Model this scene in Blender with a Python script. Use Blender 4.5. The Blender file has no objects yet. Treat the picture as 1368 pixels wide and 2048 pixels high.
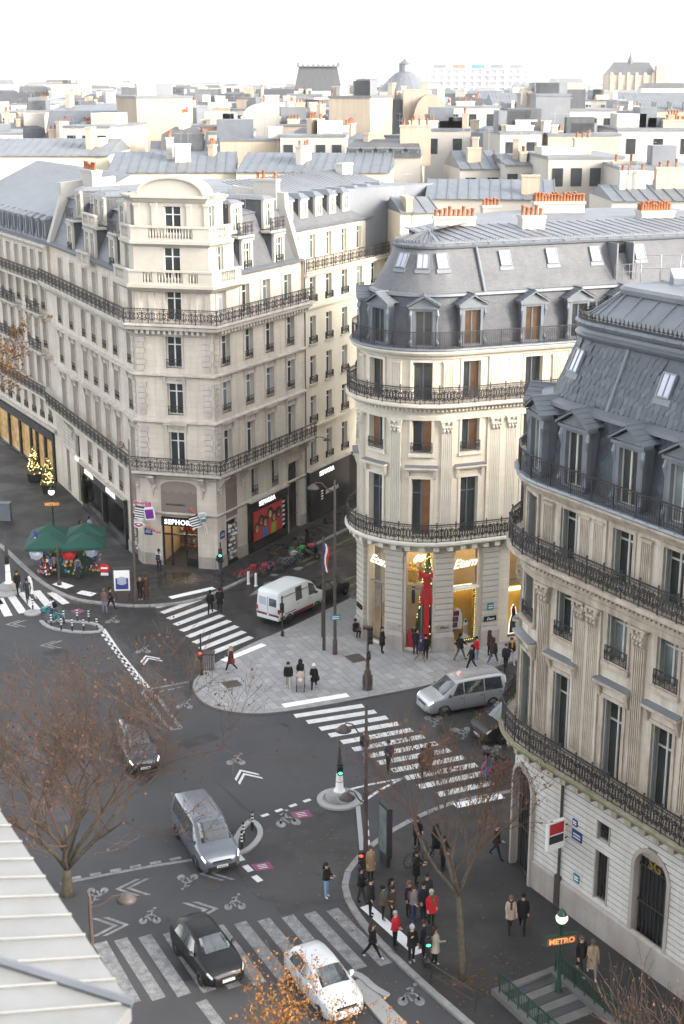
import bpy, math, random
from mathutils import Matrix, Vector
R = math.radians
random.seed(7)
scene = bpy.context.scene
COL = scene.collection
# ------------------------------------------------------------------ camera, sky, sun, exposure
CAM_H = 34.0
FOC = 50.0 / 36.0 * 2048.0
PITCH = math.atan(864.0 / FOC)
cam_d = bpy.data.cameras.new('camera'); cam = bpy.data.objects.new('camera', cam_d); COL.objects.link(cam)
cam.location = (0, 0, CAM_H); cam.rotation_euler = (math.pi / 2 - PITCH, 0, 0)
cam_d.sensor_fit = 'VERTICAL'; cam_d.sensor_height = 36.0; cam_d.sensor_width = 24.0; cam_d.lens = 50.0
cam_d.clip_start = 0.5; cam_d.clip_end = 20000.0
cam_d.dof.use_dof = True; cam_d.dof.focus_distance = 84.0; cam_d.dof.aperture_fstop = 1.4
scene.camera = cam
SUN_EL, SUN_AZ = R(22), R(119)      # azimuth from +Y towards +X: the sun stands low to the right and a little behind the camera
w = bpy.data.worlds.new('World'); scene.world = w; w.use_nodes = True
nt = w.node_tree; bg = nt.nodes['Background']
sky = nt.nodes.new('ShaderNodeTexSky'); sky.sky_type = 'NISHITA'; sky.sun_disc = False
sky.sun_elevation = SUN_EL; sky.sun_rotation = SUN_AZ; sky.altitude = 60; sky.air_density = 1.0; sky.dust_density = 2.0; sky.ozone_density = 1.0
hsv = nt.nodes.new('ShaderNodeHueSaturation'); hsv.inputs['Saturation'].default_value = 0.22   # thin white winter cloud veils the blue
nt.links.new(sky.outputs[0], hsv.inputs['Color']); nt.links.new(hsv.outputs[0], bg.inputs[0]); bg.inputs[1].default_value = 0.15
sl = bpy.data.lights.new('sun', 'SUN'); so = bpy.data.objects.new('sun', sl); COL.objects.link(so)
sl.energy = 1.0; sl.angle = R(14); sl.color = (1.0, 0.85, 0.67)
sd = Vector((math.sin(SUN_AZ) * math.cos(SUN_EL), math.cos(SUN_AZ) * math.cos(SUN_EL), math.sin(SUN_EL)))
so.rotation_euler = sd.to_track_quat('Z', 'Y').to_euler(); so.location = sd * 300
vs = scene.view_settings; vs.view_transform = 'Standard'; vs.look = 'None'; vs.gamma = 1.0; vs.use_curve_mapping = False; vs.exposure = 2.3
scene.render.engine = 'CYCLES'
cy = scene.cycles; cy.use_denoising = True; cy.use_adaptive_sampling = True; cy.adaptive_threshold = 0.025; cy.max_bounces = 5; cy.diffuse_bounces = 3; cy.glossy_bounces = 2; cy.transparent_max_bounces = 8; cy.transmission_bounces = 4; cy.volume_bounces = 1; cy.caustics_reflective = False; cy.caustics_refractive = False; cy.sample_clamp_indirect = 6.0

# ------------------------------------------------------------------ surveying: a pixel of the photograph as a real point on a known level or distance
_c, _s = math.cos(PITCH), math.sin(PITCH)
def _ray(px, py):
    a = (px - 684) / FOC; b = -(py - 1024) / FOC
    return a, _c + b * _s, -_s + b * _c
def G(px, py, z=0.0):
    d = _ray(px, py); t = (z - CAM_H) / d[2]; return (d[0] * t, d[1] * t)
def AT(px, py, Y):
    d = _ray(px, py); t = Y / d[1]; return (d[0] * t, Y, CAM_H + d[2] * t)

# ------------------------------------------------------------------ materials
MATS = {}
def mat(name, col, col2=None, scale=3.0, rough=0.8, metal=0.0, bump=0.0, bscale=None, streak=0.0, streak_col=(0.12, 0.105, 0.09), brick=None, emit=None, estr=0.0, spec=0.4, coat=0.0, fine=0.0, aniso=None, wet=None):
    """col..col2 blotches at `scale` per metre, optional vertical weather streaks, optional ashlar or slate courses on the UV map (metres)."""
    m = bpy.data.materials.new(name); m.use_nodes = True; t = m.node_tree; N = t.nodes; L = t.links
    b = N['Principled BSDF']; b.inputs['Roughness'].default_value = rough; b.inputs['Metallic'].default_value = metal
    b.inputs['Specular IOR Level'].default_value = spec; b.inputs['Coat Weight'].default_value = coat; b.inputs['Coat Roughness'].default_value = 0.05
    geo = N.new('ShaderNodeNewGeometry'); pos = geo.outputs['Position']
    def vec(sc):
        mp = N.new('ShaderNodeMapping'); mp.inputs['Scale'].default_value = sc; L.new(pos, mp.inputs['Vector']); return mp.outputs[0]
    def noise(v, s, det=4.0, rg=0.6):
        n = N.new('ShaderNodeTexNoise'); n.inputs['Scale'].default_value = s; n.inputs['Detail'].default_value = det; n.inputs['Roughness'].default_value = rg; L.new(v, n.inputs['Vector']); return n.outputs['Fac']
    def ramp(f, a, c):
        r = N.new('ShaderNodeMapRange'); r.inputs[1].default_value = a; r.inputs[2].default_value = c; L.new(f, r.inputs[0]); return r.outputs[0]
    def mix(f, a, c, mode='MIX'):
        x = N.new('ShaderNodeMix'); x.data_type = 'RGBA'; x.blend_type = mode
        for k, q in ((0, f), (6, a), (7, c)):
            if isinstance(q, (int, float)): x.inputs[k].default_value = q
            elif isinstance(q, tuple): x.inputs[k].default_value = (*q, 1)
            else: L.new(q, x.inputs[k])
        return x.outputs[2]
    if col2 is None: col2 = tuple(x * 0.82 for x in col)
    f1 = ramp(noise(vec((scale,) * 3), 1.0), 0.3, 0.7); out = mix(f1, col, col2)
    hgt = None
    if fine:
        f3 = noise(vec((1, 1, 1)), 28.0, 2.0); out = mix(ramp(f3, 0.35, 0.65), out, mix(fine, out, (0.0, 0.0, 0.0)))
    if brick:
        bw, rh, mo, c2, cm = brick
        uv = N.new('ShaderNodeUVMap'); br = N.new('ShaderNodeTexBrick'); L.new(uv.outputs[0], br.inputs['Vector'])
        br.inputs['Scale'].default_value = 1.0; br.inputs['Brick Width'].default_value = bw; br.inputs['Row Height'].default_value = rh; br.inputs['Mortar Size'].default_value = mo; br.inputs['Mortar Smooth'].default_value = 0.2; br.inputs['Bias'].default_value = 0.0
        br.inputs['Color1'].default_value = (1, 1, 1, 1); br.inputs['Color2'].default_value = (*c2, 1); br.inputs['Mortar'].default_value = (*cm, 1)
        out = mix(1.0, out, br.outputs['Color'], 'MULTIPLY'); hgt = br.outputs['Fac']
    if streak:
        f2 = ramp(noise(vec((2.2, 2.2, 0.16)), 1.0, 5.0, 0.65), 0.45, 0.78)
        mm = N.new('ShaderNodeMath'); mm.operation = 'MULTIPLY'; mm.inputs[1].default_value = streak; L.new(f2, mm.inputs[0])
        out = mix(mm.outputs[0], out, streak_col)
    L.new(out, b.inputs['Base Color'])
    if wet:
        rr = N.new('ShaderNodeMapRange'); rr.inputs[1].default_value = 0.42; rr.inputs[2].default_value = 0.6; rr.inputs[3].default_value = wet; rr.inputs[4].default_value = rough
        L.new(noise(vec((0.35,) * 3), 1.0), rr.inputs[0]); L.new(rr.outputs[0], b.inputs['Roughness'])
    if bump:
        bp = N.new('ShaderNodeBump'); bp.inputs['Strength'].default_value = min(1.0, bump); bp.inputs['Distance'].default_value = 0.03
        nb = noise(vec((1, 1, 1)), bscale or 9.0, 3.0)
        if hgt is not None:
            q = N.new('ShaderNodeMath'); q.operation = 'SUBTRACT'; L.new(nb, q.inputs[0]); L.new(hgt, q.inputs[1]); nb = q.outputs[0]
        L.new(nb, bp.inputs['Height']); L.new(bp.outputs[0], b.inputs['Normal'])
    if emit:
        b.inputs['Emission Color'].default_value = (*emit, 1); b.inputs['Emission Strength'].default_value = estr
    MATS[name] = m; return m
def clear_glass(name, tint, refl=0.12, rough=0.02):
    m = bpy.data.materials.new(name); m.use_nodes = True; t = m.node_tree; N = t.nodes; N.remove(N['Principled BSDF'])
    tr = N.new('ShaderNodeBsdfTransparent'); tr.inputs[0].default_value = (*tint, 1); gl = N.new('ShaderNodeBsdfGlossy'); gl.inputs['Roughness'].default_value = rough
    fr = N.new('ShaderNodeLayerWeight'); fr.inputs[0].default_value = 0.08; ad = N.new('ShaderNodeMath'); ad.operation = 'ADD'; ad.inputs[1].default_value = refl; ad.use_clamp = True
    t.links.new(fr.outputs['Fresnel'], ad.inputs[0]); mx = N.new('ShaderNodeMixShader')
    t.links.new(ad.outputs[0], mx.inputs[0]); t.links.new(tr.outputs[0], mx.inputs[1]); t.links.new(gl.outputs[0], mx.inputs[2]); t.links.new(mx.outputs[0], N['Material Output'].inputs[0])
    MATS[name] = m; return m
ASH = (0.95, 0.40, 0.008, (0.93, 0.925, 0.91), (0.78, 0.75, 0.71))
SLT = (0.26, 0.13, 0.008, (0.84, 0.86, 0.89), (0.60, 0.61, 0.63))
mat('stone_grey', (0.64, 0.585, 0.505), (0.54, 0.485, 0.41), 0.5, 0.88, bump=0.25, streak=0.55, streak_col=(0.30, 0.26, 0.22), brick=ASH)
mat('stone_trim', (0.56, 0.52, 0.46), (0.44, 0.40, 0.35), 1.2, 0.88, bump=0.3, streak=0.6, streak_col=(0.22, 0.195, 0.17))
mat('stone_clean', (0.66, 0.595, 0.49), (0.60, 0.535, 0.435), 0.8, 0.85, bump=0.2, streak=0.18, streak_col=(0.35, 0.30, 0.24), brick=ASH)
mat('stone_clean_trim', (0.64, 0.60, 0.52), (0.56, 0.52, 0.44), 1.5, 0.85, bump=0.25, streak=0.28, streak_col=(0.30, 0.26, 0.21))
mat('stone_sooty', (0.60, 0.55, 0.47), (0.50, 0.45, 0.37), 0.9, 0.9, bump=0.3, streak=0.7, streak_col=(0.17, 0.145, 0.12), brick=ASH)
mat('stone_sooty_trim', (0.50, 0.44, 0.355), (0.34, 0.29, 0.23), 1.6, 0.9, bump=0.3, streak=0.75, streak_col=(0.15, 0.13, 0.105))
mat('stone_pale', (0.62, 0.60, 0.57), (0.54, 0.52, 0.49), 0.9, 0.85, bump=0.2, streak=0.35, streak_col=(0.30, 0.27, 0.24))
mat('stone_plinth', (0.40, 0.37, 0.34), (0.33, 0.29, 0.26), 1.1, 0.75, bump=0.2, streak=0.4, streak_col=(0.17, 0.15, 0.13))
mat('stone_white', (0.47, 0.44, 0.385), (0.41, 0.385, 0.335), 0.9, 0.8, bump=0.1, streak=0.22, streak_col=(0.38, 0.34, 0.28))
mat('render_cream', (0.62, 0.56, 0.45), (0.55, 0.50, 0.40), 0.6, 0.85, bump=0.1, streak=0.22, streak_col=(0.36, 0.32, 0.25))
mat('render_white', (0.44, 0.42, 0.385), (0.36, 0.34, 0.31), 0.15, 0.85, streak=0.35, streak_col=(0.42, 0.38, 0.32))
mat('render_beige', (0.42, 0.35, 0.27), (0.34, 0.28, 0.22), 0.15, 0.9, streak=0.3)
mat('brick_red', (0.25, 0.14, 0.09), (0.20, 0.115, 0.08), 0.8, 0.9, brick=(0.5, 0.2, 0.03, (0.8, 0.8, 0.8), (1.3, 1.2, 1.1)))
mat('slate', (0.115, 0.122, 0.135), (0.09, 0.095, 0.106), 1.5, 0.55, bump=0.5, brick=SLT, streak=0.15, streak_col=(0.25, 0.24, 0.22))
mat('slate_warm', (0.128, 0.130, 0.137), (0.102, 0.105, 0.112), 0.9, 0.6, bump=0.5, brick=SLT, streak=0.25, streak_col=(0.22, 0.21, 0.19))
mat('slate_scale', (0.062, 0.074, 0.090), (0.044, 0.052, 0.064), 4.0, 0.5, bump=0.15)
mat('slate_scale_pale', (0.085, 0.098, 0.116), (0.066, 0.076, 0.092), 4.0, 0.5, bump=0.15)
mat('zinc', (0.155, 0.17, 0.19), (0.12, 0.133, 0.152), 0.8, 0.5, metal=0.15, streak=0.3, streak_col=(0.11, 0.115, 0.12))
mat('zinc_pale', (0.185, 0.197, 0.213), (0.14, 0.15, 0.166), 0.4, 0.55, metal=0.1, streak=0.3, streak_col=(0.13, 0.135, 0.14))
mat('zinc_dark', (0.18, 0.20, 0.225), (0.14, 0.155, 0.175), 1.0, 0.45, metal=0.3, streak=0.3, streak_col=(0.30, 0.29, 0.27))
mat('iron', (0.022, 0.021, 0.024), (0.035, 0.032, 0.034), 3.0, 0.5, spec=0.5)
mat('iron_rust', (0.07, 0.055, 0.05), (0.05, 0.042, 0.04), 3.0, 0.55)
mat('post_brown', (0.075, 0.055, 0.045), (0.055, 0.045, 0.04), 3.0, 0.45)
mat('frame_white', (0.68, 0.68, 0.65), (0.62, 0.62, 0.6), 2.0, 0.5)
mat('frame_grey', (0.105, 0.135, 0.16), (0.09, 0.115, 0.135), 2.0, 0.5)
mat('frame_pale', (0.52, 0.51, 0.46), (0.44, 0.43, 0.38), 2.0, 0.55)
mat('shutter', (0.30, 0.325, 0.31), (0.25, 0.27, 0.26), 2.0, 0.6)
mat('glass_dark', (0.020, 0.026, 0.030), (0.045, 0.05, 0.05), 0.6, 0.04, spec=0.7)
mat('glass_curtain', (0.20, 0.235, 0.235), (0.08, 0.10, 0.105), 0.9, 0.06, spec=0.7)
mat('glass_green', (0.10, 0.13, 0.11), (0.03, 0.04, 0.04), 1.0, 0.05, spec=0.7)
mat('glass_warm', (0.10, 0.065, 0.04), (0.03, 0.022, 0.018), 1.3, 0.05, spec=0.6, emit=(0.75, 0.33, 0.12), estr=0.03)
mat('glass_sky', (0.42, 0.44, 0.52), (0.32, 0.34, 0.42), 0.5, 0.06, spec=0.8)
mat('glass_car', (0.025, 0.034, 0.04), (0.05, 0.06, 0.065), 1.6, 0.03, spec=1.0, coat=0.7)
mat('terracotta', (0.36, 0.135, 0.06), (0.26, 0.10, 0.05), 2.5, 0.85)
mat('asphalt', (0.070, 0.070, 0.074), (0.050, 0.050, 0.054), 0.22, 0.85, bump=0.25, bscale=40.0, fine=0.25)
mat('asphalt_old', (0.040, 0.039, 0.041), (0.028, 0.027, 0.029), 0.4, 0.62, bump=0.25, bscale=40.0, fine=0.25, wet=0.30)
mat('asphalt_walk', (0.040, 0.039, 0.039), (0.028, 0.027, 0.028), 0.5, 0.75, bump=0.2, bscale=30.0, fine=0.25, wet=0.45)
mat('asphalt_wet', (0.030, 0.029, 0.030), (0.022, 0.021, 0.022), 0.6, 0.6, bump=0.12, bscale=30.0, fine=0.2, wet=0.12)
mat('kerb_granite', (0.30, 0.295, 0.29), (0.20, 0.195, 0.19), 2.0, 0.7, bump=0.1)
mat('paver', (0.30, 0.30, 0.30), (0.265, 0.265, 0.265), 1.2, 0.75, bump=0.1, fine=0.1)
mat('paver_dark', (0.265, 0.265, 0.268), (0.24, 0.24, 0.242), 1.2, 0.75, bump=0.1, fine=0.1)
mat('paver_light', (0.34, 0.34, 0.335), (0.30, 0.30, 0.297), 1.2, 0.75, bump=0.1, fine=0.1)
mat('paver_bed', (0.15, 0.145, 0.14), (0.11, 0.105, 0.10), 1.2, 0.9)
mat('paint_white', (0.74, 0.74, 0.72), (0.56, 0.56, 0.55), 2.2, 0.7, fine=0.25)
mat('paint_bright', (0.82, 0.82, 0.81), (0.76, 0.76, 0.75), 2.2, 0.7)
mat('paint_worn', (0.36, 0.36, 0.36), (0.15, 0.15, 0.155), 2.6, 0.75, fine=0.5)
mat('paint_magenta', (0.26, 0.07, 0.145), (0.19, 0.06, 0.11), 3.0, 0.7, fine=0.3)
mat('paint_yellow', (0.42, 0.33, 0.08), (0.28, 0.22, 0.07), 3.0, 0.7, fine=0.3)
mat('black_panel', (0.012, 0.012, 0.013), (0.018, 0.018, 0.019), 1.0, 0.25, spec=0.5)
mat('taupe_panel', (0.26, 0.215, 0.185), (0.23, 0.19, 0.165), 0.5, 0.7)
mat('taupe_dark', (0.20, 0.165, 0.14), (0.18, 0.15, 0.125), 0.5, 0.7)
mat('letter_white', (0.8, 0.8, 0.8), (0.8, 0.8, 0.8), 1.0, 0.5, emit=(1, 1, 1), estr=0.3)
mat('neon_warm', (0.9, 0.8, 0.65), (0.9, 0.8, 0.65), 1.0, 0.5, emit=(1.0, 0.86, 0.66), estr=0.32)
mat('plain_white', (0.75, 0.75, 0.74), (0.7, 0.7, 0.69), 1.0, 0.5)
mat('plain_black', (0.015, 0.015, 0.016), (0.02, 0.02, 0.02), 1.0, 0.5)
mat('plain_red', (0.45, 0.015, 0.02), (0.36, 0.012, 0.016), 2.0, 0.6)
mat('plain_blue', (0.02, 0.05, 0.22), (0.015, 0.04, 0.18), 2.0, 0.5)
mat('flag_blue', (0.02, 0.045, 0.22), (0.02, 0.04, 0.18), 2.0, 0.8)
mat('plain_green', (0.02, 0.09, 0.05), (0.015, 0.07, 0.04), 2.0, 0.6)
mat('metro_green', (0.015, 0.06, 0.04), (0.012, 0.045, 0.03), 2.0, 0.4)
mat('canvas_green', (0.008, 0.062, 0.046), (0.006, 0.05, 0.037), 1.0, 0.8)
mat('tyre', (0.018, 0.018, 0.018), (0.025, 0.025, 0.025), 4.0, 0.85)
mat('alloy', (0.35, 0.36, 0.37), (0.22, 0.22, 0.23), 4.0, 0.35, metal=0.7)
mat('lamp_clear', (0.6, 0.62, 0.65), (0.4, 0.42, 0.45), 6.0, 0.08, spec=0.8)
mat('lamp_lit', (0.9, 0.9, 0.85), (0.9, 0.9, 0.85), 1.0, 0.3, emit=(0.95, 1.0, 0.85), estr=0.5)
mat('lamp_red', (0.30, 0.01, 0.012), (0.22, 0.01, 0.01), 4.0, 0.15)
mat('globe_lit', (0.9, 0.9, 0.85), (0.9, 0.9, 0.85), 1.0, 0.3, emit=(0.95, 1.0, 0.82), estr=0.6)
mat('globe_warm', (0.85, 0.75, 0.6), (0.85, 0.75, 0.6), 1.0, 0.3, emit=(1.0, 0.88, 0.68), estr=0.28)
mat('metro_red', (0.28, 0.05, 0.03), (0.22, 0.04, 0.025), 2.0, 0.5)
mat('metro_letter', (0.7, 0.35, 0.12), (0.7, 0.35, 0.12), 1.0, 0.5, emit=(1.0, 0.62, 0.25), estr=0.06)
mat('signal_green', (0.05, 0.8, 0.45), (0.05, 0.8, 0.45), 1.0, 0.4, emit=(0.05, 1.0, 0.55), estr=0.9)
mat('signal_red', (0.8, 0.05, 0.03), (0.8, 0.05, 0.03), 1.0, 0.4, emit=(1.0, 0.05, 0.03), estr=0.9)
mat('signal_amber', (0.8, 0.4, 0.05), (0.8, 0.4, 0.05), 1.0, 0.4, emit=(1.0, 0.45, 0.05), estr=0.6)
mat('signal_off', (0.03, 0.03, 0.03), (0.03, 0.03, 0.03), 1.0, 0.3)
mat('bark', (0.105, 0.085, 0.062), (0.055, 0.048, 0.038), 5.0, 0.9, bump=0.5, bscale=14.0)
mat('twig', (0.115, 0.075, 0.052), (0.075, 0.052, 0.04), 3.0, 0.9)
mat('leaf_rust', (0.15, 0.058, 0.024), (0.10, 0.042, 0.02), 6.0, 0.7)
mat('leaf_gold', (0.26, 0.12, 0.018), (0.19, 0.065, 0.013), 6.0, 0.7)
mat('leaf_green', (0.05, 0.085, 0.025), (0.035, 0.06, 0.018), 5.0, 0.7)
mat('leaf_litter', (0.13, 0.065, 0.03), (0.19, 0.11, 0.04), 9.0, 0.8)
mat('soil', (0.085, 0.05, 0.032), (0.06, 0.04, 0.028), 4.0, 0.95)
mat('grate', (0.030, 0.026, 0.025), (0.045, 0.036, 0.03), 6.0, 0.7)
mat('moss', (0.13, 0.14, 0.06), (0.25, 0.23, 0.17), 2.0, 0.9)
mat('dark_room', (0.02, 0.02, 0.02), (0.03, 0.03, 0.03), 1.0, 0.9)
mat('shop_wall', (0.62, 0.46, 0.26), (0.50, 0.36, 0.20), 1.0, 0.7)
mat('shop_floor', (0.45, 0.36, 0.24), (0.36, 0.28, 0.18), 0.8, 0.3)
mat('shop_lamp', (1, 0.9, 0.7), (1, 0.9, 0.7), 1.0, 0.5, emit=(1.0, 0.82, 0.56), estr=2.6)
mat('shop_lamp_soft', (1, 0.9, 0.7), (1, 0.9, 0.7), 1.0, 0.5, emit=(1.0, 0.80, 0.50), estr=1.2)
mat('wood_yellow', (0.62, 0.38, 0.06), (0.52, 0.30, 0.04), 1.5, 0.6)
mat('fairy_light', (1, 0.8, 0.4), (1, 0.8, 0.4), 1.0, 0.5, emit=(1.0, 0.72, 0.25), estr=0.9)
mat('gold', (0.45, 0.30, 0.08), (0.40, 0.26, 0.07), 1.0, 0.35, metal=0.6)
mat('warm_window', (0.4, 0.28, 0.12), (0.10, 0.06, 0.03), 1.2, 0.2, emit=(0.80, 0.48, 0.16), estr=0.07)
clear_glass('shop_glass', (0.95, 0.96, 0.95), 0.03)
clear_glass('bus_glass', (0.55, 0.66, 0.66), 0.10)

# ------------------------------------------------------------------ mesh builder
class MB:
    def __init__(s): s.v = []; s.f = []; s.m = []; s.u = []
    def face(s, pts, m=0, uv=None):
        i = len(s.v); s.v.extend(pts); s.f.append(tuple(range(i, i + len(pts)))); s.m.append(m); s.u.append(uv)
    def mesh(s, verts, faces, m=0):
        i = len(s.v); s.v.extend(verts)
        for f in faces: s.f.append(tuple(i + k for k in f)); s.m.append(m); s.u.append(None)
    def hexa(s, p, m=0):           # 8 corners: bottom ring 0-3, top ring 4-7
        s.mesh(p, [(3, 2, 1, 0), (4, 5, 6, 7), (0, 1, 5, 4), (1, 2, 6, 5), (2, 3, 7, 6), (3, 0, 4, 7)], m)
    def box(s, x0, x1, y0, y1, z0, z1, m=0, T=None):
        p = [(x0, y0, z0), (x1, y0, z0), (x1, y1, z0), (x0, y1, z0), (x0, y0, z1), (x1, y0, z1), (x1, y1, z1), (x0, y1, z1)]
        if T: p = [T(*q) for q in p]
        s.hexa(p, m)
    def taper(s, x0, x1, y0, y1, z0, X0, X1, Y0, Y1, z1, m=0):
        s.hexa([(x0, y0, z0), (x1, y0, z0), (x1, y1, z0), (x0, y1, z0), (X0, Y0, z1), (X1, Y0, z1), (X1, Y1, z1), (X0, Y1, z1)], m)
    def tube(s, a, b, r0, r1=None, n=6, m=0, caps=True):
        a = Vector(a); b = Vector(b); r1 = r0 if r1 is None else r1; d = b - a
        if d.length < 1e-6: return
        z = d.normalized(); x = z.orthogonal().normalized(); y = z.cross(x)
        ring = lambda c, r: [tuple(c + (x * math.cos(2 * math.pi * k / n) + y * math.sin(2 * math.pi * k / n)) * r) for k in range(n)]
        fs = [(k, (k + 1) % n, n + (k + 1) % n, n + k) for k in range(n)]
        if caps: fs += [tuple(range(n))[::-1], tuple(range(n, 2 * n))]
        s.mesh(ring(a, r0) + ring(b, r1), fs, m)
    def path(s, pts, rads, n=6, m=0):
        k = len(pts); rads = rads if isinstance(rads, (list, tuple)) else [rads] * k
        P = [Vector(p) for p in pts]; V = []; up = None
        for i in range(k):
            d = (P[min(i + 1, k - 1)] - P[max(i - 1, 0)])
            d = d.normalized() if d.length > 1e-9 else Vector((0, 0, 1))
            x = d.orthogonal().normalized() if up is None else (up - d * up.dot(d))
            x = x.normalized() if x.length > 1e-6 else d.orthogonal().normalized()
            up = x; y = d.cross(x)
            V += [tuple(P[i] + (x * math.cos(2 * math.pi * j / n) + y * math.sin(2 * math.pi * j / n)) * rads[i]) for j in range(n)]
        fs = [(i * n + j, i * n + (j + 1) % n, (i + 1) * n + (j + 1) % n, (i + 1) * n + j) for i in range(k - 1) for j in range(n)]
        fs += [tuple(range(n))[::-1], tuple(range((k - 1) * n, k * n))]
        s.mesh(V, fs, m)
    def lathe(s, prof, n=12, c=(0, 0, 0), m=0, a0=0.0, a1=None):
        full = a1 is None; a1 = a0 + 2 * math.pi if full else a1; K = n if full else n + 1
        V = [(c[0] + r * math.cos(a0 + (a1 - a0) * j / n), c[1] + r * math.sin(a0 + (a1 - a0) * j / n), c[2] + z) for r, z in prof for j in range(K)]
        fs = [(i * K + j, i * K + (j + 1) % K, (i + 1) * K + (j + 1) % K, (i + 1) * K + j) for i in range(len(prof) - 1) for j in range(n)]
        s.mesh(V, fs, m)
    def ball(s, c, r, n=8, m=0, sz=1.0):
        s.lathe([(max(1e-4, r * math.sin(math.pi * i / (n // 2 + 1))), -r * sz * math.cos(math.pi * i / (n // 2 + 1))) for i in range(n // 2 + 2)], n, c, m)
    def extrude(s, poly, z0, z1, m=0, mside=None):
        n = len(poly); s.mesh([(x, y, z0) for x, y in poly] + [(x, y, z1) for x, y in poly], [tuple(range(n, 2 * n))], m)
        s.mesh([(x, y, z0) for x, y in poly] + [(x, y, z1) for x, y in poly], [(i, (i + 1) % n, n + (i + 1) % n, n + i) for i in range(n)] + [tuple(range(n))[::-1]], m if mside is None else mside)
    def plate(s, poly, y0, y1, m=0):      # polygon in x,z given thickness in y
        n = len(poly); s.mesh([(x, y0, z) for x, z in poly] + [(x, y1, z) for x, z in poly], [tuple(range(n)), tuple(range(n, 2 * n))[::-1]] + [(i, n + i, n + (i + 1) % n, (i + 1) % n) for i in range(n)], m)
    def data(s, name, mats, smooth=False):
        me = bpy.data.meshes.new(name); me.from_pydata(s.v, [], s.f)
        for q in (mats if isinstance(mats, (list, tuple)) else [mats]): me.materials.append(MATS[q])
        if any(s.m): me.polygons.foreach_set('material_index', s.m)
        if any(u is not None for u in s.u):
            ul = me.uv_layers.new(name='UVMap'); fl = []
            for f, u in zip(s.f, s.u):
                if u is None: fl.extend([0.0, 0.0] * len(f))
                else:
                    for q in u: fl.extend(q)
            ul.data.foreach_set('uv', fl)
        if smooth: me.polygons.foreach_set('use_smooth', [True] * len(me.polygons))
        me.update(); return me
    def build(s, name, mats, parent=None, smooth=False, mw=None):
        return link(name, s.data(name, mats, smooth), parent, mw)
def link(name, me, parent=None, mw=None):
    o = bpy.data.objects.new(name, me); COL.objects.link(o)
    if parent is not None: o.parent = parent
    if mw is not None: o.matrix_local = mw
    return o
def empty(name, loc=(0, 0, 0), rz=0.0, parent=None):
    o = bpy.data.objects.new(name, None); COL.objects.link(o); o.empty_display_size = 0.3
    o.location = loc; o.rotation_euler = (0, 0, rz)
    if parent is not None: o.parent = parent
    return o
def tag(o, label, cat, group=None, kind=None):
    o['label'] = label; o['category'] = cat
    if group: o['group'] = group
    if kind: o['kind'] = kind
    return o
def struct(o, kind='structure'): o['kind'] = kind; return o
CACHE = {}
TMP = bpy.data.scenes.new('workshop')            # a side scene in which text and skinned bodies are evaluated cheaply
def bake(o):
    TMP.collection.objects.link(o); TMP.view_layers[0].update(); me = bpy.data.meshes.new_from_object(o.evaluated_get(TMP.view_layers[0].depsgraph)); bpy.data.objects.remove(o); return me
def cached(key, fn):
    if key not in CACHE: CACHE[key] = fn()
    return CACHE[key]
def kids(o): return [c for c in COL.objects if c.parent is o]
def copy_tree(o, loc, rz, label=None, chmap=None):
    """copy a thing with its parts and sub-parts; mesh data shared."""
    c = o.copy(); COL.objects.link(c); c.location = loc; c.rotation_euler = (0, 0, rz)
    if label: c['label'] = label
    def rec(a, b):
        for ch in a.children:
            d = ch.copy(); COL.objects.link(d); d.parent = b; d.matrix_parent_inverse = ch.matrix_parent_inverse.copy(); rec(ch, d)
    rec(o, c); return c
def text_mesh(txt, size, depth, matn, italic=0.0, bold=0.0, align='CENTER', space=1.0):
    key = ('txt', txt, size, depth, matn, italic, bold, align, space)
    if key in CACHE: return CACHE[key]
    cu = bpy.data.curves.new('lettering', 'FONT'); cu.body = txt; cu.size = size; cu.extrude = depth; cu.align_x = align; cu.align_y = 'CENTER'; cu.shear = italic; cu.offset = bold; cu.resolution_u = 3; cu.space_character = space
    me = bake(bpy.data.objects.new('lettering', cu)); bpy.data.curves.remove(cu)
    me.materials.clear(); me.materials.append(MATS[matn]); me.transform(Matrix.Rotation(math.pi / 2, 4, 'X'))   # stands upright, faces -Y
    CACHE[key] = me; return me

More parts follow.
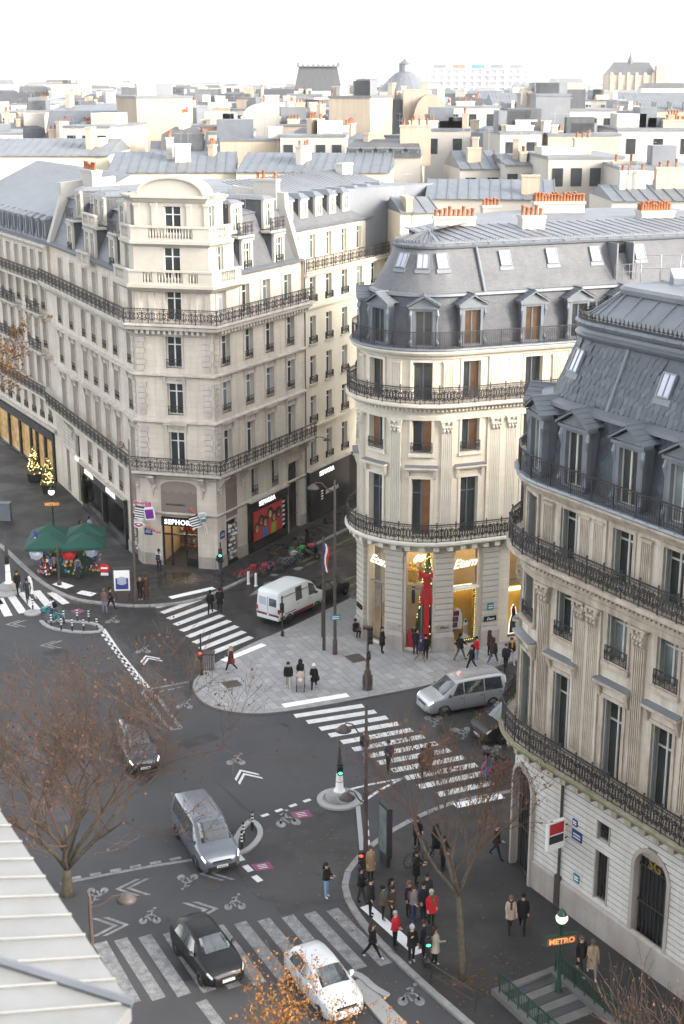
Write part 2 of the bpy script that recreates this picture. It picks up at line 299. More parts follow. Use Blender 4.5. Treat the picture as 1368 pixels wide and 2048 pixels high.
# ------------------------------------------------------------------ facade paths: (s along the wall, d outwards, z up)
class Path:
    def __init__(s, pts):
        s.p = [Vector((a, b)) for a, b in pts]; s.c = [0.0]; s.dir = []; s.nrm = []
        for a, b in zip(s.p, s.p[1:]):
            d = b - a; s.c.append(s.c[-1] + d.length); d = d.normalized(); s.dir.append(d); s.nrm.append(Vector((d.y, -d.x)))
        s.L = s.c[-1]; s.vn = []
        for i in range(len(s.p)):
            if i == 0: s.vn.append(s.nrm[0].copy())
            elif i == len(s.p) - 1: s.vn.append(s.nrm[-1].copy())
            else:
                m = (s.nrm[i - 1] + s.nrm[i]).normalized(); s.vn.append(m / max(0.3, m.dot(s.nrm[i])))
    def seg(s, x):
        for i in range(len(s.dir)):
            if x <= s.c[i + 1] + 1e-6: return i
        return len(s.dir) - 1
    def at(s, x, d, z):
        for i, c in enumerate(s.c):
            if abs(c - x) < 1e-4: q = s.p[i] + s.vn[i] * d; return (q.x, q.y, z)
        i = s.seg(x); q = s.p[i] + s.dir[i] * (x - s.c[i]) + s.nrm[i] * d; return (q.x, q.y, z)
    def brk(s, a, b): return [a] + [c for c in s.c if a + 1e-3 < c < b - 1e-3] + [b]
    def mw(s, x, d, z):
        i = s.seg(x); q = s.at(x, d, z); dr = s.dir[i]
        if i + 1 < len(s.dir) and len(s.p) > 8:      # soften on arcs
            f = (x - s.c[i]) / max(1e-6, s.c[i + 1] - s.c[i]); pv = s.dir[max(0, i - 1)]; nx = s.dir[i + 1]
            if pv.dot(dr) > 0.97 and nx.dot(dr) > 0.97: dr = ((pv + dr) * (1 - f) + (dr + nx) * f).normalized()
        return Matrix(((dr.x, -dr.y, 0, q[0]), (dr.y, dr.x, 0, q[1]), (0, 0, 1, q[2]), (0, 0, 0, 1)))
def arc(cx, cy, r, a0, a1, n):
    return [(cx + r * math.cos(R(a0 + (a1 - a0) * i / n)), cy + r * math.sin(R(a0 + (a1 - a0) * i / n))) for i in range(n + 1)]
def sweep(mb, P, s0, s1, prof, m=0, caps=True, closed=False):
    S = P.brk(s0, s1); K = len(prof); ln = [0.0]
    for a, b in zip(prof, prof[1:]): ln.append(ln[-1] + math.hypot(a[0] - b[0], a[1] - b[1]))
    for sa, sb in zip(S, S[1:]):
        for k in range(K if closed else K - 1):
            a, b = prof[k], prof[(k + 1) % K]; l0 = ln[k]; l1 = ln[k + 1] if k + 1 < K else l0 + 1
            mk = m[k] if isinstance(m, (list, tuple)) else m
            mb.face([P.at(sa, a[0], a[1]), P.at(sb, a[0], a[1]), P.at(sb, b[0], b[1]), P.at(sa, b[0], b[1])], mk, [(sa, l0), (sb, l0), (sb, l1), (sa, l1)])
    if caps:
        mk = m[0] if isinstance(m, (list, tuple)) else m
        mb.face([P.at(s0, d, z) for d, z in prof][::-1], mk); mb.face([P.at(s1, d, z) for d, z in prof], mk)
def pbox(mb, P, s0, s1, d0, d1, z0, z1, m=0):
    sweep(mb, P, s0, s1, [(d0, z0), (d1, z0), (d1, z1), (d0, z1)], m, True, True)
def wall(mb, P, s0, s1, z0, z1, holes=(), depth=0.32, m=0, mrev=None, d=0.0):
    """solid wall face with real openings; holes = (sa, sb, za, zb)."""
    mrev = m if mrev is None else mrev
    S = sorted(set(P.brk(s0, s1) + [x for h in holes for x in h[:2] if s0 < x < s1]))
    for sa, sb in zip(S, S[1:]):
        if sb - sa < 1e-4: continue
        mid = (sa + sb) / 2; z = z0; spans = []
        for h in sorted((h for h in holes if h[0] < mid < h[1]), key=lambda h: h[2]):
            if h[2] > z: spans.append((z, h[2]))
            z = max(z, h[3])
        if z < z1: spans.append((z, z1))
        for a, b in spans: mb.face([P.at(sa, d, a), P.at(sb, d, a), P.at(sb, d, b), P.at(sa, d, b)], m, [(sa, a), (sb, a), (sb, b), (sa, b)])
    for sa, sb, za, zb in holes:
        q = P.brk(sa, sb)
        mb.face([P.at(sa, d, za), P.at(sa, d - depth, za), P.at(sa, d - depth, zb), P.at(sa, d, zb)], mrev, [(0, za), (depth, za), (depth, zb), (0, zb)])
        mb.face([P.at(sb, d, za), P.at(sb, d, zb), P.at(sb, d - depth, zb), P.at(sb, d - depth, za)], mrev, [(0, za), (0, zb), (depth, zb), (depth, za)])
        for x, y in zip(q, q[1:]):
            mb.face([P.at(x, d, zb), P.at(y, d, zb), P.at(y, d - depth, zb), P.at(x, d - depth, zb)], mrev)
            mb.face([P.at(x, d, za), P.at(x, d - depth, za), P.at(y, d - depth, za), P.at(y, d, za)], mrev)
def teeth(mb, P, s0, s1, step, w, d0, d1, z0, z1, m=0):
    n = max(1, int(round((s1 - s0) / step)))
    for i in range(n):
        c = s0 + (i + 0.5) * (s1 - s0) / n; M = P.mw(c, 0, 0)
        mb.box(-w / 2, w / 2, -d1, -d0, z0, z1, m, T=lambda x, y, z: tuple(M @ Vector((x, y, z))))

# ------------------------------------------------------------------ shared facade pieces (local: x along wall, y into the wall, z up)
def scroll_curve(cx, cz, r, a0, turns, n=12, sgn=1):
    return [(cx + sgn * r * (1 - 0.72 * i / n) * math.cos(a0 + turns * 2 * math.pi * i / n), cz + r * (1 - 0.72 * i / n) * math.sin(a0 + turns * 2 * math.pi * i / n)) for i in range(n + 1)]
def ribbon(mb, pts, t=0.018, y=0.0, th=0.02, m=0):
    for (x0, z0), (x1, z1) in zip(pts, pts[1:]):
        dx, dz = x1 - x0, z1 - z0; l = math.hypot(dx, dz)
        if l < 1e-6: continue
        nx, nz = -dz / l * t / 2, dx / l * t / 2
        mb.mesh([(x0 + nx, y - th / 2, z0 + nz), (x1 + nx, y - th / 2, z1 + nz), (x1 - nx, y - th / 2, z1 - nz), (x0 - nx, y - th / 2, z0 - nz),
                 (x0 + nx, y + th / 2, z0 + nz), (x1 + nx, y + th / 2, z1 + nz), (x1 - nx, y + th / 2, z1 - nz), (x0 - nx, y + th / 2, z0 - nz)], [(3, 2, 1, 0), (4, 5, 6, 7), (0, 1, 5, 4), (3, 7, 6, 2)], m)
def rail_panel(style, h):
    """iron panel one unit wide (scaled along x when placed), with its left post."""
    mb = MB()
    mb.box(0, 1, -0.025, 0.025, h - 0.05, h); mb.box(0, 1, -0.015, 0.015, 0.06, 0.085); mb.box(-0.02, 0.02, -0.022, 0.022, 0, h + (0.05 if style == 'heavy' else 0))
    if style == 'bars':
        mb.box(0, 1, -0.012, 0.012, h - 0.16, h - 0.14)
        for i in range(1, 10): mb.box(i / 10 - 0.008, i / 10 + 0.008, -0.008, 0.008, 0.08, h - 0.05)
        return mb.data('railing_panel', 'iron')
    t = 0.044 if style == 'heavy' else 0.034
    mb.box(0, 1, -0.012, 0.012, h - 0.17, h - 0.145)
    for i in range(8): ribbon(mb, [((i + 0.5) / 8 + 0.035 * math.cos(k * 1.05), h - 0.097 + 0.035 * math.sin(k * 1.05)) for k in range(7)], 0.014, 0, 0.012)
    zc = (h - 0.16 + 0.085) / 2 + 0.02; hr = (h - 0.25) / 2
    for c in (0.25, 0.75):
        for sg in (-1, 1):
            ribbon(mb, scroll_curve(c + sg * 0.115, zc + hr * 0.45, 0.11, math.pi / 2, 1.35, 11, sg), t)
            ribbon(mb, scroll_curve(c + sg * 0.115, zc - hr * 0.45, 0.11, -math.pi / 2, -1.35, 11, sg), t)
            ribbon(mb, [(c + sg * 0.225, zc + hr * 0.5), (c + sg * 0.13, zc), (c + sg * 0.225, zc - hr * 0.5)], t)
        ribbon(mb, [(c, 0.08), (c, h - 0.15)], t)
        mb.box(c - 0.04, c + 0.04, -0.02, 0.02, zc - 0.05, zc + 0.05)
    if style == 'heavy':
        ribbon(mb, [(0.5 + 0.07 * math.cos(k * 0.785), zc + hr * 0.8 * math.sin(k * 0.785)) for k in range(9)], t)
        mb.ball((0, 0, h + 0.09), 0.05, 6)
    return mb.data('railing_panel', 'iron')
def railing(P, s0, s1, d, z, h, style, parent, step=1.15):
    n = max(1, int(round((s1 - s0) / step))); me = cached(('rp', style, h), lambda: rail_panel(style, h))
    cs = [c for c in P.c if s0 < c < s1]
    S = [s0 + (s1 - s0) * i / n for i in range(n + 1)]
    if len(P.p) < 9:                        # land a post on every corner of an angular path
        for c in cs:
            k = min(range(1, n), key=lambda i: abs(S[i] - c)); S[k] = c
    for a, b in zip(S, S[1:]):
        p, q = Vector(P.at(a, d, z)), Vector(P.at(b, d, z)); v = q - p; l = v.length; v /= l
        link('railing_panel', me, parent, Matrix(((v.x * l, -v.y, 0, p.x), (v.y * l, v.x, 0, p.y), (0, 0, 1, p.z), (0, 0, 0, 1))))
def win_frame(w, h, transom, fm, deep=0.07):
    mb = MB(); t = 0.055
    mb.box(-w / 2, -w / 2 + t, 0, deep, 0, h); mb.box(w / 2 - t, w / 2, 0, deep, 0, h); mb.box(-w / 2 + t, w / 2 - t, 0, deep, h - t, h); mb.box(-w / 2 + t, w / 2 - t, 0, deep, 0, t * 1.6)
    mb.box(-0.045, 0.045, -0.012, deep, t * 1.6, h - t)
    if transom: mb.box(-w / 2 + t, w / 2 - t, -0.008, deep, h * transom - 0.035, h * transom + 0.035)
    return mb.data('window', fm)
def pane_mesh(w, h, gm):
    mb = MB(); mb.box(-w / 2, w / 2, 0.0, 0.012, 0, h); return mb.data('pane', gm)
def guard_mesh(w, h):
    mb = MB(); x0 = -w / 2
    mb.box(x0, -x0, -0.02, 0.02, h - 0.04, h); mb.box(x0, -x0, -0.015, 0.015, 0.02, 0.045); mb.box(x0, x0 + 0.03, -0.015, 0.2, 0, h); mb.box(-x0 - 0.03, -x0, -0.015, 0.2, 0, h)
    n = max(2, int(w / 0.24))
    for i in range(n):
        c = x0 + (i + 0.5) * w / n
        for sg in (-1, 1): ribbon(mb, scroll_curve(c + sg * w / n * 0.22, h * 0.52, min(0.12, h * 0.3), math.pi / 2 * sg, 1.3, 9, sg), 0.024)
        ribbon(mb, [(c, 0.03), (c, h - 0.03)], 0.02)
    return mb.data('guard_rail', 'iron')
def window(parent, P, s, z0, w, h, fm='frame_white', gm='glass_dark', transom=0.72, guard=0.0, d=-0.27, gd=0.04, shutters=None, mwx=None, gms=None):
    mw = mwx if mwx is not None else P.mw(s, d, z0)
    o = link('window', cached(('wf', w, h, transom, fm), lambda: win_frame(w, h, transom, fm)), parent, mw)
    pw = w / 2 - 0.055 - 0.045
    for i, sg in enumerate((-1, 1)):
        g = gm if gms is None else gms[i]
        link('pane', cached(('pn', pw, h, g), lambda: pane_mesh(pw, h - 0.15, g)), o, Matrix.Translation((sg * (0.045 + pw / 2), 0.035, 0.09)))
    if guard: link('guard_rail', cached(('gd', w, guard), lambda: guard_mesh(w + 0.14, guard)), o, Matrix.Translation((0, d - gd, 0.02)))
    if shutters:
        sm = cached(('sh', h, shutters), lambda: shutter_mesh(0.34, h, shutters))
        link('shutter', sm, o, Matrix.Translation((-w / 2 + 0.02, -0.02, 0)) @ Matrix.Rotation(R(-72), 4, 'Z'))
    return o
def shutter_mesh(w, h, m):
    mb = MB(); mb.box(0, 0.035, 0, 0.035, 0, h); mb.box(w - 0.035, w, 0, 0.035, 0, h); mb.box(0, w, 0, 0.035, 0, 0.07); mb.box(0, w, 0, 0.035, h - 0.07, h)
    n = int(h / 0.085)
    for i in range(n):
        z = 0.07 + i * (h - 0.14) / n; mb.box(0.035, w - 0.035, 0.004, 0.028, z, z + 0.055)
    return mb.data('shutter', m)
def chimney(parent, x, y, z0, z1, lx, ly, rz, n, mtl='render_white', pots=True, rows=1):
    mw = Matrix.Translation((x, y, 0)) @ Matrix.Rotation(rz, 4, 'Z')
    mb = MB(); mb.box(-lx / 2, lx / 2, -ly / 2, ly / 2, z0, z1 - 0.18); mb.box(-lx / 2 - 0.07, lx / 2 + 0.07, -ly / 2 - 0.07, ly / 2 + 0.07, z1 - 0.18, z1)
    o = mb.build('chimney', mtl, parent, mw=mw)
    for r_ in range(rows):
        for i in range(n):
            if random.random() < 0.06: continue
            k = random.randrange(3); q = MB()
            def mk(k=k):
                q = MB(); hh = (0.5, 0.62, 0.42)[k]; q.lathe([(0.13, 0), (0.115, 0.06), (0.105, hh - 0.08), (0.13, hh - 0.07), (0.13, hh), (0.085, hh), (0.085, hh - 0.1)], 8); return q.data('chimney_pot', 'terracotta', True)
            px = -lx / 2 + (i + 0.5) * lx / n; py = 0 if rows == 1 else (r_ - (rows - 1) / 2) * ly / rows
            link('chimney_pot', cached(('pot', k), mk), o, Matrix.Translation((px, py, z1)))
    return o
# ================================================================== building A: pale corner building with the chamfered white pavilion
def surround_mesh(w, h, m, hood):
    mb = MB(); t = 0.16
    mb.box(-w / 2 - t, -w / 2, -0.06, 0.02, -0.05, h + t); mb.box(w / 2, w / 2 + t, -0.06, 0.02, -0.05, h + t); mb.box(-w / 2, w / 2, -0.06, 0.02, h, h + t)
    if hood:
        mb.box(-w / 2 - 0.3, w / 2 + 0.3, -0.26, 0.02, h + t + 0.38, h + t + 0.52); mb.box(-w / 2 - 0.22, w / 2 + 0.22, -0.14, 0.02, h + t + 0.30, h + t + 0.38); mb.box(-w / 2, w / 2, -0.03, 0.02, h + t, h + t + 0.30)
        for sg in (-1, 1): mb.taper(sg * (w / 2 + 0.14) - 0.07, sg * (w / 2 + 0.14) + 0.07, -0.08, 0.0, h - 0.1, sg * (w / 2 + 0.14) - 0.08, sg * (w / 2 + 0.14) + 0.08, -0.2, 0.0, h + t + 0.3)
        for k in range(5):   # carved garland
            a = -0.8 + 0.4 * k; mb.ball((a * w * 0.42, -0.05, h + t + 0.15 - 0.05 * math.cos(a * 1.9)), 0.07, 6)
    return mb.data('surround', m)
def surround(o, w, h, m, hood=False, d=-0.27): link('surround', cached(('sr', w, h, m, hood), lambda: surround_mesh(w, h, m, hood)), o, Matrix.Translation((0, d, 0)))
def balustrade(parent, P, s0, s1, d, z, h, m, bays):
    """stone balustrade: plinth, rail, piers and openings filled with turned balusters; bays = (sa, sb) openings."""
    mb = MB(); pbox(mb, P, s0, s1, d - 0.22, d, z, z + 0.16); pbox(mb, P, s0, s1, d - 0.25, d + 0.04, z + h - 0.13, z + h)
    S = [s0] + [x for b in bays for x in b] + [s1]
    for a, b in zip(S[::2], S[1::2]):
        if b - a > 0.05: pbox(mb, P, a, b, d - 0.19, d - 0.02, z + 0.16, z + h - 0.13)
    o = mb.build('balustrade', m, parent)
    def bal():
        q = MB(); hh = h - 0.29; q.lathe([(0.05, 0), (0.05, 0.05 * hh), (0.035, 0.1 * hh), (0.075, 0.32 * hh), (0.05, 0.6 * hh), (0.033, 0.85 * hh), (0.05, 0.92 * hh), (0.05, hh)], 6); return q.data('baluster', m, True)
    me = cached(('bal', h, m), bal)
    for a, b in bays:
        n = max(2, int((b - a) / 0.21))
        for i in range(n): link('baluster', me, o, P.mw(a + (i + 0.5) * (b - a) / n, d - 0.11, z + 0.16))
    return o
def dormer(parent, P, s, d, z, w, h, depth, nwin, front, side, top, ww=None, gm='glass_dark', fm='frame_white', slope=0.25, sill=0.12):
    """box dormer: front wall with window openings, cheeks running back into the roof, zinc lid."""
    mw = P.mw(s, d, z); ww = ww or (w / nwin - 0.42); mb = MB()
    xs = [-w / 2 + (i + 0.5) * w / nwin for i in range(nwin)]; edges = [-w / 2] + [e for x in xs for e in (x - ww / 2, x + ww / 2)] + [w / 2]
    for a, b in zip(edges[::2], edges[1::2]): mb.box(a, b, 0, 0.2, 0, h)
    for x in xs: mb.box(x - ww / 2, x + ww / 2, 0, 0.2, 0, sill); mb.box(x - ww / 2, x + ww / 2, 0, 0.2, h - 0.3, h)
    mb.box(-w / 2 - 0.08, w / 2 + 0.08, -0.1, 0.12, h - 0.12, h)
    o = mb.build('dormer', front, parent, mw=mw)
    q = MB()
    for sg in (-1, 1): q.face([(sg * w / 2, 0.2, 0), (sg * w / 2, depth * 0.55, h * 0.5), (sg * w / 2, depth, h), (sg * w / 2, 0.2, h)])
    for sg in (-1, 1): q.face([(sg * (w / 2 - 0.03), 0.2, 0), (sg * (w / 2 - 0.03), depth, 0), (sg * (w / 2 - 0.03), depth, h), (sg * (w / 2 - 0.03), 0.2, h)])
    q.build('cheek', side, o)
    q = MB(); q.hexa([(-w / 2 - 0.1, -0.14, h), (w / 2 + 0.1, -0.14, h), (w / 2 + 0.1, depth, h), (-w / 2 - 0.1, depth, h), (-w / 2 + 0.25, 0.35, h + slope), (w / 2 - 0.25, 0.35, h + slope), (w / 2 - 0.25, depth, h + slope), (-w / 2 + 0.25, depth, h + slope)]); q.build('dormer_roof', top, o)
    hh = h - 0.3 - sill
    for x in xs:
        link('window_frame', cached(('wf', ww, hh, 0.72, fm), lambda: win_frame(ww, hh, 0.72, fm)), o, Matrix.Translation((x, 0.13, sill)))
        pw = ww / 2 - 0.1
        for sg in (-1, 1): link('pane', cached(('pn', pw, hh, gm), lambda: pane_mesh(pw, hh - 0.15, gm)), o, Matrix.Translation((x + sg * (0.045 + pw / 2), 0.165, sill + 0.09)))
    return o
def seams(mb, P, s0, s1, step, d0, z0, d1, z1, m=0, r=0.035):
    n = max(1, int((s1 - s0) / step))
    for i in range(n + 1):
        x = s0 + (s1 - s0) * i / n; a = Vector(P.at(x, d0, z0)); b = Vector(P.at(x, d1, z1)); mb.tube(a, b, r, r, 4, m)

AS, AL, AR, AE = (-24.7, 120.1), (-14.5, 98.6), (-8.95, 97.25), (-2.9, 108.6)
PA = Path([AS, AL, AR, AE]); CL, CR, CE = PA.c[1], PA.c[2], PA.c[3]
bA = empty('corner_building', (-11.7, 98.2, 0))
tag(bA, 'pale stone corner building with white domed-pediment attic pavilion above a beauty shop entrance', 'building')
bA.location = (0, 0, 0)
LC = [CL - x for x in (20.45, 16.87, 13.14, 10.36, 7.52, 4.71, 1.2)]; CC = [CL + 2.88]; RC = [CR + x for x in (1.6, 4.73, 7.6, 10.68)]
WW = 1.15
ROWS = [(7.55, 10.15), (11.4, 13.65), (14.75, 16.95)]
holes = [(c - WW / 2, c + WW / 2, a, b) for c in LC + CC + RC for a, b in ROWS]
mz = [CL - x for x in (13.3, 10.47, 7.62, 4.75)]; mr = [CR + 5.15, CR + 8.1]
gh = [(c - 0.5, c + 0.5, 4.4, 6.35) for c in mz] + [(c - 0.5, c + 0.5, 4.4, 6.5) for c in mr]
gh += [(CL - 17.7, CL - 16.5, 0.2, 6.0), (CL - 21.0, CL - 20.1, 0.3, 5.0), (CL - 15.6, CL - 3.5, 0.05, 4.0), (CL - 2.6, CL - 1.15, 0.05, 3.4), (CR + 1.2, CR + 2.7, 0.05, 3.4), (CR + 4.1, CR + 9.6, 0.05, 4.0), (CR + 10.15, CR + 11.85, 0.0, 5.6), (CL + 1.49, CL + 4.22, 0.0, 3.2)]
mb = MB(); wall(mb, PA, 0, CE, 0.0, 17.3, holes + gh, 0.32); r5 = [(c - WW / 2, c + WW / 2, 18.0, 20.1) for c in LC + CC + RC]
wall(mb, PA, 0, CE, 17.3, 20.95, r5, 0.3, d=-0.25)
mb.face([PA.at(CE, 0, 0), PA.at(CE, -9, 0), PA.at(CE, -9, 25), PA.at(CE, 0, 20.9)]); mb.face([PA.at(0, 0, 0), PA.at(0, 0, 20.9), PA.at(0, -9, 25), PA.at(0, -9, 0)])
mb.build('wall', 'stone_grey', bA)
mb = MB()
for a, b in zip(PA.brk(0, CE), PA.brk(0, CE)[1:]):          # near-black sheets paint the gloom of the rooms behind the windows
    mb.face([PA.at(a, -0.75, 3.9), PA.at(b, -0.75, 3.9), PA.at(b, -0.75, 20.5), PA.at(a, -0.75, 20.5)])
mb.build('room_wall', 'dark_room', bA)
glz = ['glass_dark', 'glass_curtain', 'glass_dark', 'glass_green', 'glass_curtain', 'glass_sky']
for ri, (a, b) in enumerate(ROWS):
    for ci, c in enumerate(LC + CC + RC):
        g = random.choice(glz); g = 'glass_dark' if c in CC else g
        o = window(bA, PA, c, a, WW, b - a, gm=g, gms=(g, random.choice([g, 'glass_dark'])), transom=0.74, guard=0.0 if ri == 0 else 0.62)
        surround(o, WW, b - a, 'stone_trim', hood=ri < 2)
for c in LC + CC + RC:
    g = random.choice(glz); o = window(bA, PA, c, 18.0, WW, 2.1, gm=g, d=-0.5, transom=0.74); surround(o, WW, 2.1, 'stone_trim', d=-0.25)
for c in mz + mr: o = window(bA, PA, c, 4.4, 1.0, 1.95 if c in mz else 2.1, gm='glass_dark', transom=0, guard=0.7); surround(o, 1.0, 1.95 if c in mz else 2.1, 'stone_trim')
for zc, hh, dd, tt in ((10.85, 0.16, 0.28, 0), (14.2, 0.16, 0.28, 0), (6.75, 0.2, 0.14, 0), (4.08, 0.14, 0.1, 0)):
    mb = MB(); sweep(mb, PA, 0, CE, [(0, zc - 0.12), (dd * 0.5, zc - 0.06), (dd, zc), (dd, zc + hh * 0.6), (0, zc + hh)]); mb.build('string_course', 'stone_trim', bA)
mb = MB(); sweep(mb, PA, 0, CE, [(0, 16.95), (0.1, 17.0), (0.14, 17.2), (0.45, 17.45), (0.75, 17.5), (0.8, 17.72), (-0.25, 17.78)])
teeth(mb, PA, 0.2, CL - 0.2, 0.42, 0.2, 0.0, 0.62, 17.22, 17.46); teeth(mb, PA, CL + 0.2, CR - 0.2, 0.42, 0.2, 0.0, 0.62, 17.22, 17.46); teeth(mb, PA, CR + 0.2, CE - 0.2, 0.42, 0.2, 0.0, 0.62, 17.22, 17.46)
mb.build('main_cornice', 'stone_trim', bA)
mb = MB(); pbox(mb, PA, 0, CE + 0.1, -0.24, 0.9, 17.78, 17.95); o = mb.build('balcony', 'stone_trim', bA); railing(PA, 0, CE, 0.82, 17.95, 1.05, 'scroll', o)
mb = MB(); sweep(mb, PA, 0, CE, [(0, 6.95), (0.3, 7.0), (0.85, 7.15), (0.92, 7.2), (0.92, 7.36), (0, 7.4)]); o = mb.build('balcony', 'stone_trim', bA); railing(PA, 0, CE + 0.4, 0.84, 7.38, 1.05, 'scroll', o)
def console_mesh(m):
    q = MB(); q.plate([(-0.2, 0), (0.2, 0), (0.22, 0.9), (-0.22, 0.9)], -0.12, 0.02); q.taper(-0.14, 0.14, -0.2, 0, 0.25, -0.24, 0.24, -0.72, 0, 0.95); q.box(-0.28, 0.28, -0.8, 0.02, 0.95, 1.08)
    for k in range(4): q.ball((0, -0.16, 0.0 - k * 0.18), 0.12 - 0.018 * k, 6)
    for sg in (-1, 1): q.ball((sg * 0.15, -0.14, 0.1), 0.1, 6)
    return q.data('console', m)
for s in (CL - 18.3, CL - 0.35, CL + 1.0, CL + 4.75, CR + 0.35, CR + 3.4, CR + 9.85, CR + 12.2): link('console', cached('cons', lambda: console_mesh('stone_trim')), bA, PA.mw(s, 0, 5.95))
# quoins either side of the chamfer, block by block
for s0, w0 in ((CL + 0.42, 0.7), (CR - 0.45, 0.7), (CR + 0.42, 0.62), (CL - 0.42, 0.62)):
    for z in [7.75 + i * 0.40 for i in range(23)]:
        if any(abs(z + 0.17 - c) < 0.34 for c in (10.9, 14.25)): continue
        k = int(z / 0.4) % 2; ww = w0 * (1.0 if k else 0.72)
        link('quoin', cached(('qn', ww), lambda: (lambda q: (q.taper(-ww / 2, ww / 2, -0.02, 0.04, 0, -ww / 2, ww / 2, -0.02, 0.04, 0.35), q.taper(-ww / 2, ww / 2, -0.09, 0.0, 0.0, -ww / 2, ww / 2, -0.09, 0.0, 0.34), q.data('quoin', 'stone_trim'))[2])(MB())), bA, PA.mw(s0, 0, z))
for s in (CL + 0.3, CL + 1.3, CR - 1.3, CR - 0.3, CR + 0.3, CL - 0.4):     # flat pilasters of the top storey
    q = MB(); q.box(-0.22, 0.22, -0.12, 0.03, 0, 2.2); q.box(-0.3, 0.3, -0.2, 0.03, 2.2, 2.45); q.build('pilaster', 'stone_trim', bA, mw=PA.mw(s, -0.25, 18.0))
# white pavilion: two attic storeys that wrap the chamfer, stone balustrades, segmental pediment
T0, T1 = CL - 3.2, CR + 3.3; U0, U1 = CL - 2.3, CR + 2.6
mb = MB(); tw = [(CC[0] - 0.6, CC[0] + 0.6, 20.85, 23.1), (CL - 2.1, CL - 1.2, 20.85, 23.1), (CR + 1.1, CR + 2.0, 20.85, 23.1)]
wall(mb, PA, T0, T1, 20.4, 23.4, tw, 0.25, d=-0.2); uw = [(CC[0] - 0.6, CC[0] + 0.6, 23.9, 25.8), (CL - 1.5, CL - 0.75, 23.9, 25.8), (CR + 0.7, CR + 1.5, 23.9, 25.8)]
wall(mb, PA, U0, U1, 23.4, 26.3, uw, 0.25, d=-0.55)
for s, d, a, b in ((T0, -0.2, 20.4, 23.4), (T1, -0.2, 20.4, 23.4), (U0, -0.55, 23.4, 26.3), (U1, -0.55, 23.4, 26.3)): mb.face([PA.at(s, d, a), PA.at(s, d, b), PA.at(s, -4.5, b), PA.at(s, -4.5, a)])
mb.build('pavilion_wall', 'stone_white', bA)
for s, w_, z, h, d in [(CC[0], 1.2, 20.85, 2.25, -0.4), (CL - 1.65, 0.9, 20.85, 2.25, -0.4), (CR + 1.55, 0.9, 20.85, 2.25, -0.4), (CC[0], 1.2, 23.9, 1.9, -0.75), (CL - 1.12, 0.75, 23.9, 1.9, -0.75), (CR + 1.1, 0.8, 23.9, 1.9, -0.75)]:
    window(bA, PA, s, z, w_, h, gm='glass_green' if s > CR else 'glass_dark', d=d, transom=0.7)
for a, b, d, z in ((T0 - 0.3, T1 + 0.3, 0.35, 20.35), (U0 - 0.2, U1 + 0.3, 0.02, 23.3)):
    mb = MB(); sweep(mb, PA, a, b, [(-0.6, z - 0.35), (d - 0.3, z - 0.3), (d - 0.05, z - 0.08), (d + 0.1, z), (d + 0.1, z + 0.2), (-0.9, z + 0.22)]); mb.build('ledge', 'stone_white', bA)
balustrade(bA, PA, T0 - 0.2, T1 + 0.2, 0.3, 20.55, 1.0, 'stone_white', [(T0 + 0.3, T0 + 2.1), (CL + 0.9, CL + 1.6), (CL + 1.95, CL + 3.8), (CL + 4.2, CL + 4.9), (CR + 0.9, CR + 2.7)])
balustrade(bA, PA, U0 - 0.1, U1 + 0.15, 0.0, 23.5, 1.0, 'stone_white', [(U0 + 0.3, CL - 0.6), (CL + 1.3, CL + 4.5), (CR + 0.5, CR + 2.0)])
for s in (CL + 0.35, CL + 1.6, CR - 1.6, CR - 0.35):
    q = MB(); q.box(-0.18, 0.18, -0.09, 0.03, 0, 2.05); q.box(-0.24, 0.24, -0.14, 0.03, 2.05, 2.25); q.build('pilaster', 'stone_white', bA, mw=PA.mw(s, -0.55, 23.75))
mb = MB(); sweep(mb, PA, U0 - 0.1, U1 + 0.1, [(-0.6, 26.0), (-0.45, 26.05), (-0.3, 26.25), (-0.15, 26.35), (-0.15, 26.5), (-2.0, 26.62)]); mb.build('pavilion_cornice', 'stone_white', bA)
mw = PA.mw(CC[0], -0.35, 26.5); q = MB(); AP = [(-2.3 * math.cos(math.pi * i / 14), 1.15 * math.sin(math.pi * i / 14)) for i in range(15)]
q.plate([(-2.3, -0.02)] + AP[1:-1] + [(2.3, -0.02)], 0.1, 1.6); P2 = [(x * 1.07, z * 1.1 + 0.06) for x, z in AP]
for (a, b), (c, d), (e, f), (g, h) in zip(AP, AP[1:], P2, P2[1:]): q.hexa([(a, -0.08, b), (c, -0.08, d), (c, 1.7, d), (a, 1.7, b), (e, -0.08, f), (g, -0.08, h), (g, 1.7, h), (e, 1.7, f)])
for sg in (-1, 1): q.box(sg * 2.75 - 0.45, sg * 2.75 + 0.45, -0.08, 1.2, 0, 0.14)
q.build('segmental_pediment', 'stone_white', bA, mw=mw)
q = MB(); q.extrude([PA.at(U0, -0.7, 0)[:2], PA.at(CL, -0.7, 0)[:2], PA.at(CR, -0.7, 0)[:2], PA.at(U1, -0.7, 0)[:2], PA.at(U1, -4.5, 0)[:2], PA.at(U0, -4.5, 0)[:2]], 26.2, 26.63); q.build('pavilion_roof', 'zinc_pale', bA)
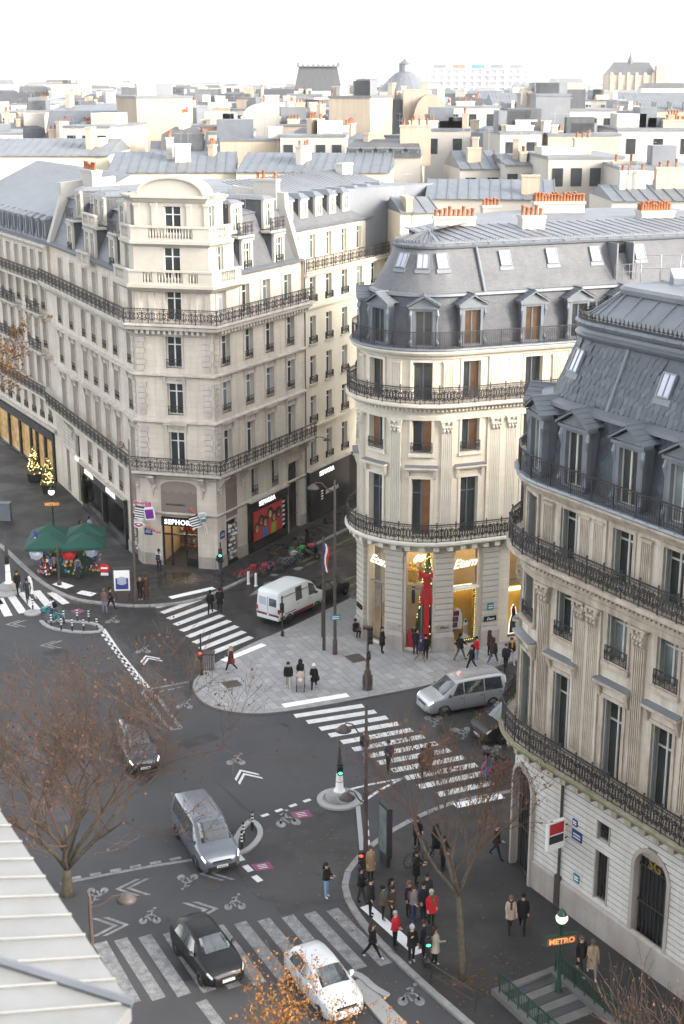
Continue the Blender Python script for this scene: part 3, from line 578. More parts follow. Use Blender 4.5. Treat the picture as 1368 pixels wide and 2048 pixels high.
# mansard on both wings
for a, b, mt in ((0.4, T0, 'slate'), (T1, CE - 0.2, 'slate_warm')):
    mb = MB(); sweep(mb, PA, a, b, [(-0.35, 20.95), (-1.9, 24.6)], caps=False); mb.build('mansard_roof', mt, bA)
    mb = MB(); sweep(mb, PA, a, b, [(-1.9, 24.6), (-1.75, 24.75), (-5.5, 25.5)], caps=False); seams(mb, PA, a, b, 0.8, -1.85, 24.78, -5.5, 25.52); mb.build('zinc_roof', 'zinc_pale', bA)
    mb = MB(); sweep(mb, PA, a, b, [(-0.25, 20.85), (0.12, 20.9), (0.15, 21.08), (-0.1, 21.12), (-0.5, 21.2)]); mb.build('gutter', 'zinc', bA)
for s, n, w_ in ((CL - 17.2, 1, 1.5), (CL - 11.5, 2, 2.9), (CL - 5.6, 1, 1.5), (CR + 5.3, 1, 1.5), (CR + 9.75, 1, 1.5)):
    o = dormer(bA, PA, s, -0.3, 21.0, w_, 2.25, 1.6, n, 'stone_white', 'slate', 'zinc', ww=0.85)
    if n == 1: link('guard_rail', cached(('gd', 0.9, 0.6), lambda: guard_mesh(1.05, 0.6)), o, Matrix.Translation((0, -0.06, 0.1)))
    else: balustrade(bA, PA, s - 1.6, s + 1.6, 0.35, 20.6, 0.95, 'stone_white', [(s - 1.3, s - 0.2), (s + 0.2, s + 1.3)])
    o = dormer(bA, PA, s, -1.15, 23.55, w_, 2.1, 3.2, n, 'stone_white', 'slate', 'zinc_pale', ww=0.85, gm='glass_green')
    mb = MB(); pbox(mb, PA, s - w_ / 2 - 0.35, s + w_ / 2 + 0.35, -1.2, -0.35, 23.3, 23.45); bo = mb.build('balcony', 'stone_white', bA)
    if n == 1: railing(PA, s - w_ / 2 - 0.3, s + w_ / 2 + 0.3, -0.4, 23.45, 0.95, 'scroll', bo)
    else: balustrade(bA, PA, s - 1.8, s + 1.8, -0.3, 23.4, 0.95, 'stone_white', [(s - 1.5, s - 0.2), (s + 0.2, s + 1.5)])
for s, L_ in ((0.35, 1.0), (CE - 0.25, 0.5)):
    mb = MB(); sweep(mb, PA, max(0, s - L_ / 2), s + L_ / 2, [(0.0, 20.9), (-1.3, 24.9), (-1.3, 25.9), (-6, 26.3), (-6, 20.9)]); mb.build('party_wall', 'render_white', bA)
x, y, _ = PA.at(2.2, -3.5, 0); chimney(bA, x, y, 24, 27.0, 3.6, 0.8, math.atan2(21.5, -10.2) + math.pi, 10, 'render_white')
x, y, _ = PA.at(CE - 0.3, -3.0, 0); chimney(bA, x, y, 24, 26.9, 2.0, 0.6, math.atan2(-0.47, 0.88) , 4, 'render_white')
q = MB(); q.extrude([PA.at(0.2, -5.4, 0)[:2], PA.at(CL, -3.4, 0)[:2], PA.at(CR, -3.4, 0)[:2], PA.at(CE, -5.4, 0)[:2], (8, 126), (-12, 132)], 20, 25.45); q.build('flat_roof', 'zinc_pale', bA)
q = MB()                                   # white handrails of the roof walk
for yy in (101.5, 104.0, 106.5):
    a, b = (-17.5 + (yy - 101) * -0.4, yy + 0.6), (-7.0 + (yy - 101) * 0.45, yy)
    for zz in (26.0, 26.5): q.tube((*a, zz), (*b, zz), 0.02, 0.02, 4)
    for k in range(9): t = k / 8; q.tube((a[0] + (b[0] - a[0]) * t, a[1] + (b[1] - a[1]) * t, 25.4), (a[0] + (b[0] - a[0]) * t, a[1] + (b[1] - a[1]) * t, 26.5), 0.025, 0.025, 4)
q.build('roof_handrail', 'alloy', bA)
# ---- street level of A: entrance, signs, shop fronts
def arched(w, h, rise=0.35, n=10): return [(-w / 2, 0), (w / 2, 0)] + [(w / 2 * math.cos(math.pi * i / n), h - rise + rise * math.sin(math.pi * i / n)) for i in range(n + 1)]
def shelf_goods(mb, x0, x1, y0, y1, z0, z1, rows, cols, mats):
    for r_ in range(rows):
        z = z0 + (z1 - z0) * r_ / rows; mb.box(x0, x1, y0, y1, z, z + 0.04, 0); x = x0 + 0.05
        while x < x1 - 0.1:
            ww = random.uniform(0.07, 0.2); mb.box(x, min(x + ww, x1), y0 - 0.02, y1 - 0.02, z + 0.04, z + 0.04 + random.uniform(0.3, 0.75) * (z1 - z0) / rows, random.randrange(1, mats)); x += ww + random.uniform(0.02, 0.09)
for s, w_, h in ((CC[0], 2.72, 2.65), (CR + 1.95, 1.5, 3.1), (CL - 1.9, 1.4, 3.0)):
    z = 3.9 if w_ > 2 else 3.6; mw = PA.mw(s, 0, z)
    q = MB(); q.plate(arched(w_, h, 0.45 if w_ > 2 else 0.3), -0.025, 0.02); o = q.build('arched_panel', 'taupe_panel', bA, mw=mw)
    q = MB(); n = 24; top = [(-w_ / 2 + w_ * i / n, h - 0.82 + 0.08 * math.sin(i * 1.05) + 0.04 * math.sin(i * 2.3)) for i in range(n + 1)]
    q.plate([(-w_ / 2 + 0.02, 0.02), (w_ / 2 - 0.02, 0.02)] + top[::-1], -0.032, -0.02); q.build('panel_band', 'taupe_dark', o)
    if w_ > 2:
        link('lettering', text_mesh('QUELQUE CHOSE DE BEAU', 0.17, 0.004, 'taupe_panel'), o, Matrix.Translation((0, -0.04, 1.12)))
        link('lettering', text_mesh('NOUS RASSEMBLE.', 0.18, 0.004, 'plain_black', bold=0.006), o, Matrix.Translation((-0.25, -0.04, 0.88)))
mw = PA.mw(CC[0], 0, 0)
q = MB(); q.box(-1.36, 1.36, -0.14, 0.1, 3.2, 3.86); o = q.build('shop_sign', 'black_panel', bA, mw=mw)
link('lettering', text_mesh('SEPHORA', 0.5, 0.02, 'letter_white', space=1.12, bold=0.012), o, Matrix.Translation((0.05, -0.17, 3.5)))
q = MB()
for x in (-1.36, 1.24, -0.72, 0.4): q.box(x, x + 0.12, 0.05, 0.16, 0, 3.2)
q.box(-1.36, 1.36, 0.05, 0.16, 2.45, 2.56); q.box(0.52, 1.24, 0.08, 0.13, 0, 0.75)
q.build('entrance_frame', 'black_panel', bA, mw=mw)
q = MB(); q.box(0.52, 1.24, 0.1, 0.115, 0.75, 2.45); q.box(-1.24, -0.72, 0.1, 0.115, 0.05, 2.45); q.build('entrance_pane', 'shop_glass', bA, mw=mw)
q = MB(); q.box(-1.4, 1.4, 0.3, 0.32, 0, 0.02, 1); q.face([(-1.6, 0.3, 0.03), (1.6, 0.3, 0.03), (1.6, 4.5, 0.03), (-1.6, 4.5, 0.03)], 1); q.face([(-1.6, 4.5, 0), (1.6, 4.5, 0), (1.6, 4.5, 3.2), (-1.6, 4.5, 3.2)], 0)
for sg in (-1, 1): q.face([(sg * 1.6, 0.3, 0), (sg * 1.6, 4.5, 0), (sg * 1.6, 4.5, 3.2), (sg * 1.6, 0.3, 3.2)], 0)
q.face([(-1.6, 0.3, 3.19), (1.6, 0.3, 3.19), (1.6, 4.5, 3.19), (-1.6, 4.5, 3.19)], 2)
for yy in (1.2, 2.6, 3.9): q.box(-1.2, 1.2, yy, yy + 0.18, 3.1, 3.15, 3)
q.build('shop_interior', ['shop_wall', 'shop_floor', 'dark_room', 'shop_lamp'], bA, mw=mw)
q = MB(); shelf_goods(q, -1.5, -0.3, 4.1, 4.4, 0.2, 2.8, 6, 6, 6); shelf_goods(q, 0.45, 1.5, 2.6, 2.9, 0.3, 2.6, 5, 6, 6); q.build('shelf', ['plain_black', 'plain_white', 'plain_red', 'wood_yellow', 'taupe_panel', 'paint_magenta'], bA, mw=mw)['kind'] = 'stuff'
for s in (CR + 1.95, CL - 1.88):
    mw = PA.mw(s, 0, 0); q = MB(); q.box(-0.75, 0.75, 0.25, 0.3, 0, 3.4, 0); shelf_goods(q, -0.5, 0.7, 0.0, 0.22, 0.35, 3.1, 8, 6, 3); q.box(-0.75, -0.5, 0.02, 0.2, 0, 3.4, 0); q.box(-0.75, 0.75, 0.0, 0.2, 0, 0.3, 0)
    q.build('display_case', ['plain_black', 'plain_white', 'taupe_panel'], bA, mw=mw)
def shopfront(parent, P, s, w_, h, label_txt, split, frame='black_panel'):
    mw = P.mw(s, 0, 0); q = MB(); q.box(-w_ / 2, w_ / 2, -0.3, 0.05, h - 0.75, h); q.box(-w_ / 2 - 0.1, w_ / 2 + 0.1, -0.42, 0.05, h, h + 0.1, 1); q.box(-w_ / 2, w_ / 2, -0.25, 0.05, 0.12, 0.75)
    n = split
    for i in range(n + 1):
        x = -w_ / 2 + i * (w_ - 0.3) / n; q.box(x, x + 0.3, -0.27, 0.05, 0.75, h - 0.75)
    o = q.build('shopfront', [frame, 'stone_trim'], parent, mw=mw)
    for i in range(n):
        x0 = -w_ / 2 + 0.3 + i * (w_ - 0.3) / n; x1 = x0 + (w_ - 0.3) / n - 0.3; g = MB(); g.box(x0, x1, -0.05, -0.03, 0.75, h - 0.75); g.build('pane', 'shop_glass', o)
    for x in split_x(w_, n, label_txt): link('lettering', text_mesh(label_txt, 0.5, 0.02, 'letter_white', space=1.12, bold=0.012), o, Matrix.Translation((x, -0.33, h - 0.36)))
    return o, mw
def split_x(w_, n, t): return [] if not t else [-w_ / 2 + (i + 0.5) * w_ / n - 0.4 for i in range(n)]
o, mwl = shopfront(bA, PA, CL - 9.55, 12.1, 4.05, 'SEPHORA', 2)
q = MB(); q.face([(-6, 1.6, 0), (6, 1.6, 0), (6, 1.6, 3.4), (-6, 1.6, 3.4)], 0); q.box(-5.8, 5.8, 1.2, 1.5, 3.0, 3.1, 4)
shelf_goods(q, -5.8, -1.0, 1.2, 1.5, 0.5, 3.0, 5, 6, 4); shelf_goods(q, 0.6, 5.6, 1.2, 1.5, 0.5, 3.0, 5, 6, 4)
q.box(0.9, 1.6, 0.2, 0.5, 0.8, 2.3, 5); q.box(1.05, 1.45, 0.2, 0.5, 2.3, 2.7, 6); q.box(2.6, 3.1, 0.2, 0.6, 0.8, 1.5, 3); q.box(3.3, 4.2, 0.2, 0.6, 0.8, 1.7, 6); q.box(4.4, 5.1, 0.25, 0.6, 0.8, 1.3, 5)
q.build('window_display', ['taupe_dark', 'plain_white', 'taupe_panel', 'plain_black', 'shop_lamp_soft', 'plain_blue', 'paint_magenta'], bA, mw=mwl)
o, mwr = shopfront(bA, PA, CR + 6.85, 5.5, 4.05, 'SEPHORA', 1)
# poster of five laughing faces: flat print, drawn as thin coloured shapes on a lit board
q = MB(); q.box(-2.1, 2.0, -0.18, -0.1, 0.85, 3.15, 0)
pz = [(-1.7, 1.75, 3, 6), (-1.1, 2.2, 4, 6), (-0.5, 1.95, 3, 7), (0.2, 2.45, 5, 6), (0.75, 2.05, 3, 8), (1.45, 2.2, 4, 6)]
for i, (x, z, sk, cl) in enumerate(pz):
    y = -0.185 - 0.006 * i
    q.plate([(x + 0.42 * math.cos(k * 0.5236), z + 0.1 + 0.45 * math.sin(k * 0.5236)) for k in range(12)], y, y + 0.002, 1)
    if z > 1.6: q.plate([(x - 0.45, 0.86), (x + 0.45, 0.86), (x + 0.36, z - 0.35), (x - 0.36, z - 0.35)], y - 0.001, y + 0.001, cl)
    q.plate([(x + 0.22 * math.cos(k * 0.5236), z + 0.3 * math.sin(k * 0.5236)) for k in range(12)], y - 0.003, y - 0.001, sk)
    q.plate([(x - 0.1, z - 0.1), (x - 0.05, z - 0.17), (x + 0.05, z - 0.17), (x + 0.1, z - 0.1)], y - 0.005, y - 0.003, 2)
mat('poster_red', (0.30, 0.035, 0.03), (0.20, 0.02, 0.025), 1.5, 0.5, emit=(0.5, 0.05, 0.04), estr=0.03)
mat('skin_a', (0.45, 0.24, 0.14), (0.38, 0.19, 0.11), 6.0, 0.6); mat('skin_b', (0.22, 0.10, 0.055), (0.18, 0.085, 0.045), 6.0, 0.6); mat('skin_c', (0.58, 0.37, 0.27), (0.50, 0.30, 0.21), 6.0, 0.6)
mat('lime', (0.30, 0.42, 0.03), (0.25, 0.36, 0.03), 2.0, 0.6); mat('azure', (0.02, 0.18, 0.55), (0.02, 0.14, 0.45), 2.0, 0.6); mat('hair_dark', (0.018, 0.012, 0.010), (0.03, 0.02, 0.015), 8.0, 0.6)
q.build('poster', ['poster_red', 'hair_dark', 'plain_white', 'skin_a', 'skin_b', 'skin_c', 'poster_red', 'azure', 'lime'], bA, mw=mwr)
q = MB()
for k in range(6): q.box(2.15, 2.5, -0.16, -0.12, 1.0 + k * 0.36, 1.18 + k * 0.36)
q.build('striped_panel', 'plain_white', bA, mw=mwr)
q = MB(); q.box(-2.7, 2.7, 0.3, 0.35, 0.1, 3.4); q.build('shop_back_wall', 'dark_room', bA, mw=mwr)
mw = PA.mw(CR + 11.0, -0.3, 0); q = MB(); q.plate([(-0.85, 0), (0.85, 0), (0.85, 4.9)] + [(0.85 * math.cos(math.pi * i / 8), 4.9 + 0.7 * math.sin(math.pi * i / 8)) for i in range(1, 8)] + [(-0.85, 4.9)], 0.0, 0.08)
for x in (-0.6, -0.1, 0.15, 0.6): q.box(x - 0.03, x + 0.03, -0.06, 0, 0.1, 5.3)
for z in (0.1, 1.2, 2.55, 2.75): q.box(-0.85, 0.85, -0.06, 0, z, z + 0.08)
q.build('carriage_door', 'iron', bA, mw=mw)
for s, w_, z1 in ((CL - 17.1, 1.2, 6.0), (CL - 20.55, 0.9, 5.0)):
    q = MB(); q.box(-w_ / 2, w_ / 2, 0.2, 0.26, 0.2, z1)
    for x in (-0.3, 0, 0.3): q.box(x - 0.02, x + 0.02, 0.16, 0.2, 0.2, z1)
    q.build('dark_doorway', 'black_panel', bA, mw=PA.mw(s, 0, 0))
q = MB(); q.box(-0.55, 0.55, -0.35, -0.3, 4.0, 4.3, 1); q.build('small_lit_sign', ['black_panel', 'letter_white'], bA, mw=PA.mw(CL - 16.4, 0, 0))
for z in range(9):                                  # drafted courses of the ground storey
    zz = 0.75 + z * 0.42
    mb = MB(); pbox(mb, PA, 0.05, CL - 17.8, -0.01, 0.05, 4.25 + (z * 0.30 if z < 8 else 0), 4.25 + z * 0.30 + 0.25) if z < 8 else None
    if mb.v: mb.build('stone_course', 'stone_trim', bA)
for s, w_ in ((CL + 0.75, 1.3), (CR - 0.8, 1.3), (CR + 0.6, 1.05), (CR + 3.4, 1.2), (CR + 9.9, 0.4), (CR + 12.4, 0.7), (CL - 0.5, 1.0), (CL - 3.05, 0.75)):
    q = MB(); q.box(-w_ / 2, w_ / 2, -0.1, 0.02, 0, 1.0); q.build('plinth', 'stone_plinth', bA, mw=PA.mw(s, 0, 0))
# hanging decorations over the entrance
def deco_bottle(q):
    q.plate([(-0.34, -0.55), (0.34, -0.55), (0.4, -0.4), (0.4, 0.3), (0.28, 0.42), (-0.28, 0.42), (-0.4, 0.3), (-0.4, -0.4)], -0.05, 0.05, 0); q.plate([(-0.27, -0.45), (0.27, -0.45), (0.31, -0.35), (0.31, 0.24), (-0.31, 0.24), (-0.31, -0.35)], -0.07, -0.05, 1)
    q.box(-0.2, 0.2, -0.06, 0.06, 0.42, 0.75, 2)
def deco_lips(q):
    q.plate([(-0.5, 0.0), (-0.25, -0.25), (0.1, -0.27), (0.5, 0.02), (0.2, 0.2), (0.03, 0.13), (-0.18, 0.2)], -0.05, 0.05, 0); q.plate([(-0.38, 0.0), (-0.2, -0.16), (0.08, -0.18), (0.38, 0.02), (0.16, 0.12), (0.03, 0.06), (-0.14, 0.12)], -0.07, -0.05, 3); q.plate([(-0.25, 0.0), (0.0, -0.06), (0.24, 0.01), (0.0, 0.05)], -0.08, -0.07, 0)
def deco_stripes(q, tilt=0.0):
    for k in range(5): q.box(-0.34, 0.34, -0.1, 0.1, -0.45 + k * 0.18, -0.36 + k * 0.18, 0); q.box(-0.335, 0.335, -0.095, 0.095, -0.36 + k * 0.18, -0.27 + k * 0.18, 4)
def deco_brush(q):
    q.box(-0.07, 0.07, -0.05, 0.05, -0.95, -0.1, 0); q.box(-0.03, 0.03, -0.06, -0.05, -0.9, -0.1, 5); q.box(-0.14, 0.14, -0.06, 0.06, -0.1, 0.12, 6)
    q.plate([(-0.14, 0.12), (0.14, 0.12), (0.34, 0.42), (0.2, 0.6), (-0.2, 0.6), (-0.34, 0.42)], -0.05, 0.05, 0)
    for k in range(5): q.box(-0.2 + k * 0.09, -0.16 + k * 0.09, -0.065, -0.05, 0.2, 0.5, 6)
def deco_bow(q, sc=1.0):
    for i in range(9):
        a = i * 0.7; c = (math.cos(a) * 0.14 + (i - 4) * 0.12, 0.05 * math.sin(a * 2), math.sin(a) * 0.12); q.ball(c, 0.11, 6, 7, 0.7)
mat('violet', (0.12, 0.03, 0.25), (0.30, 0.02, 0.22), 2.0, 0.3); mat('coral', (0.55, 0.16, 0.10), (0.40, 0.10, 0.08), 8.0, 0.6); mat('pink', (0.55, 0.12, 0.25), (0.4, 0.08, 0.18), 8.0, 0.6); mat('teal', (0.03, 0.20, 0.25), (0.02, 0.15, 0.2), 3.0, 0.4); mat('lips', (0.30, 0.02, 0.06), (0.25, 0.02, 0.05), 3.0, 0.3)
DM = ['plain_white', 'violet', 'pink', 'lips', 'plain_black', 'coral', 'teal', 'coral']
for fn, x, z, tl in ((deco_bottle, -2.0, 4.3, -0.15), (deco_lips, -2.85, 3.35, 0.1), (deco_stripes, -2.75, 4.25, 0.1), (deco_bow, -2.9, 4.95, -0.2), (deco_bow, -1.9, 3.0, 0.2), (deco_stripes, 1.45, 3.85, -0.35), (deco_brush, 2.1, 4.0, -0.2), (deco_bow, 1.35, 4.55, 0.3)):
    q = MB(); fn(q); d = -0.75 if fn is not deco_bow else -0.6
    q.build('shop_decoration', DM if not (fn is deco_bow and x < -2.5) else DM[:7] + ['pink'], bA, mw=PA.mw(CC[0], 0, 0) @ Matrix.Translation((x, d, z)) @ Matrix.Rotation(tl, 4, 'Y'))
for s, z in ((CL + 0.45, 2.35), (CR + 0.65, 2.3)):       # blue street name plates
    q = MB(); q.plate([(-0.3, 0), (0.3, 0), (0.3, 0.5), (0, 0.62), (-0.3, 0.5)], -0.04, 0.0, 0); q.box(-0.22, 0.22, -0.046, -0.04, 0.2, 0.25, 1); q.box(-0.18, 0.18, -0.046, -0.04, 0.34, 0.38, 1); q.build('street_name_plate', ['plain_blue', 'plain_white'], bA, mw=PA.mw(s, -0.01, z))

# ================================================================== building A2: plain cream house along the side street
dA2 = Vector((0.4704, 0.8825)); PN = Path([AE, (AE[0] + 19.2 * dA2.x, AE[1] + 19.2 * dA2.y)])
bN = tag(empty('cream_house'), 'plain cream rendered house with a long row of grey dormers beside the corner building', 'building')
cols = [1.35, 3.95, 6.6, 9.2, 11.8, 14.4, 17.0]; RN = [(4.7, 7.05), (8.1, 10.2), (11.25, 13.4), (14.4, 16.5), (17.6, 19.5)]
mb = MB(); wall(mb, PN, 0, 19.2, 0, 19.9, [(c - 0.5, c + 0.5, a, b) for c in cols for a, b in RN] + [(0.3, 6.9, 0.05, 4.2), (7.4, 10.5, 0.05, 4.2)], 0.3)
tops = [c - 0.45 for c in cols]; wall(mb, PN, 0, 19.2, 19.9, 23.0, [(c - 0.5, c + 0.5, 20.6, 22.5) for c in tops], 0.3, d=-1.2)
mb.face([PN.at(0, -1.2, 19.9), PN.at(19.2, -1.2, 19.9), PN.at(19.2, 0, 19.9), PN.at(0, 0, 19.9)]); mb.face([PN.at(19.2, 0, 0), PN.at(19.2, -9, 0), PN.at(19.2, -9, 23), PN.at(19.2, -1.2, 23), PN.at(19.2, 0, 19.9)])
mb.build('wall', 'render_cream', bN)
mb = MB(); mb.face([PN.at(0, -1.7, 4), PN.at(19.2, -1.7, 4), PN.at(19.2, -1.7, 22.9), PN.at(0, -1.7, 22.9)]); mb.build('room_wall', 'dark_room', bN)  # dark sheet whose colour stands for the unlit rooms
for c in cols:
    for k, (a, b) in enumerate(RN):
        g = random.choice(['glass_curtain', 'glass_dark', 'glass_curtain', 'glass_green']); window(bN, PN, c, a, 1.0, b - a, gm=g, gms=(g, 'glass_dark' if random.random() < 0.5 else g), transom=0.76, guard=0.55, gd=0.12)
for c in tops: window(bN, PN, c, 20.6, 1.0, 1.9, gm='glass_green', transom=0.76, d=-1.45)
for z, dd in ((17.2, 0.25), (19.75, 0.3), (7.8, 0.35), (13.95, 0.0)):
    if dd: mb = MB(); sweep(mb, PN, 0, 19.2, [(0, z - 0.12), (dd, z - 0.05), (dd, z + 0.1), (0, z + 0.14)]); mb.build('ledge', 'render_cream', bN)
for c in cols:
    for a, b in RN[1:4]: q = MB(); q.box(-0.7, 0.7, -0.16, 0.02, a - 0.14, a - 0.03); q.build('sill', 'stone_trim', bN, mw=PN.mw(c, 0, 0))
mb = MB(); pbox(mb, PN, 0, 19.2, -0.05, 0.25, 19.92, 20.0); o = mb.build('balcony', 'stone_trim', bN); railing(PN, 0.2, 19.0, 0.12, 20.0, 1.0, 'scroll', o, 1.4)
mb = MB(); sweep(mb, PN, 0, 19.2, [(-1.2, 22.85), (-0.95, 22.95), (-0.9, 23.1), (-1.2, 23.15)]); mb.build('gutter', 'zinc', bN)
mb = MB(); sweep(mb, PN, 0, 19.2, [(-1.15, 23.1), (-3.3, 25.5)], caps=False); mb.build('mansard_roof', 'slate_warm', bN)
mb = MB(); sweep(mb, PN, 0, 19.2, [(-3.3, 25.5), (-3.2, 25.6), (-7.2, 26.5)], caps=False); seams(mb, PN, 0, 19.2, 0.62, -3.25, 25.6, -7.2, 26.53, 0, 0.045); mb.build('zinc_roof', 'zinc_pale', bN)
mb = MB(); mb.face([PN.at(19.2, -1.15, 23), PN.at(19.2, -3.3, 25.5), PN.at(19.2, -7.2, 26.5), PN.at(19.2, -11, 25), PN.at(19.2, -11, 0), PN.at(19.2, -1.15, 0)]); mb.build('gable_wall', 'render_cream', bN)
for i in range(8):
    s = 0.75 + i * 2.3; o = dormer(bN, PN, s, -1.65, 23.75, 1.15, 1.5, 2.4, 1, 'render_white', 'slate', 'zinc', ww=0.72, gm='glass_green', slope=0.4)
x, y, _ = PN.at(17.8, -6.0, 0); chimney(bN, x, y, 24, 27.1, 1.6, 0.7, 1.0, 0, 'render_white')
o, mwn = shopfront(bN, PN, 3.55, 6.8, 4.25, None, 1); q = MB(); q.box(-3.3, 3.3, -0.31, -0.26, 0.1, 4.2); o2 = q.build('black_hoarding', 'black_panel', bN, mw=mwn)
link('lettering', text_mesh('SEPHORA', 0.52, 0.02, 'letter_white', space=1.12, bold=0.012), o2, Matrix.Translation((-0.6, -0.335, 3.75)))
link('lettering', text_mesh('SEPHORA', 0.5, 0.01, 'plain_white', space=1.05), o2, Matrix.Translation((0.3, -0.325, 2.0)))
q = MB()
for k in range(4): q.box(-1.55, -1.2, -0.325, -0.315, 1.55 + k * 0.22, 1.66 + k * 0.22)
q.build('logo_bars', 'plain_white', o2)
q = MB(); q.box(7.45, 10.45, 0.15, 0.2, 0.1, 4.2); q.build('dark_doorway', 'black_panel', bN, mw=PN.mw(0, 0, 0))
q = MB(); q.path([(0.55, -0.1, 6.95), (0.6, -1.0, 7.15), (0.65, -1.5, 7.1)], 0.03, 5); q.lathe([(0.05, 0.12), (0.3, 0.0), (0.28, -0.05), (0.02, -0.02)], 10, (0.65, -1.55, 6.98)); q.build('wall_lamp', 'iron_rust', bN, mw=PN.mw(0.05, 0, 0))
for s0 in (12.9,):
    q = MB(); q.path([(-0.05, -0.05, 0.2), (-0.05, -0.05, 20.5), (-0.2, -0.15, 21)], 0.05, 6); q.build('downpipe', 'zinc', bN, mw=PN.mw(0.1, 0, 0))

# ================================================================== building D: the long house at the left edge
PD = Path([(AS[0] - 0.49 * 26, AS[1] + 0.872 * 26), AS]); LD = PD.L
bD = tag(empty('boulevard_house'), 'long sooty stone boulevard house with slender dormers and gold lit shop windows', 'building')
cd_ = [LD - x for x in (1.6, 3.9, 6.2, 8.6, 11.0, 13.5, 16.0, 18.6, 21.2)]; RD = [(8.4, 10.9), (11.9, 14.2), (15.2, 17.3), (18.2, 20.1)]
mb = MB(); wall(mb, PD, 0, LD, 0, 20.7, [(c - 0.55, c + 0.55, a, b) for c in cd_ for a, b in RD] + [(c - 0.5, c + 0.5, 5.3, 7.0) for c in cd_] + [(0.5, LD - 0.8, 0.1, 4.4)], 0.32); mb.build('wall', 'stone_grey', bD)
mb = MB(); mb.face([PD.at(0, -0.8, 4), PD.at(LD, -0.8, 4), PD.at(LD, -0.8, 20.5), PD.at(0, -0.8, 20.5)]); mb.build('room_wall', 'dark_room', bD)  # room darkness painted as one near-black sheet
for c in cd_:
    for k, (a, b) in enumerate(RD): o = window(bD, PD, c, a, 1.1, b - a, gm=random.choice(glz), transom=0.74, guard=0.6 if k in (1, 2) else 0); surround(o, 1.1, b - a, 'stone_trim', hood=k < 2)
    window(bD, PD, c, 5.3, 1.0, 1.7, transom=0, guard=0.6)
for z, dd, rl in ((7.6, 0.9, 1), (17.55, 0.9, 1), (11.3, 0.3, 0), (14.6, 0.3, 0), (4.75, 0.3, 0), (20.6, 0.3, 0)):
    mb = MB(); sweep(mb, PD, 0, LD, [(0, z - 0.25), (dd * 0.5, z - 0.2), (dd, z), (dd, z + 0.18), (0, z + 0.2)]); o = mb.build('balcony' if rl else 'string_course', 'stone_trim', bD)
    if rl: railing(PD, 0.2, LD, dd - 0.08, z + 0.19, 1.0, 'scroll', o)
for z in (11.45, 14.75):
    for c0, c1 in ((LD - 4.6, LD - 0.9), (LD - 14.2, LD - 7.8)): mb = MB(); pbox(mb, PD, c0, c1, 0, 0.7, z, z + 0.14); o = mb.build('balcony', 'stone_trim', bD); railing(PD, c0 + 0.05, c1 - 0.05, 0.64, z + 0.14, 0.95, 'scroll', o)
mb = MB(); sweep(mb, PD, 0, LD - 0.3, [(-0.2, 20.8), (-1.0, 22.9)], caps=False); mb.build('mansard_roof', 'slate', bD)
mb = MB(); sweep(mb, PD, 0, LD - 0.3, [(-1.0, 22.9), (-0.9, 23.05), (-8.0, 26.3)], caps=False); seams(mb, PD, 0, LD - 0.3, 0.7, -0.95, 23.05, -8.0, 26.32, 0, 0.03); mb.build('zinc_roof', 'zinc', bD)
mb = MB(); sweep(mb, PD, 0, LD, [(-0.2, 20.75), (0.1, 20.8), (0.12, 20.98), (-0.3, 21.0)]); mb.build('gutter', 'zinc', bD)
for i in range(13): dormer(bD, PD, LD - 1.3 - i * 1.75, -0.28, 21.05, 0.85, 1.75, 1.1, 1, 'zinc_dark', 'zinc_dark', 'zinc', ww=0.5, slope=0.3)
mw = PD.mw(LD - 6.5, 0, 0); q = MB(); q.box(-12, 5.7, -0.2, 0.05, 3.7, 4.45); q.box(-12, 5.7, -0.2, 0.05, 0.1, 0.5)
for x in (-11.9, -8.0, -4.5, -1.2, 0.6, 3.0, 5.3): q.box(x, x + 0.4, -0.2, 0.05, 0.5, 3.7)
o = q.build('shopfront', 'black_panel', bD, mw=mw);
for x0, x1 in ((-11.5, -8.0), (-7.6, -4.5), (-4.1, -1.2), (-0.8, 0.6), (1.0, 3.0), (3.4, 5.3)):
    q = MB(); q.box(x0, x1, 0.0, 0.02, 0.5, 3.7); q.build('lit_window', 'warm_window', o)
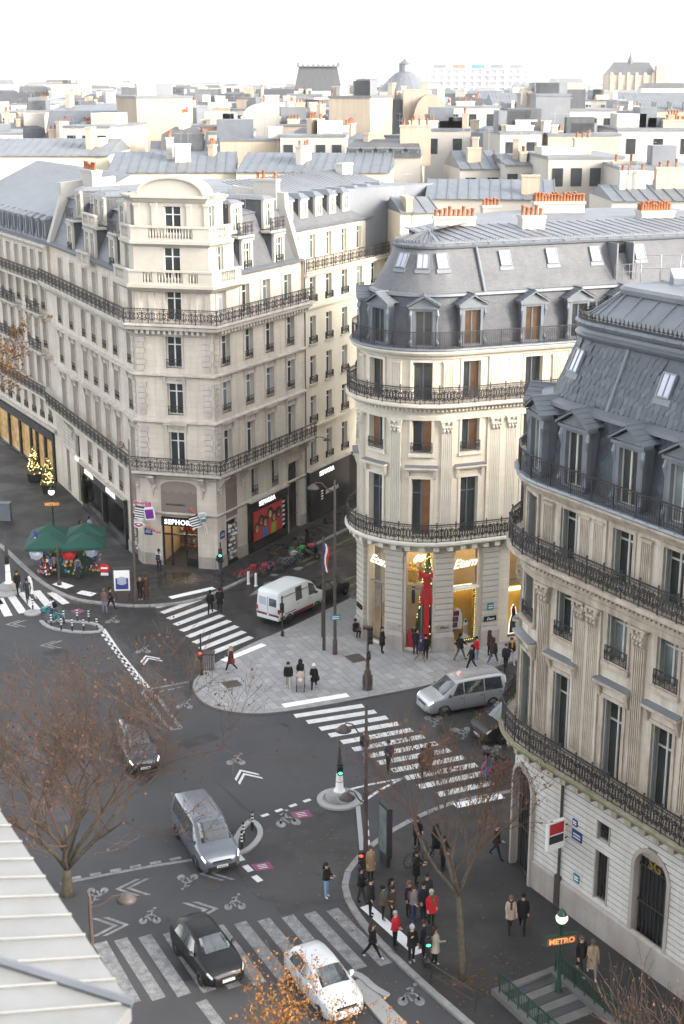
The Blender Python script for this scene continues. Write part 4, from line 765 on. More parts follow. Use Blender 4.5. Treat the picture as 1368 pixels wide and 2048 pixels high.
# ================================================================== the two matching rotunda buildings (B far, C near)
def pilaster_mesh(w, h, cap, m):
    q = MB(); q.box(-w / 2 - 0.09, w / 2 + 0.09, -0.2, 0.02, 0, 0.14); q.box(-w / 2 - 0.05, w / 2 + 0.05, -0.17, 0.02, 0.14, 0.26); q.box(-w / 2 - 0.02, w / 2 + 0.02, -0.14, 0.02, 0.26, 0.36)
    n = 5; fw = w / (2 * n + 1); z1 = h - (cap or 0.12)
    q.box(-w / 2, w / 2, -0.08, 0.02, 0.36, z1)
    for i in range(n + 1): x = -w / 2 + 2 * i * fw; q.box(x, x + fw, -0.125, -0.08, 0.42, z1 - 0.02)
    q.box(-w / 2 - 0.03, w / 2 + 0.03, -0.14, 0.02, z1 - 0.02, z1 + 0.05)
    if cap:
        q.taper(-w / 2 + 0.03, w / 2 - 0.03, -0.1, 0.02, z1 + 0.05, -w / 2 - 0.04, w / 2 + 0.04, -0.2, 0.02, h - 0.1)
        for r_, (zz, nn, rr) in enumerate(((0.16, 3, 0.11), (0.36, 4, 0.11))):
            for i in range(nn):
                x = -w / 2 + (i + 0.5) * w / nn; q.path([(x, -0.1, z1 + zz - 0.12), (x, -0.17 - 0.03 * r_, z1 + zz), (x, -0.25 - 0.04 * r_, z1 + zz + 0.1), (x, -0.28 - 0.04 * r_, z1 + zz + 0.03)], [rr * 0.6, rr * 0.85, rr * 0.7, rr * 0.25], 5)
        for sg in (-1, 1): q.tube((sg * (w / 2 - 0.02), -0.3, h - 0.2), (sg * (w / 2 - 0.02), -0.05, h - 0.2), 0.1, 0.1, 8)
        q.ball((0, -0.27, h - 0.16), 0.085, 6); q.box(-w / 2 - 0.14, w / 2 + 0.14, -0.3, 0.02, h - 0.1, h)
    else: q.box(-w / 2 - 0.06, w / 2 + 0.06, -0.16, 0.02, h - 0.1, h)
    return q.data('pilaster', m)
def hood_mesh(w, m, ml):
    q = MB(); q.box(-w / 2 - 0.42, w / 2 + 0.42, -0.34, 0.02, 0.22, 0.34, 0); q.box(-w / 2 - 0.34, w / 2 + 0.34, -0.2, 0.02, 0.1, 0.22, 0); q.face([(-w / 2 - 0.44, -0.36, 0.35), (w / 2 + 0.44, -0.36, 0.35), (w / 2 + 0.40, 0.02, 0.43), (-w / 2 - 0.40, 0.02, 0.43)], 1)
    for sg in (-1, 1): q.taper(sg * (w / 2 + 0.25) - 0.08, sg * (w / 2 + 0.25) + 0.08, -0.08, 0.02, -0.4, sg * (w / 2 + 0.25) - 0.1, sg * (w / 2 + 0.25) + 0.1, -0.24, 0.02, 0.1)
    return q.data('window_hood', [m, ml])
def ped_dormer(parent, P, s, d, z, w, h, frame, glassm, fw, rooft, weathered=False):
    """lead-framed dormer with scrolled jambs under a pediment; gable roof runs back into the slates."""
    mw = P.mw(s, d, z); q = MB(); W = w / 2 + 0.34
    for sg in (-1, 1):
        a, b = sorted((sg * w / 2, sg * (w / 2 + 0.2))); q.box(a, b, -0.05, 0.35, 0, h)
        q.path([(sg * (w / 2 + 0.27), 0.0, h - 0.05), (sg * (w / 2 + 0.30), -0.06, h - 0.35), (sg * (w / 2 + 0.24), -0.02, h - 0.75), (sg * (w / 2 + 0.25), -0.02, 0.45), (sg * (w / 2 + 0.30), -0.08, 0.22), (sg * (w / 2 + 0.27), -0.02, 0.02)], [0.07, 0.10, 0.055, 0.06, 0.11, 0.07], 6)
    q.box(-w / 2, w / 2, -0.05, 0.2, h - 0.14, h); q.box(-W - 0.06, W + 0.06, -0.16, 0.35, h, h + 0.12); q.box(-w / 2 - 0.2, w / 2 + 0.2, -0.02, 0.3, -0.06, 0.06)
    q.plate([(-W, h + 0.12), (W, h + 0.12), (0, h + 0.62)], -0.04, 0.3)
    for sg in (-1, 1):
        q.hexa([(sg * (W + 0.14), -0.24, h + 0.12), (0, -0.24, h + 0.68), (0, 0.3, h + 0.68), (sg * (W + 0.14), 0.3, h + 0.12), (sg * (W + 0.14), -0.24, h + 0.21), (0, -0.24, h + 0.78), (0, 0.3, h + 0.78), (sg * (W + 0.14), 0.3, h + 0.21)])
        q.face([(sg * (w / 2 + 0.2), 0.3, 0), (sg * (w / 2 + 0.2), 1.3, 0), (sg * (w / 2 + 0.2), 1.3, h), (sg * (w / 2 + 0.2), 0.3, h)])
    o = q.build('dormer', frame, parent, mw=mw)
    q = MB()
    for sg in (-1, 1):
        q.face([(sg * (W + 0.16), -0.27, h + 0.22), (0, -0.27, h + 0.80), (0, 1.7, h + 0.80), (sg * (W + 0.16), 1.0, h + 0.22)])
        for k in range(1, 4): t = k / 4; q.tube((sg * (W + 0.16) * (1 - t), -0.27, h + 0.22 + 0.58 * t + 0.01), (sg * (W + 0.16) * (1 - t), 1.0 + 0.7 * t, h + 0.22 + 0.58 * t + 0.01), 0.025, 0.025, 4)
    q.tube((0, -0.28, h + 0.81), (0, 1.7, h + 0.81), 0.05, 0.05, 5); q.build('dormer_roof', rooft, o)
    link('window_frame', cached(('wf', w, h - 0.14, 0.0, fw), lambda: win_frame(w, h - 0.14, 0.0, fw)), o, Matrix.Translation((0, 0.14, 0.0)))
    pw = w / 2 - 0.1
    for sg in (-1, 1): link('pane', cached(('pn', pw, h - 0.14, glassm), lambda: pane_mesh(pw, h - 0.29, glassm)), o, Matrix.Translation((sg * (0.045 + pw / 2), 0.18, 0.09)))
    return o
def skylight(parent, P, s, d0, z0, d1, z1, f, w, l, glassm):
    """roof window lying in a slope that runs from (d0,z0) to (d1,z1); f = height along it."""
    a = Vector(P.at(s, d0 + (d1 - d0) * f, z0 + (z1 - z0) * f)); M = P.mw(s, 0, 0).to_3x3(); x = M @ Vector((1, 0, 0)); up = (M @ Vector((0, -(d1 - d0), z1 - z0))).normalized(); n = x.cross(up)
    mw = Matrix(((x.x, up.x, n.x, a.x), (x.y, up.y, n.y, a.y), (x.z, up.z, n.z, a.z), (0, 0, 0, 1)))
    q = MB(); q.box(-w / 2 - 0.06, w / 2 + 0.06, -0.06, 0, 0, 0.13); q.box(-w / 2 - 0.06, w / 2 + 0.06, l, l + 0.06, 0, 0.13); q.box(-w / 2 - 0.06, -w / 2, 0, l, 0, 0.13); q.box(w / 2, w / 2 + 0.06, 0, l, 0, 0.13); q.box(-0.02, 0.02, 0, l, 0.02, 0.12)
    o = q.build('skylight', 'zinc_dark', parent, mw=mw)
    for x0, x1 in ((-w / 2, -0.02), (0.02, w / 2)): g = MB(); g.box(x0, x1, 0, l, 0.06, 0.09); g.build('pane', glassm, o)
    g = MB(); g.box(-w / 2 - 0.14, w / 2 + 0.14, -0.32, -0.06, 0.02, 0.05); g.build('flashing', 'zinc_pale', o)
    return o
def cresting(parent, P, s0, s1, d, z, m, h=0.38, step=0.3):
    q = MB(); n = int((s1 - s0) / step); pbox(q, P, s0, s1, d - 0.02, d + 0.02, z, z + 0.06)
    for i in range(n):
        s = s0 + (i + 0.5) * (s1 - s0) / n; M = P.mw(s, d, z)
        def T(x, zz): return tuple(M @ Vector((x, 0, zz)))
        def TB(x, zz): return tuple(M @ Vector((x, 0.03, zz)))
        for poly in ([(-0.02, 0), (0.02, 0), (0.02, h), (-0.02, h)], [(-0.11, h * 0.45), (0, h * 0.35), (0.11, h * 0.45), (0.05, h * 0.62), (-0.05, h * 0.62)], [(-0.05, h * 0.7), (0.05, h * 0.7), (0.0, h * 1.05)], [(-0.13, 0.05), (-0.04, 0.05), (-0.05, h * 0.3), (-0.12, h * 0.28)], [(0.04, 0.05), (0.13, 0.05), (0.12, h * 0.28), (0.05, h * 0.3)]):
            q.mesh([T(*p) for p in poly] + [TB(*p) for p in poly], [tuple(range(len(poly))), tuple(range(len(poly), 2 * len(poly)))[::-1]] + [(k, len(poly) + k, len(poly) + (k + 1) % len(poly), (k + 1) % len(poly)) for k in range(len(poly))])
    return q.build('cresting', m, parent)
def classic(b, P, s0, s1, zo, cols, pils, st, tr, fm, glass, shutters, w=1.15, heavy='heavy', leadm='zinc'):
    """upper storeys: giant fluted order over two floors, entablature, attic floor, three iron balconies."""
    F1, F2, F3 = (7.65, 11.2), (12.8, 14.8), (16.0, 18.25)
    mb = MB(); wall(mb, P, s0, s1, 7.3 + zo, 18.6 + zo, [(c - w / 2, c + w / 2, a + zo, e + zo) for c in cols for a, e in (F1, F2, F3)], 0.34); mb.build('wall', st, b)
    for i, c in enumerate(cols):
        for k, (a, e) in enumerate((F1, F2, F3)):
            g = glass(i, k); g = g if isinstance(g, tuple) else (g, g)
            o = window(b, P, c, a + zo, w, e - a, fm=fm, gms=g, gm=g[0], transom=0.74 if k == 0 else (0 if fm == 'frame_grey' else 0.8), guard=0.62 if k == 1 else 0, shutters=shutters, d=-0.3, gd=0.08)
            link('surround', cached(('sr', w, e - a, tr, False), lambda: surround_mesh(w, e - a, tr, False)), o, Matrix.Translation((0, -0.3, 0)))
        link('window_hood', cached(('hood', tr, w), lambda: hood_mesh(w, tr, leadm)), b, P.mw(c, 0, 11.62 + zo))
        q = MB(); q.box(-w / 2 - 0.2, w / 2 + 0.2, -0.14, 0.02, 12.56 + zo, 12.74 + zo); q.build('sill', tr, b, mw=P.mw(c, 0, 0))
    for s, ww in pils:
        link('pilaster', cached(('pil', ww, tr), lambda: pilaster_mesh(ww, 6.95, 0.85, tr)), b, P.mw(s, 0, 7.85 + zo))
        link('pilaster', cached(('pil2', ww, tr), lambda: pilaster_mesh(ww * 0.9, 2.2, 0, tr)), b, P.mw(s, 0, 16.1 + zo))
    mb = MB(); sweep(mb, P, s0, s1, [(0, 14.78), (0.16, 14.8), (0.18, 15.05), (0.12, 15.08), (0.12, 15.32), (0.3, 15.4), (0.34, 15.55), (0.6, 15.6), (0.76, 15.66)] if zo == 0 else [(d, z + zo) for d, z in [(0, 14.78), (0.16, 14.8), (0.18, 15.05), (0.12, 15.08), (0.12, 15.32), (0.3, 15.4), (0.34, 15.55), (0.6, 15.6), (0.76, 15.66)]], caps=False)
    mb.build('entablature', tr, b); mb = MB(); teeth(mb, P, s0, s1, 0.24, 0.13, 0.1, 0.44, 15.38 + zo, 15.56 + zo); mb.build('dentils', tr, b)
    for z, st_, h in ((15.66, heavy, 1.02),):
        mb = MB(); sweep(mb, P, s0, s1, [(0.0, z + zo), (0.76, z + zo), (0.8, z + 0.06 + zo), (0.8, z + 0.2 + zo), (0, z + 0.26 + zo)]); o = mb.build('balcony', tr, b); railing(P, s0, s1, 0.69, z + 0.22 + zo, h, st_, o, 1.0)
    mb = MB(); sweep(mb, P, s0, s1, [(0, 18.4 + zo), (0.12, 18.45 + zo), (0.18, 18.6 + zo), (0.4, 18.7 + zo), (0.5, 18.85 + zo), (0.5, 18.95 + zo), (0.3, 18.97 + zo)]); mb.build('upper_cornice', tr, b)
    mb = MB(); sweep(mb, P, s0, s1, [(-0.5, 18.9 + zo), (0.52, 18.96 + zo), (0.55, 19.0 + zo), (0.5, 19.1 + zo), (-0.5, 19.12 + zo)]); seams(mb, P, s0 + 0.4, s1, 0.7, 0.54, 19.08 + zo, -0.3, 19.13 + zo, 0, 0.02); o = mb.build('lead_ledge', leadm, b)
    railing(P, s0, s1, 0.42, 19.1 + zo, 0.98, 'bars', o, 1.25)
    mb = MB(); sweep(mb, P, s0, s1, [(0, 6.75 + zo), (0.1, 6.8 + zo), (0.15, 7.0 + zo)], caps=False); teeth(mb, P, s0, s1, 0.78, 0.34, 0.0, 0.62, 6.82 + zo, 7.12 + zo); mb.build('brackets', tr, b)
    mb = MB(); sweep(mb, P, s0, s1, [(0.0, 7.12 + zo), (0.76, 7.16 + zo), (0.83, 7.24 + zo), (0.83, 7.38 + zo), (0.76, 7.42 + zo), (0, 7.5 + zo)]); o = mb.build('balcony', tr, b); railing(P, s0, s1, 0.71, 7.4 + zo, 1.15, heavy, o, 1.0)
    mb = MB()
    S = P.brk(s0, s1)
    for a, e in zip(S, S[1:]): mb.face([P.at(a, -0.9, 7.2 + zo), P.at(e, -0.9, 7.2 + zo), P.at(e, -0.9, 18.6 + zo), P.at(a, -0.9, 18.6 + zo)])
    mb.build('room_wall', 'dark_room', b)  # black backing puts the rooms' shade into its colour

# ---------------------------------------------------------------- B
BC = (5.2, 86.0); BR = 4.2
a0 = arc(*BC, BR, 152, 291, 28); u = Vector((0.469, 0.883)); v = Vector((0.934, 0.358))
PB = Path([(a0[0][0] + 25 * u.x, a0[0][1] + 25 * u.y)] + a0 + [(a0[-1][0] + 24 * v.x, a0[-1][1] + 24 * v.y)])
SA, ST, SE = PB.c[1], PB.c[-2], PB.c[-1]
def sB(ang): return SA + (ST - SA) * (ang - 152) / 139.0
bB = tag(empty('rotunda_building'), 'cream stone rotunda building with a brightly lit lingerie shop at street level', 'building')
colsB = [SA - 3.2, sB(180.5), sB(222), sB(263.5), ST + 1.0, ST + 5.1, ST + 8.2, ST + 11.3, ST + 14.4, ST + 17.5]
pilB = [(SA - 1.6, 0.68), (sB(201), 0.68), (sB(242), 0.68), (sB(284), 0.68), (ST + 2.66, 0.66), (ST + 3.72, 0.66), (ST + 6.65, 0.66), (ST + 9.75, 0.66), (ST + 12.85, 0.66)]
def glassB(i, k): return random.choice([('glass_warm', 'glass_warm'), ('glass_dark', 'glass_warm'), ('glass_dark', 'glass_dark'), ('glass_warm', 'glass_dark')]) if k else random.choice([('glass_dark', 'glass_dark'), ('glass_dark', 'glass_warm')])
B0 = SA - 6.0
classic(bB, PB, B0, SE, 0.0, colsB, pilB, 'stone_clean', 'stone_clean_trim', 'frame_grey', glassB, None)
mb = MB(); pbox(mb, PB, ST + 2.1, ST + 4.3, 0.0, 0.1, 7.5, 14.8); pbox(mb, PB, ST + 2.1, ST + 4.3, 0.0, 0.1, 16.0, 18.45); mb.build('corner_pier', 'stone_clean', bB)
mb = MB(); wall(mb, PB, 0, B0, 0, 19.0, [], 0.2); mb.build('side_wall', 'stone_clean', bB)
# ground storey of B: rusticated piers block by block, tall shop windows
PIERW = 1.36; pierB = [(SA - 1.6, PIERW), (sB(201), PIERW), (sB(242), PIERW), (sB(284), PIERW), (ST + 2.62, 1.3)]
shopB = [(sB(222), 1.62), (sB(263.5), 1.70), (ST + 1.0, 1.72), (sB(180.5), 1.6), (ST + 4.85, 1.7)]
gb = [(c - w_ / 2, c + w_ / 2, 0.3, 6.55) for c, w_ in shopB]
mb = MB(); wall(mb, PB, B0, ST + 5.8, 0.0, 7.3, gb, 0.45, d=-0.06); wall(mb, PB, ST + 5.8, SE, 0.0, 7.3, [(ST + 7.2 + 3 * k, ST + 9 + 3 * k, 0.3, 6.5) for k in range(3)], 0.4, d=-0.06); mb.build('ground_wall', 'stone_clean', bB)
for c, w_ in pierB:
    for k in range(13):
        z = 1.42 + k * 0.375; ww = w_ * (0.86 if k != 12 else 0.86)
        link('stone_block', cached(('rb', ww), lambda: (lambda q: (q.box(-ww / 2, ww / 2, -0.16, 0.1, 0.02, 0.31), q.data('stone_block', 'stone_white'))[1])(MB())), bB, PB.mw(c, 0, z))
    q = MB(); q.box(-w_ * 0.41, w_ * 0.41, -0.115, 0.1, 1.4, 6.3); q.build('pier_core', 'stone_plinth', bB, mw=PB.mw(c, 0, 0))
    q = MB(); q.box(-w_ / 2, w_ / 2, -0.26, 0.1, 0, 1.12); q.taper(-w_ / 2, w_ / 2, -0.26, 0.1, 1.12, -w_ * 0.44, w_ * 0.44, -0.18, 0.1, 1.4); q.build('pier_base', 'stone_plinth', bB, mw=PB.mw(c, 0, 0))
    q = MB(); q.box(-w_ * 0.47, w_ * 0.47, -0.24, 0.1, 6.42, 6.6); q.box(-w_ * 0.45, w_ * 0.45, -0.2, 0.1, 6.3, 6.42); q.box(-w_ * 0.40, w_ * 0.40, -0.14, 0.1, 6.6, 6.8); q.build('pier_capital', 'stone_white', bB, mw=PB.mw(c, 0, 0))
for i, (c, w_) in enumerate(shopB):
    mw = PB.mw(c, -0.34, 0); q = MB()
    for x in (-w_ / 2, w_ / 2 - 0.07): q.box(x, x + 0.07, 0, 0.08, 0.3, 6.55)
    for z in (0.3, 4.05, 6.47): q.box(-w_ / 2 + 0.07, w_ / 2 - 0.07, 0, 0.08, z, z + 0.08)
    if i < 2: q.box(0.1, 0.18, 0, 0.08, 0.38, 4.05)
    o = q.build('shop_window', 'alloy', bB, mw=mw)
    for z0_, z1_ in ((0.38, 4.05), (4.13, 6.47)): g = MB(); g.box(-w_ / 2 + 0.07, w_ / 2 - 0.07, 0.03, 0.045, z0_, z1_); g.build('pane', 'shop_glass', o)
    q = MB(); q.box(-w_ / 2, w_ / 2, -0.1, 0.12, 0.1, 0.3); q.build('threshold', 'stone_plinth', bB, mw=mw)
# interior of the lit shop
mb = MB(); S = PB.brk(SA - 3, ST + 7)
for a, e in zip(S, S[1:]):
    mb.face([PB.at(a, -2.6, 0.2), PB.at(e, -2.6, 0.2), PB.at(e, -2.6, 6.9), PB.at(a, -2.6, 6.9)], 0); mb.face([PB.at(a, -0.06, 0.22), PB.at(e, -0.06, 0.22), PB.at(e, -2.6, 0.22), PB.at(a, -2.6, 0.22)], 1); mb.face([PB.at(a, -0.2, 6.85), PB.at(e, -0.2, 6.85), PB.at(e, -2.6, 6.85), PB.at(a, -2.6, 6.85)], 2)
for k in range(9):
    s = SA + 0.5 + k * (ST + 6.0 - SA) / 9; M = PB.mw(s, -1.2, 6.7); mb.box(-0.45, 0.45, -0.35, 0.35, 0, 0.06, 3, T=lambda x, y, z: tuple(M @ Vector((x, y, z))))
mb.build('shop_interior', ['shop_wall', 'shop_floor', 'shop_wall', 'shop_lamp'], bB)
def neon(parent, mw, size):
    o = link('neon_lettering', text_mesh('Etam', size, 0.025, 'neon_warm', italic=0.45, bold=0.012), parent, mw)
    return o
neon(bB, PB.mw(ST + 0.95, -0.2, 5.62) @ Matrix.Rotation(R(-4), 4, 'Y'), 0.78); neon(bB, PB.mw(sB(222) + 0.1, -0.2, 5.55) @ Matrix.Rotation(R(4), 4, 'Y'), 0.78)
mw = PB.mw(sB(263.5), 0, 0)
q = MB(); q.lathe([(0.8, 0.5), (0.72, 1.4), (0.5, 3.0), (0.3, 4.6), (0.05, 6.6)], 12, (0.45, 1.15, 0)); q.build('display_tree', 'leaf_green', bB, mw=mw)
q = MB(); random.seed(3)
for k in range(130):
    t = random.random(); a = random.uniform(0, 6.28); r_ = 0.82 - 0.74 * t; q.box(0.45 + r_ * math.cos(a) - 0.02, 0.45 + r_ * math.cos(a) + 0.02, 1.15 + r_ * math.sin(a) - 0.02, 1.15 + r_ * math.sin(a) + 0.02, 0.6 + 5.8 * t, 0.64 + 5.8 * t)
q.build('fairy_lights', 'fairy_light', bB, mw=mw)
q = MB(); q.plate([(0.28, 0.6), (0.62, 0.6), (0.62, 4.9), (0.28, 4.9)], 0.28, 0.34)
for sg in (-1, 1): q.plate([(0.45, 5.0), (0.45 + sg * 0.5, 5.35), (0.45 + sg * 0.48, 4.8)], 0.22, 0.36); q.plate([(0.45, 4.95), (0.45 + sg * 0.12, 4.95), (0.45 + sg * 0.42, 3.2), (0.45 + sg * 0.22, 3.1)], 0.25, 0.33)
q.ball((0.45, 0.28, 5.0), 0.14, 8); q.build('red_bow', 'plain_red', bB, mw=mw)
q = MB(); q.lathe([(0.62, 0.25), (0.6, 1.1), (0.0001, 1.12)], 14, (-0.25, 0.75, 0), 0)
for x, y, h, m_ in ((-0.5, 0.6, 0.25, 1), (-0.2, 0.5, 0.12, 2), (0.05, 0.7, 0.3, 1), (-0.35, 0.9, 0.16, 2)): q.box(x, x + 0.16, y, y + 0.16, 1.12, 1.12 + h, m_)
q.build('display_table', ['plain_red', 'plain_black', 'plain_white'], bB, mw=mw)
def mannequin(q, x, y, z, m):
    q.lathe([(0.13, 0), (0.16, 0.25), (0.11, 0.45), (0.17, 0.75), (0.12, 0.92), (0.05, 0.98), (0.09, 1.08), (0.07, 1.22), (0.001, 1.27)], 10, (x, y, z), m)
    for sg in (-1, 1): q.path([(x + sg * 0.16, y, z + 0.85), (x + sg * 0.26, y - 0.05, z + 0.55), (x + sg * 0.2, y - 0.12, z + 0.3)], [0.05, 0.045, 0.03], 5, m)
q = MB(); mannequin(q, -0.35, 1.0, 4.3, 0); mannequin(q, -0.65, 1.4, 4.2, 0); mannequin(q, -0.05, 1.6, 4.2, 1); q.box(-0.85, 0.3, 0.7, 1.8, 4.1, 4.2, 2); q.box(-0.5, -0.3, 0.7, 0.95, 3.0, 4.1, 3); q.build('mannequins', ['wood_yellow', 'taupe_dark', 'shop_floor', 'plain_black'], bB, mw=mw)
q = MB(); q.path([(0.2, 0.5, 6.7), (0.2, 0.5, 6.2)], 0.01, 4, 0)
for k in range(6): q.ball((-0.3 + 0.1 * k, 0.5 + 0.1 * (k % 2), 5.9 + 0.12 * (k % 3)), 0.12, 6, 1)
q.build('pendant_lamps', ['iron', 'shop_lamp'], bB, mw=mw)
q = MB(); random.seed(5)
for k in range(5): q.box(-0.7, 0.75, 1.6, 2.0, 0.6 + k * 0.75, 0.64 + k * 0.75, 0); [q.box(-0.6 + j * 0.3, -0.4 + j * 0.3, 1.65, 1.9, 0.64 + k * 0.75, 0.64 + k * 0.75 + random.uniform(0.2, 0.5), random.randrange(1, 4)) for j in range(4)]
q.build('shelf', ['shop_wall', 'plain_white', 'taupe_panel', 'plain_black'], bB, mw=PB.mw(sB(222), 0, 0))
mw = PB.mw(ST + 1.0, 0, 0); q = MB()
for k in range(8): q.box(-0.84 + k * 0.21, -0.64 + k * 0.21, 0.98, 1.04, 0.3, 3.95)
for sg in (-1, 1): q.box(sg * 0.86 - 0.02, sg * 0.86 + 0.02, 0.45, 1.0, 0.3, 3.95)
q.build('yellow_backdrop', 'wood_yellow', bB, mw=mw)
q = MB(); q.box(-0.84, 0.84, 0.45, 0.95, 3.9, 3.94); q.build('display_lamp', 'shop_lamp_soft', bB, mw=mw)
q = MB(); q.box(-0.9, 0.9, -0.02, 0.42, 4.0, 4.12); q.build('display_canopy', 'plain_white', bB, mw=mw)
q = MB(); GR = [(-0.8, 3.8), (0.8, 3.85), (0.78, 0.5), (-0.5, 0.45)]
for (xa, za), (xb, zb) in zip(GR, GR[1:]):
    n = int(math.hypot(xb - xa, zb - za) / 0.07)
    for k in range(n): t = k / n; q.ball((xa + (xb - xa) * t + random.uniform(-0.05, 0.05), 0.4 + random.uniform(-0.05, 0.05), za + (zb - za) * t + random.uniform(-0.05, 0.05)), 0.07, 4, 0); (q.box(xa + (xb - xa) * t - 0.015, xa + (xb - xa) * t + 0.015, 0.30, 0.33, za + (zb - za) * t, za + (zb - za) * t + 0.03, 1) if k % 2 else None)
q.build('garland', ['leaf_green', 'fairy_light'], bB, mw=mw)
q = MB(); out = [(-0.75, 1.3), (0.0, 1.2), (0.05, 1.6), (0.0, 2.2), (-0.1, 2.5), (-0.35, 2.65), (-0.6, 2.4), (-0.72, 1.9)]; q.plate(out, 0.5, 0.53, 0)
for k in range(9): q.box(-0.68 + 0.1 * (k % 3) + 0.05 * (k // 3), -0.50 + 0.1 * (k % 3) + 0.05 * (k // 3), 0.47, 0.5, 1.35 + 0.38 * (k // 3), 1.68 + 0.38 * (k // 3), 1 + k % 3)
q.build('gift_cutout', ['plain_white', 'plain_red', 'teal', 'lips'], bB, mw=mw)
q = MB(); fig = [(0.0, 0.5), (0.75, 0.35), (0.6, 0.62), (0.38, 0.75), (0.36, 1.2), (0.42, 1.5), (0.3, 1.85), (0.18, 1.85), (0.08, 1.45), (0.14, 1.1)]; q.plate(fig, 0.44, 0.47, 0); q.plate([(0.25 + 0.08 * math.cos(k), 1.7 + 0.1 * math.sin(k)) for k in range(6)], 0.42, 0.44, 2); q.plate([(0.12, 1.45), (0.4, 1.45), (0.33, 0.85), (0.18, 0.85)], 0.425, 0.44, 3)
q.build('figure_cutout', ['plain_white', 'skin_c', 'hair_dark', 'skin_c'], bB, mw=mw)
mw4 = PB.mw(ST + 4.85, 0, 0)
q = MB(); q.box(-0.85, 0.85, 0.98, 1.04, 0.3, 3.4); q.build('yellow_backdrop', 'wood_yellow', bB, mw=mw4)
q = MB(); q.box(-0.84, 0.84, 0.45, 0.95, 3.3, 3.34); q.build('display_lamp', 'shop_lamp_soft', bB, mw=mw4)
q = MB(); fig = [(-0.6, 0.4), (0.0, 0.4), (0.1, 1.3), (-0.05, 1.8), (-0.1, 2.15), (-0.3, 2.4), (-0.45, 2.1), (-0.4, 1.7), (-0.55, 1.2)]; q.plate(fig, 0.44, 0.47, 0); q.plate([(x * 0.75 - 0.07, z * 0.92 + 0.1) for x, z in fig], 0.42, 0.44, 1); q.plate([(-0.4, 2.0), (-0.15, 2.0), (-0.2, 2.3), (-0.35, 2.3)], 0.41, 0.42, 2); q.build('figure_cutout', ['neon_warm', 'plain_black', 'plain_red'], bB, mw=mw4)
for c, z, m_, txt in ((ST + 2.62, 1.75, 'black_panel', 'Etam'), (sB(284), 1.6, 'stone_plinth', 'Etam'), (sB(242), 1.6, 'stone_plinth', ''), (sB(201), 2.0, 'black_panel', '')):
    q = MB(); q.box(-0.42, 0.42, -0.22, -0.15, z, z + 0.32); o = q.build('wall_plaque', m_, bB, mw=PB.mw(c, 0, 0))
    if txt: link('lettering', text_mesh(txt, 0.26, 0.006, 'plain_white' if m_ == 'black_panel' else 'plain_black', italic=0.4), o, Matrix.Translation((0, -0.235, z + 0.15)))
q = MB(); q.box(-0.2, 0.2, -0.22, -0.15, 2.5, 2.95, 0); q.box(-0.14, 0.14, -0.228, -0.22, 2.75, 2.8, 1); q.box(-0.14, 0.14, -0.228, -0.22, 2.6, 2.66, 1); q.build('street_name_plate', ['teal', 'plain_white'], bB, mw=PB.mw(ST + 2.62, 0, 0))
# roof of B
mb = MB(); sweep(mb, PB, B0, SE, [(-0.42, 19.05), (-0.8, 22.0)], caps=False); mb.build('lower_mansard', 'slate', bB)
mb = MB(); sweep(mb, PB, B0, SE, [(-0.78, 21.9), (-0.55, 21.98), (-0.6, 22.12), (-0.9, 22.16)], caps=False); mb.build('break_moulding', 'zinc', bB)
mb = MB(); sweep(mb, PB, B0, SE, [(-0.85, 22.12), (-2.2, 24.6)], caps=False); mb.build('upper_mansard', 'slate_warm', bB)
mb = MB(); sweep(mb, PB, B0, SE, [(-2.2, 24.5), (-2.0, 24.58), (-1.95, 24.72), (-2.05, 24.8), (-2.3, 24.84)], caps=False); seams(mb, PB, SA, SE, 1.0, -1.93, 24.76, -2.3, 24.86, 0, 0.04); mb.build('roof_edge', 'zinc', bB)
cresting(bB, PB, SA - 2, SE, -2.15, 24.84, 'zinc_pale', 0.22, 0.2)
mb = MB(); sweep(mb, PB, SA, ST, [(-2.3, 24.8), (-4.15, 25.45)], caps=False); seams(mb, PB, SA, ST, 0.62, -2.3, 24.83, -4.1, 25.48, 0, 0.03); mb.build('cone_roof', 'zinc_pale', bB)
mb = MB(); sweep(mb, PB, ST, SE, [(-2.3, 24.8), (-8.5, 25.2)], caps=False); sweep(mb, PB, B0, SA, [(-2.3, 24.8), (-4.2, 25.4)], caps=False); seams(mb, PB, ST + 0.3, SE, 0.7, -2.3, 24.82, -8.5, 25.22, 0, 0.03); mb.build('zinc_roof', 'zinc_pale', bB)
q = MB(); q.extrude([PB.at(ST + 0.5, -8.4, 0)[:2], PB.at(SE, -8.4, 0)[:2], PB.at(SE, -16, 0)[:2], (14, 104), (9, 100)], 15, 25.15); q.build('rear_roof', 'zinc_pale', bB)
for c in colsB: ped_dormer(bB, PB, c - (0.12 if c > ST + 2 else 0), -0.1, 19.15, 1.0, 2.2, 'zinc_dark', 'glass_warm' if random.random() < 0.55 else 'glass_dark', 'frame_grey', 'zinc')
for s in (sB(228), sB(259), ST - 0.3, ST + 3.85, ST + 7.0, ST + 10.0, ST + 13.1): skylight(bB, PB, s, -0.85, 22.12, -2.2, 24.6, 0.55, 0.62, 0.85, 'glass_sky')
a = Vector(PB.at(ST + 2.1, -0.8, 22.1)); e = Vector(PB.at(ST + 2.1, -2.15, 24.65)); q = MB(); q.tube(a + Vector((0, -0.06, 0)), e + Vector((0, -0.06, 0)), 0.09, 0.09, 8); q.build('roof_roll', 'zinc', bB)
q = MB(); M = PB.mw(ST + 11.6, -1.2, 22.4)                        # open roof door with its little balcony
q.box(-0.55, 0.55, 0.6, 1.2, 0.0, 2.1, 0); q.box(-0.62, -0.52, -0.3, 1.2, 0, 2.15, 1); q.box(0.52, 0.62, -0.3, 1.2, 0, 2.15, 1)
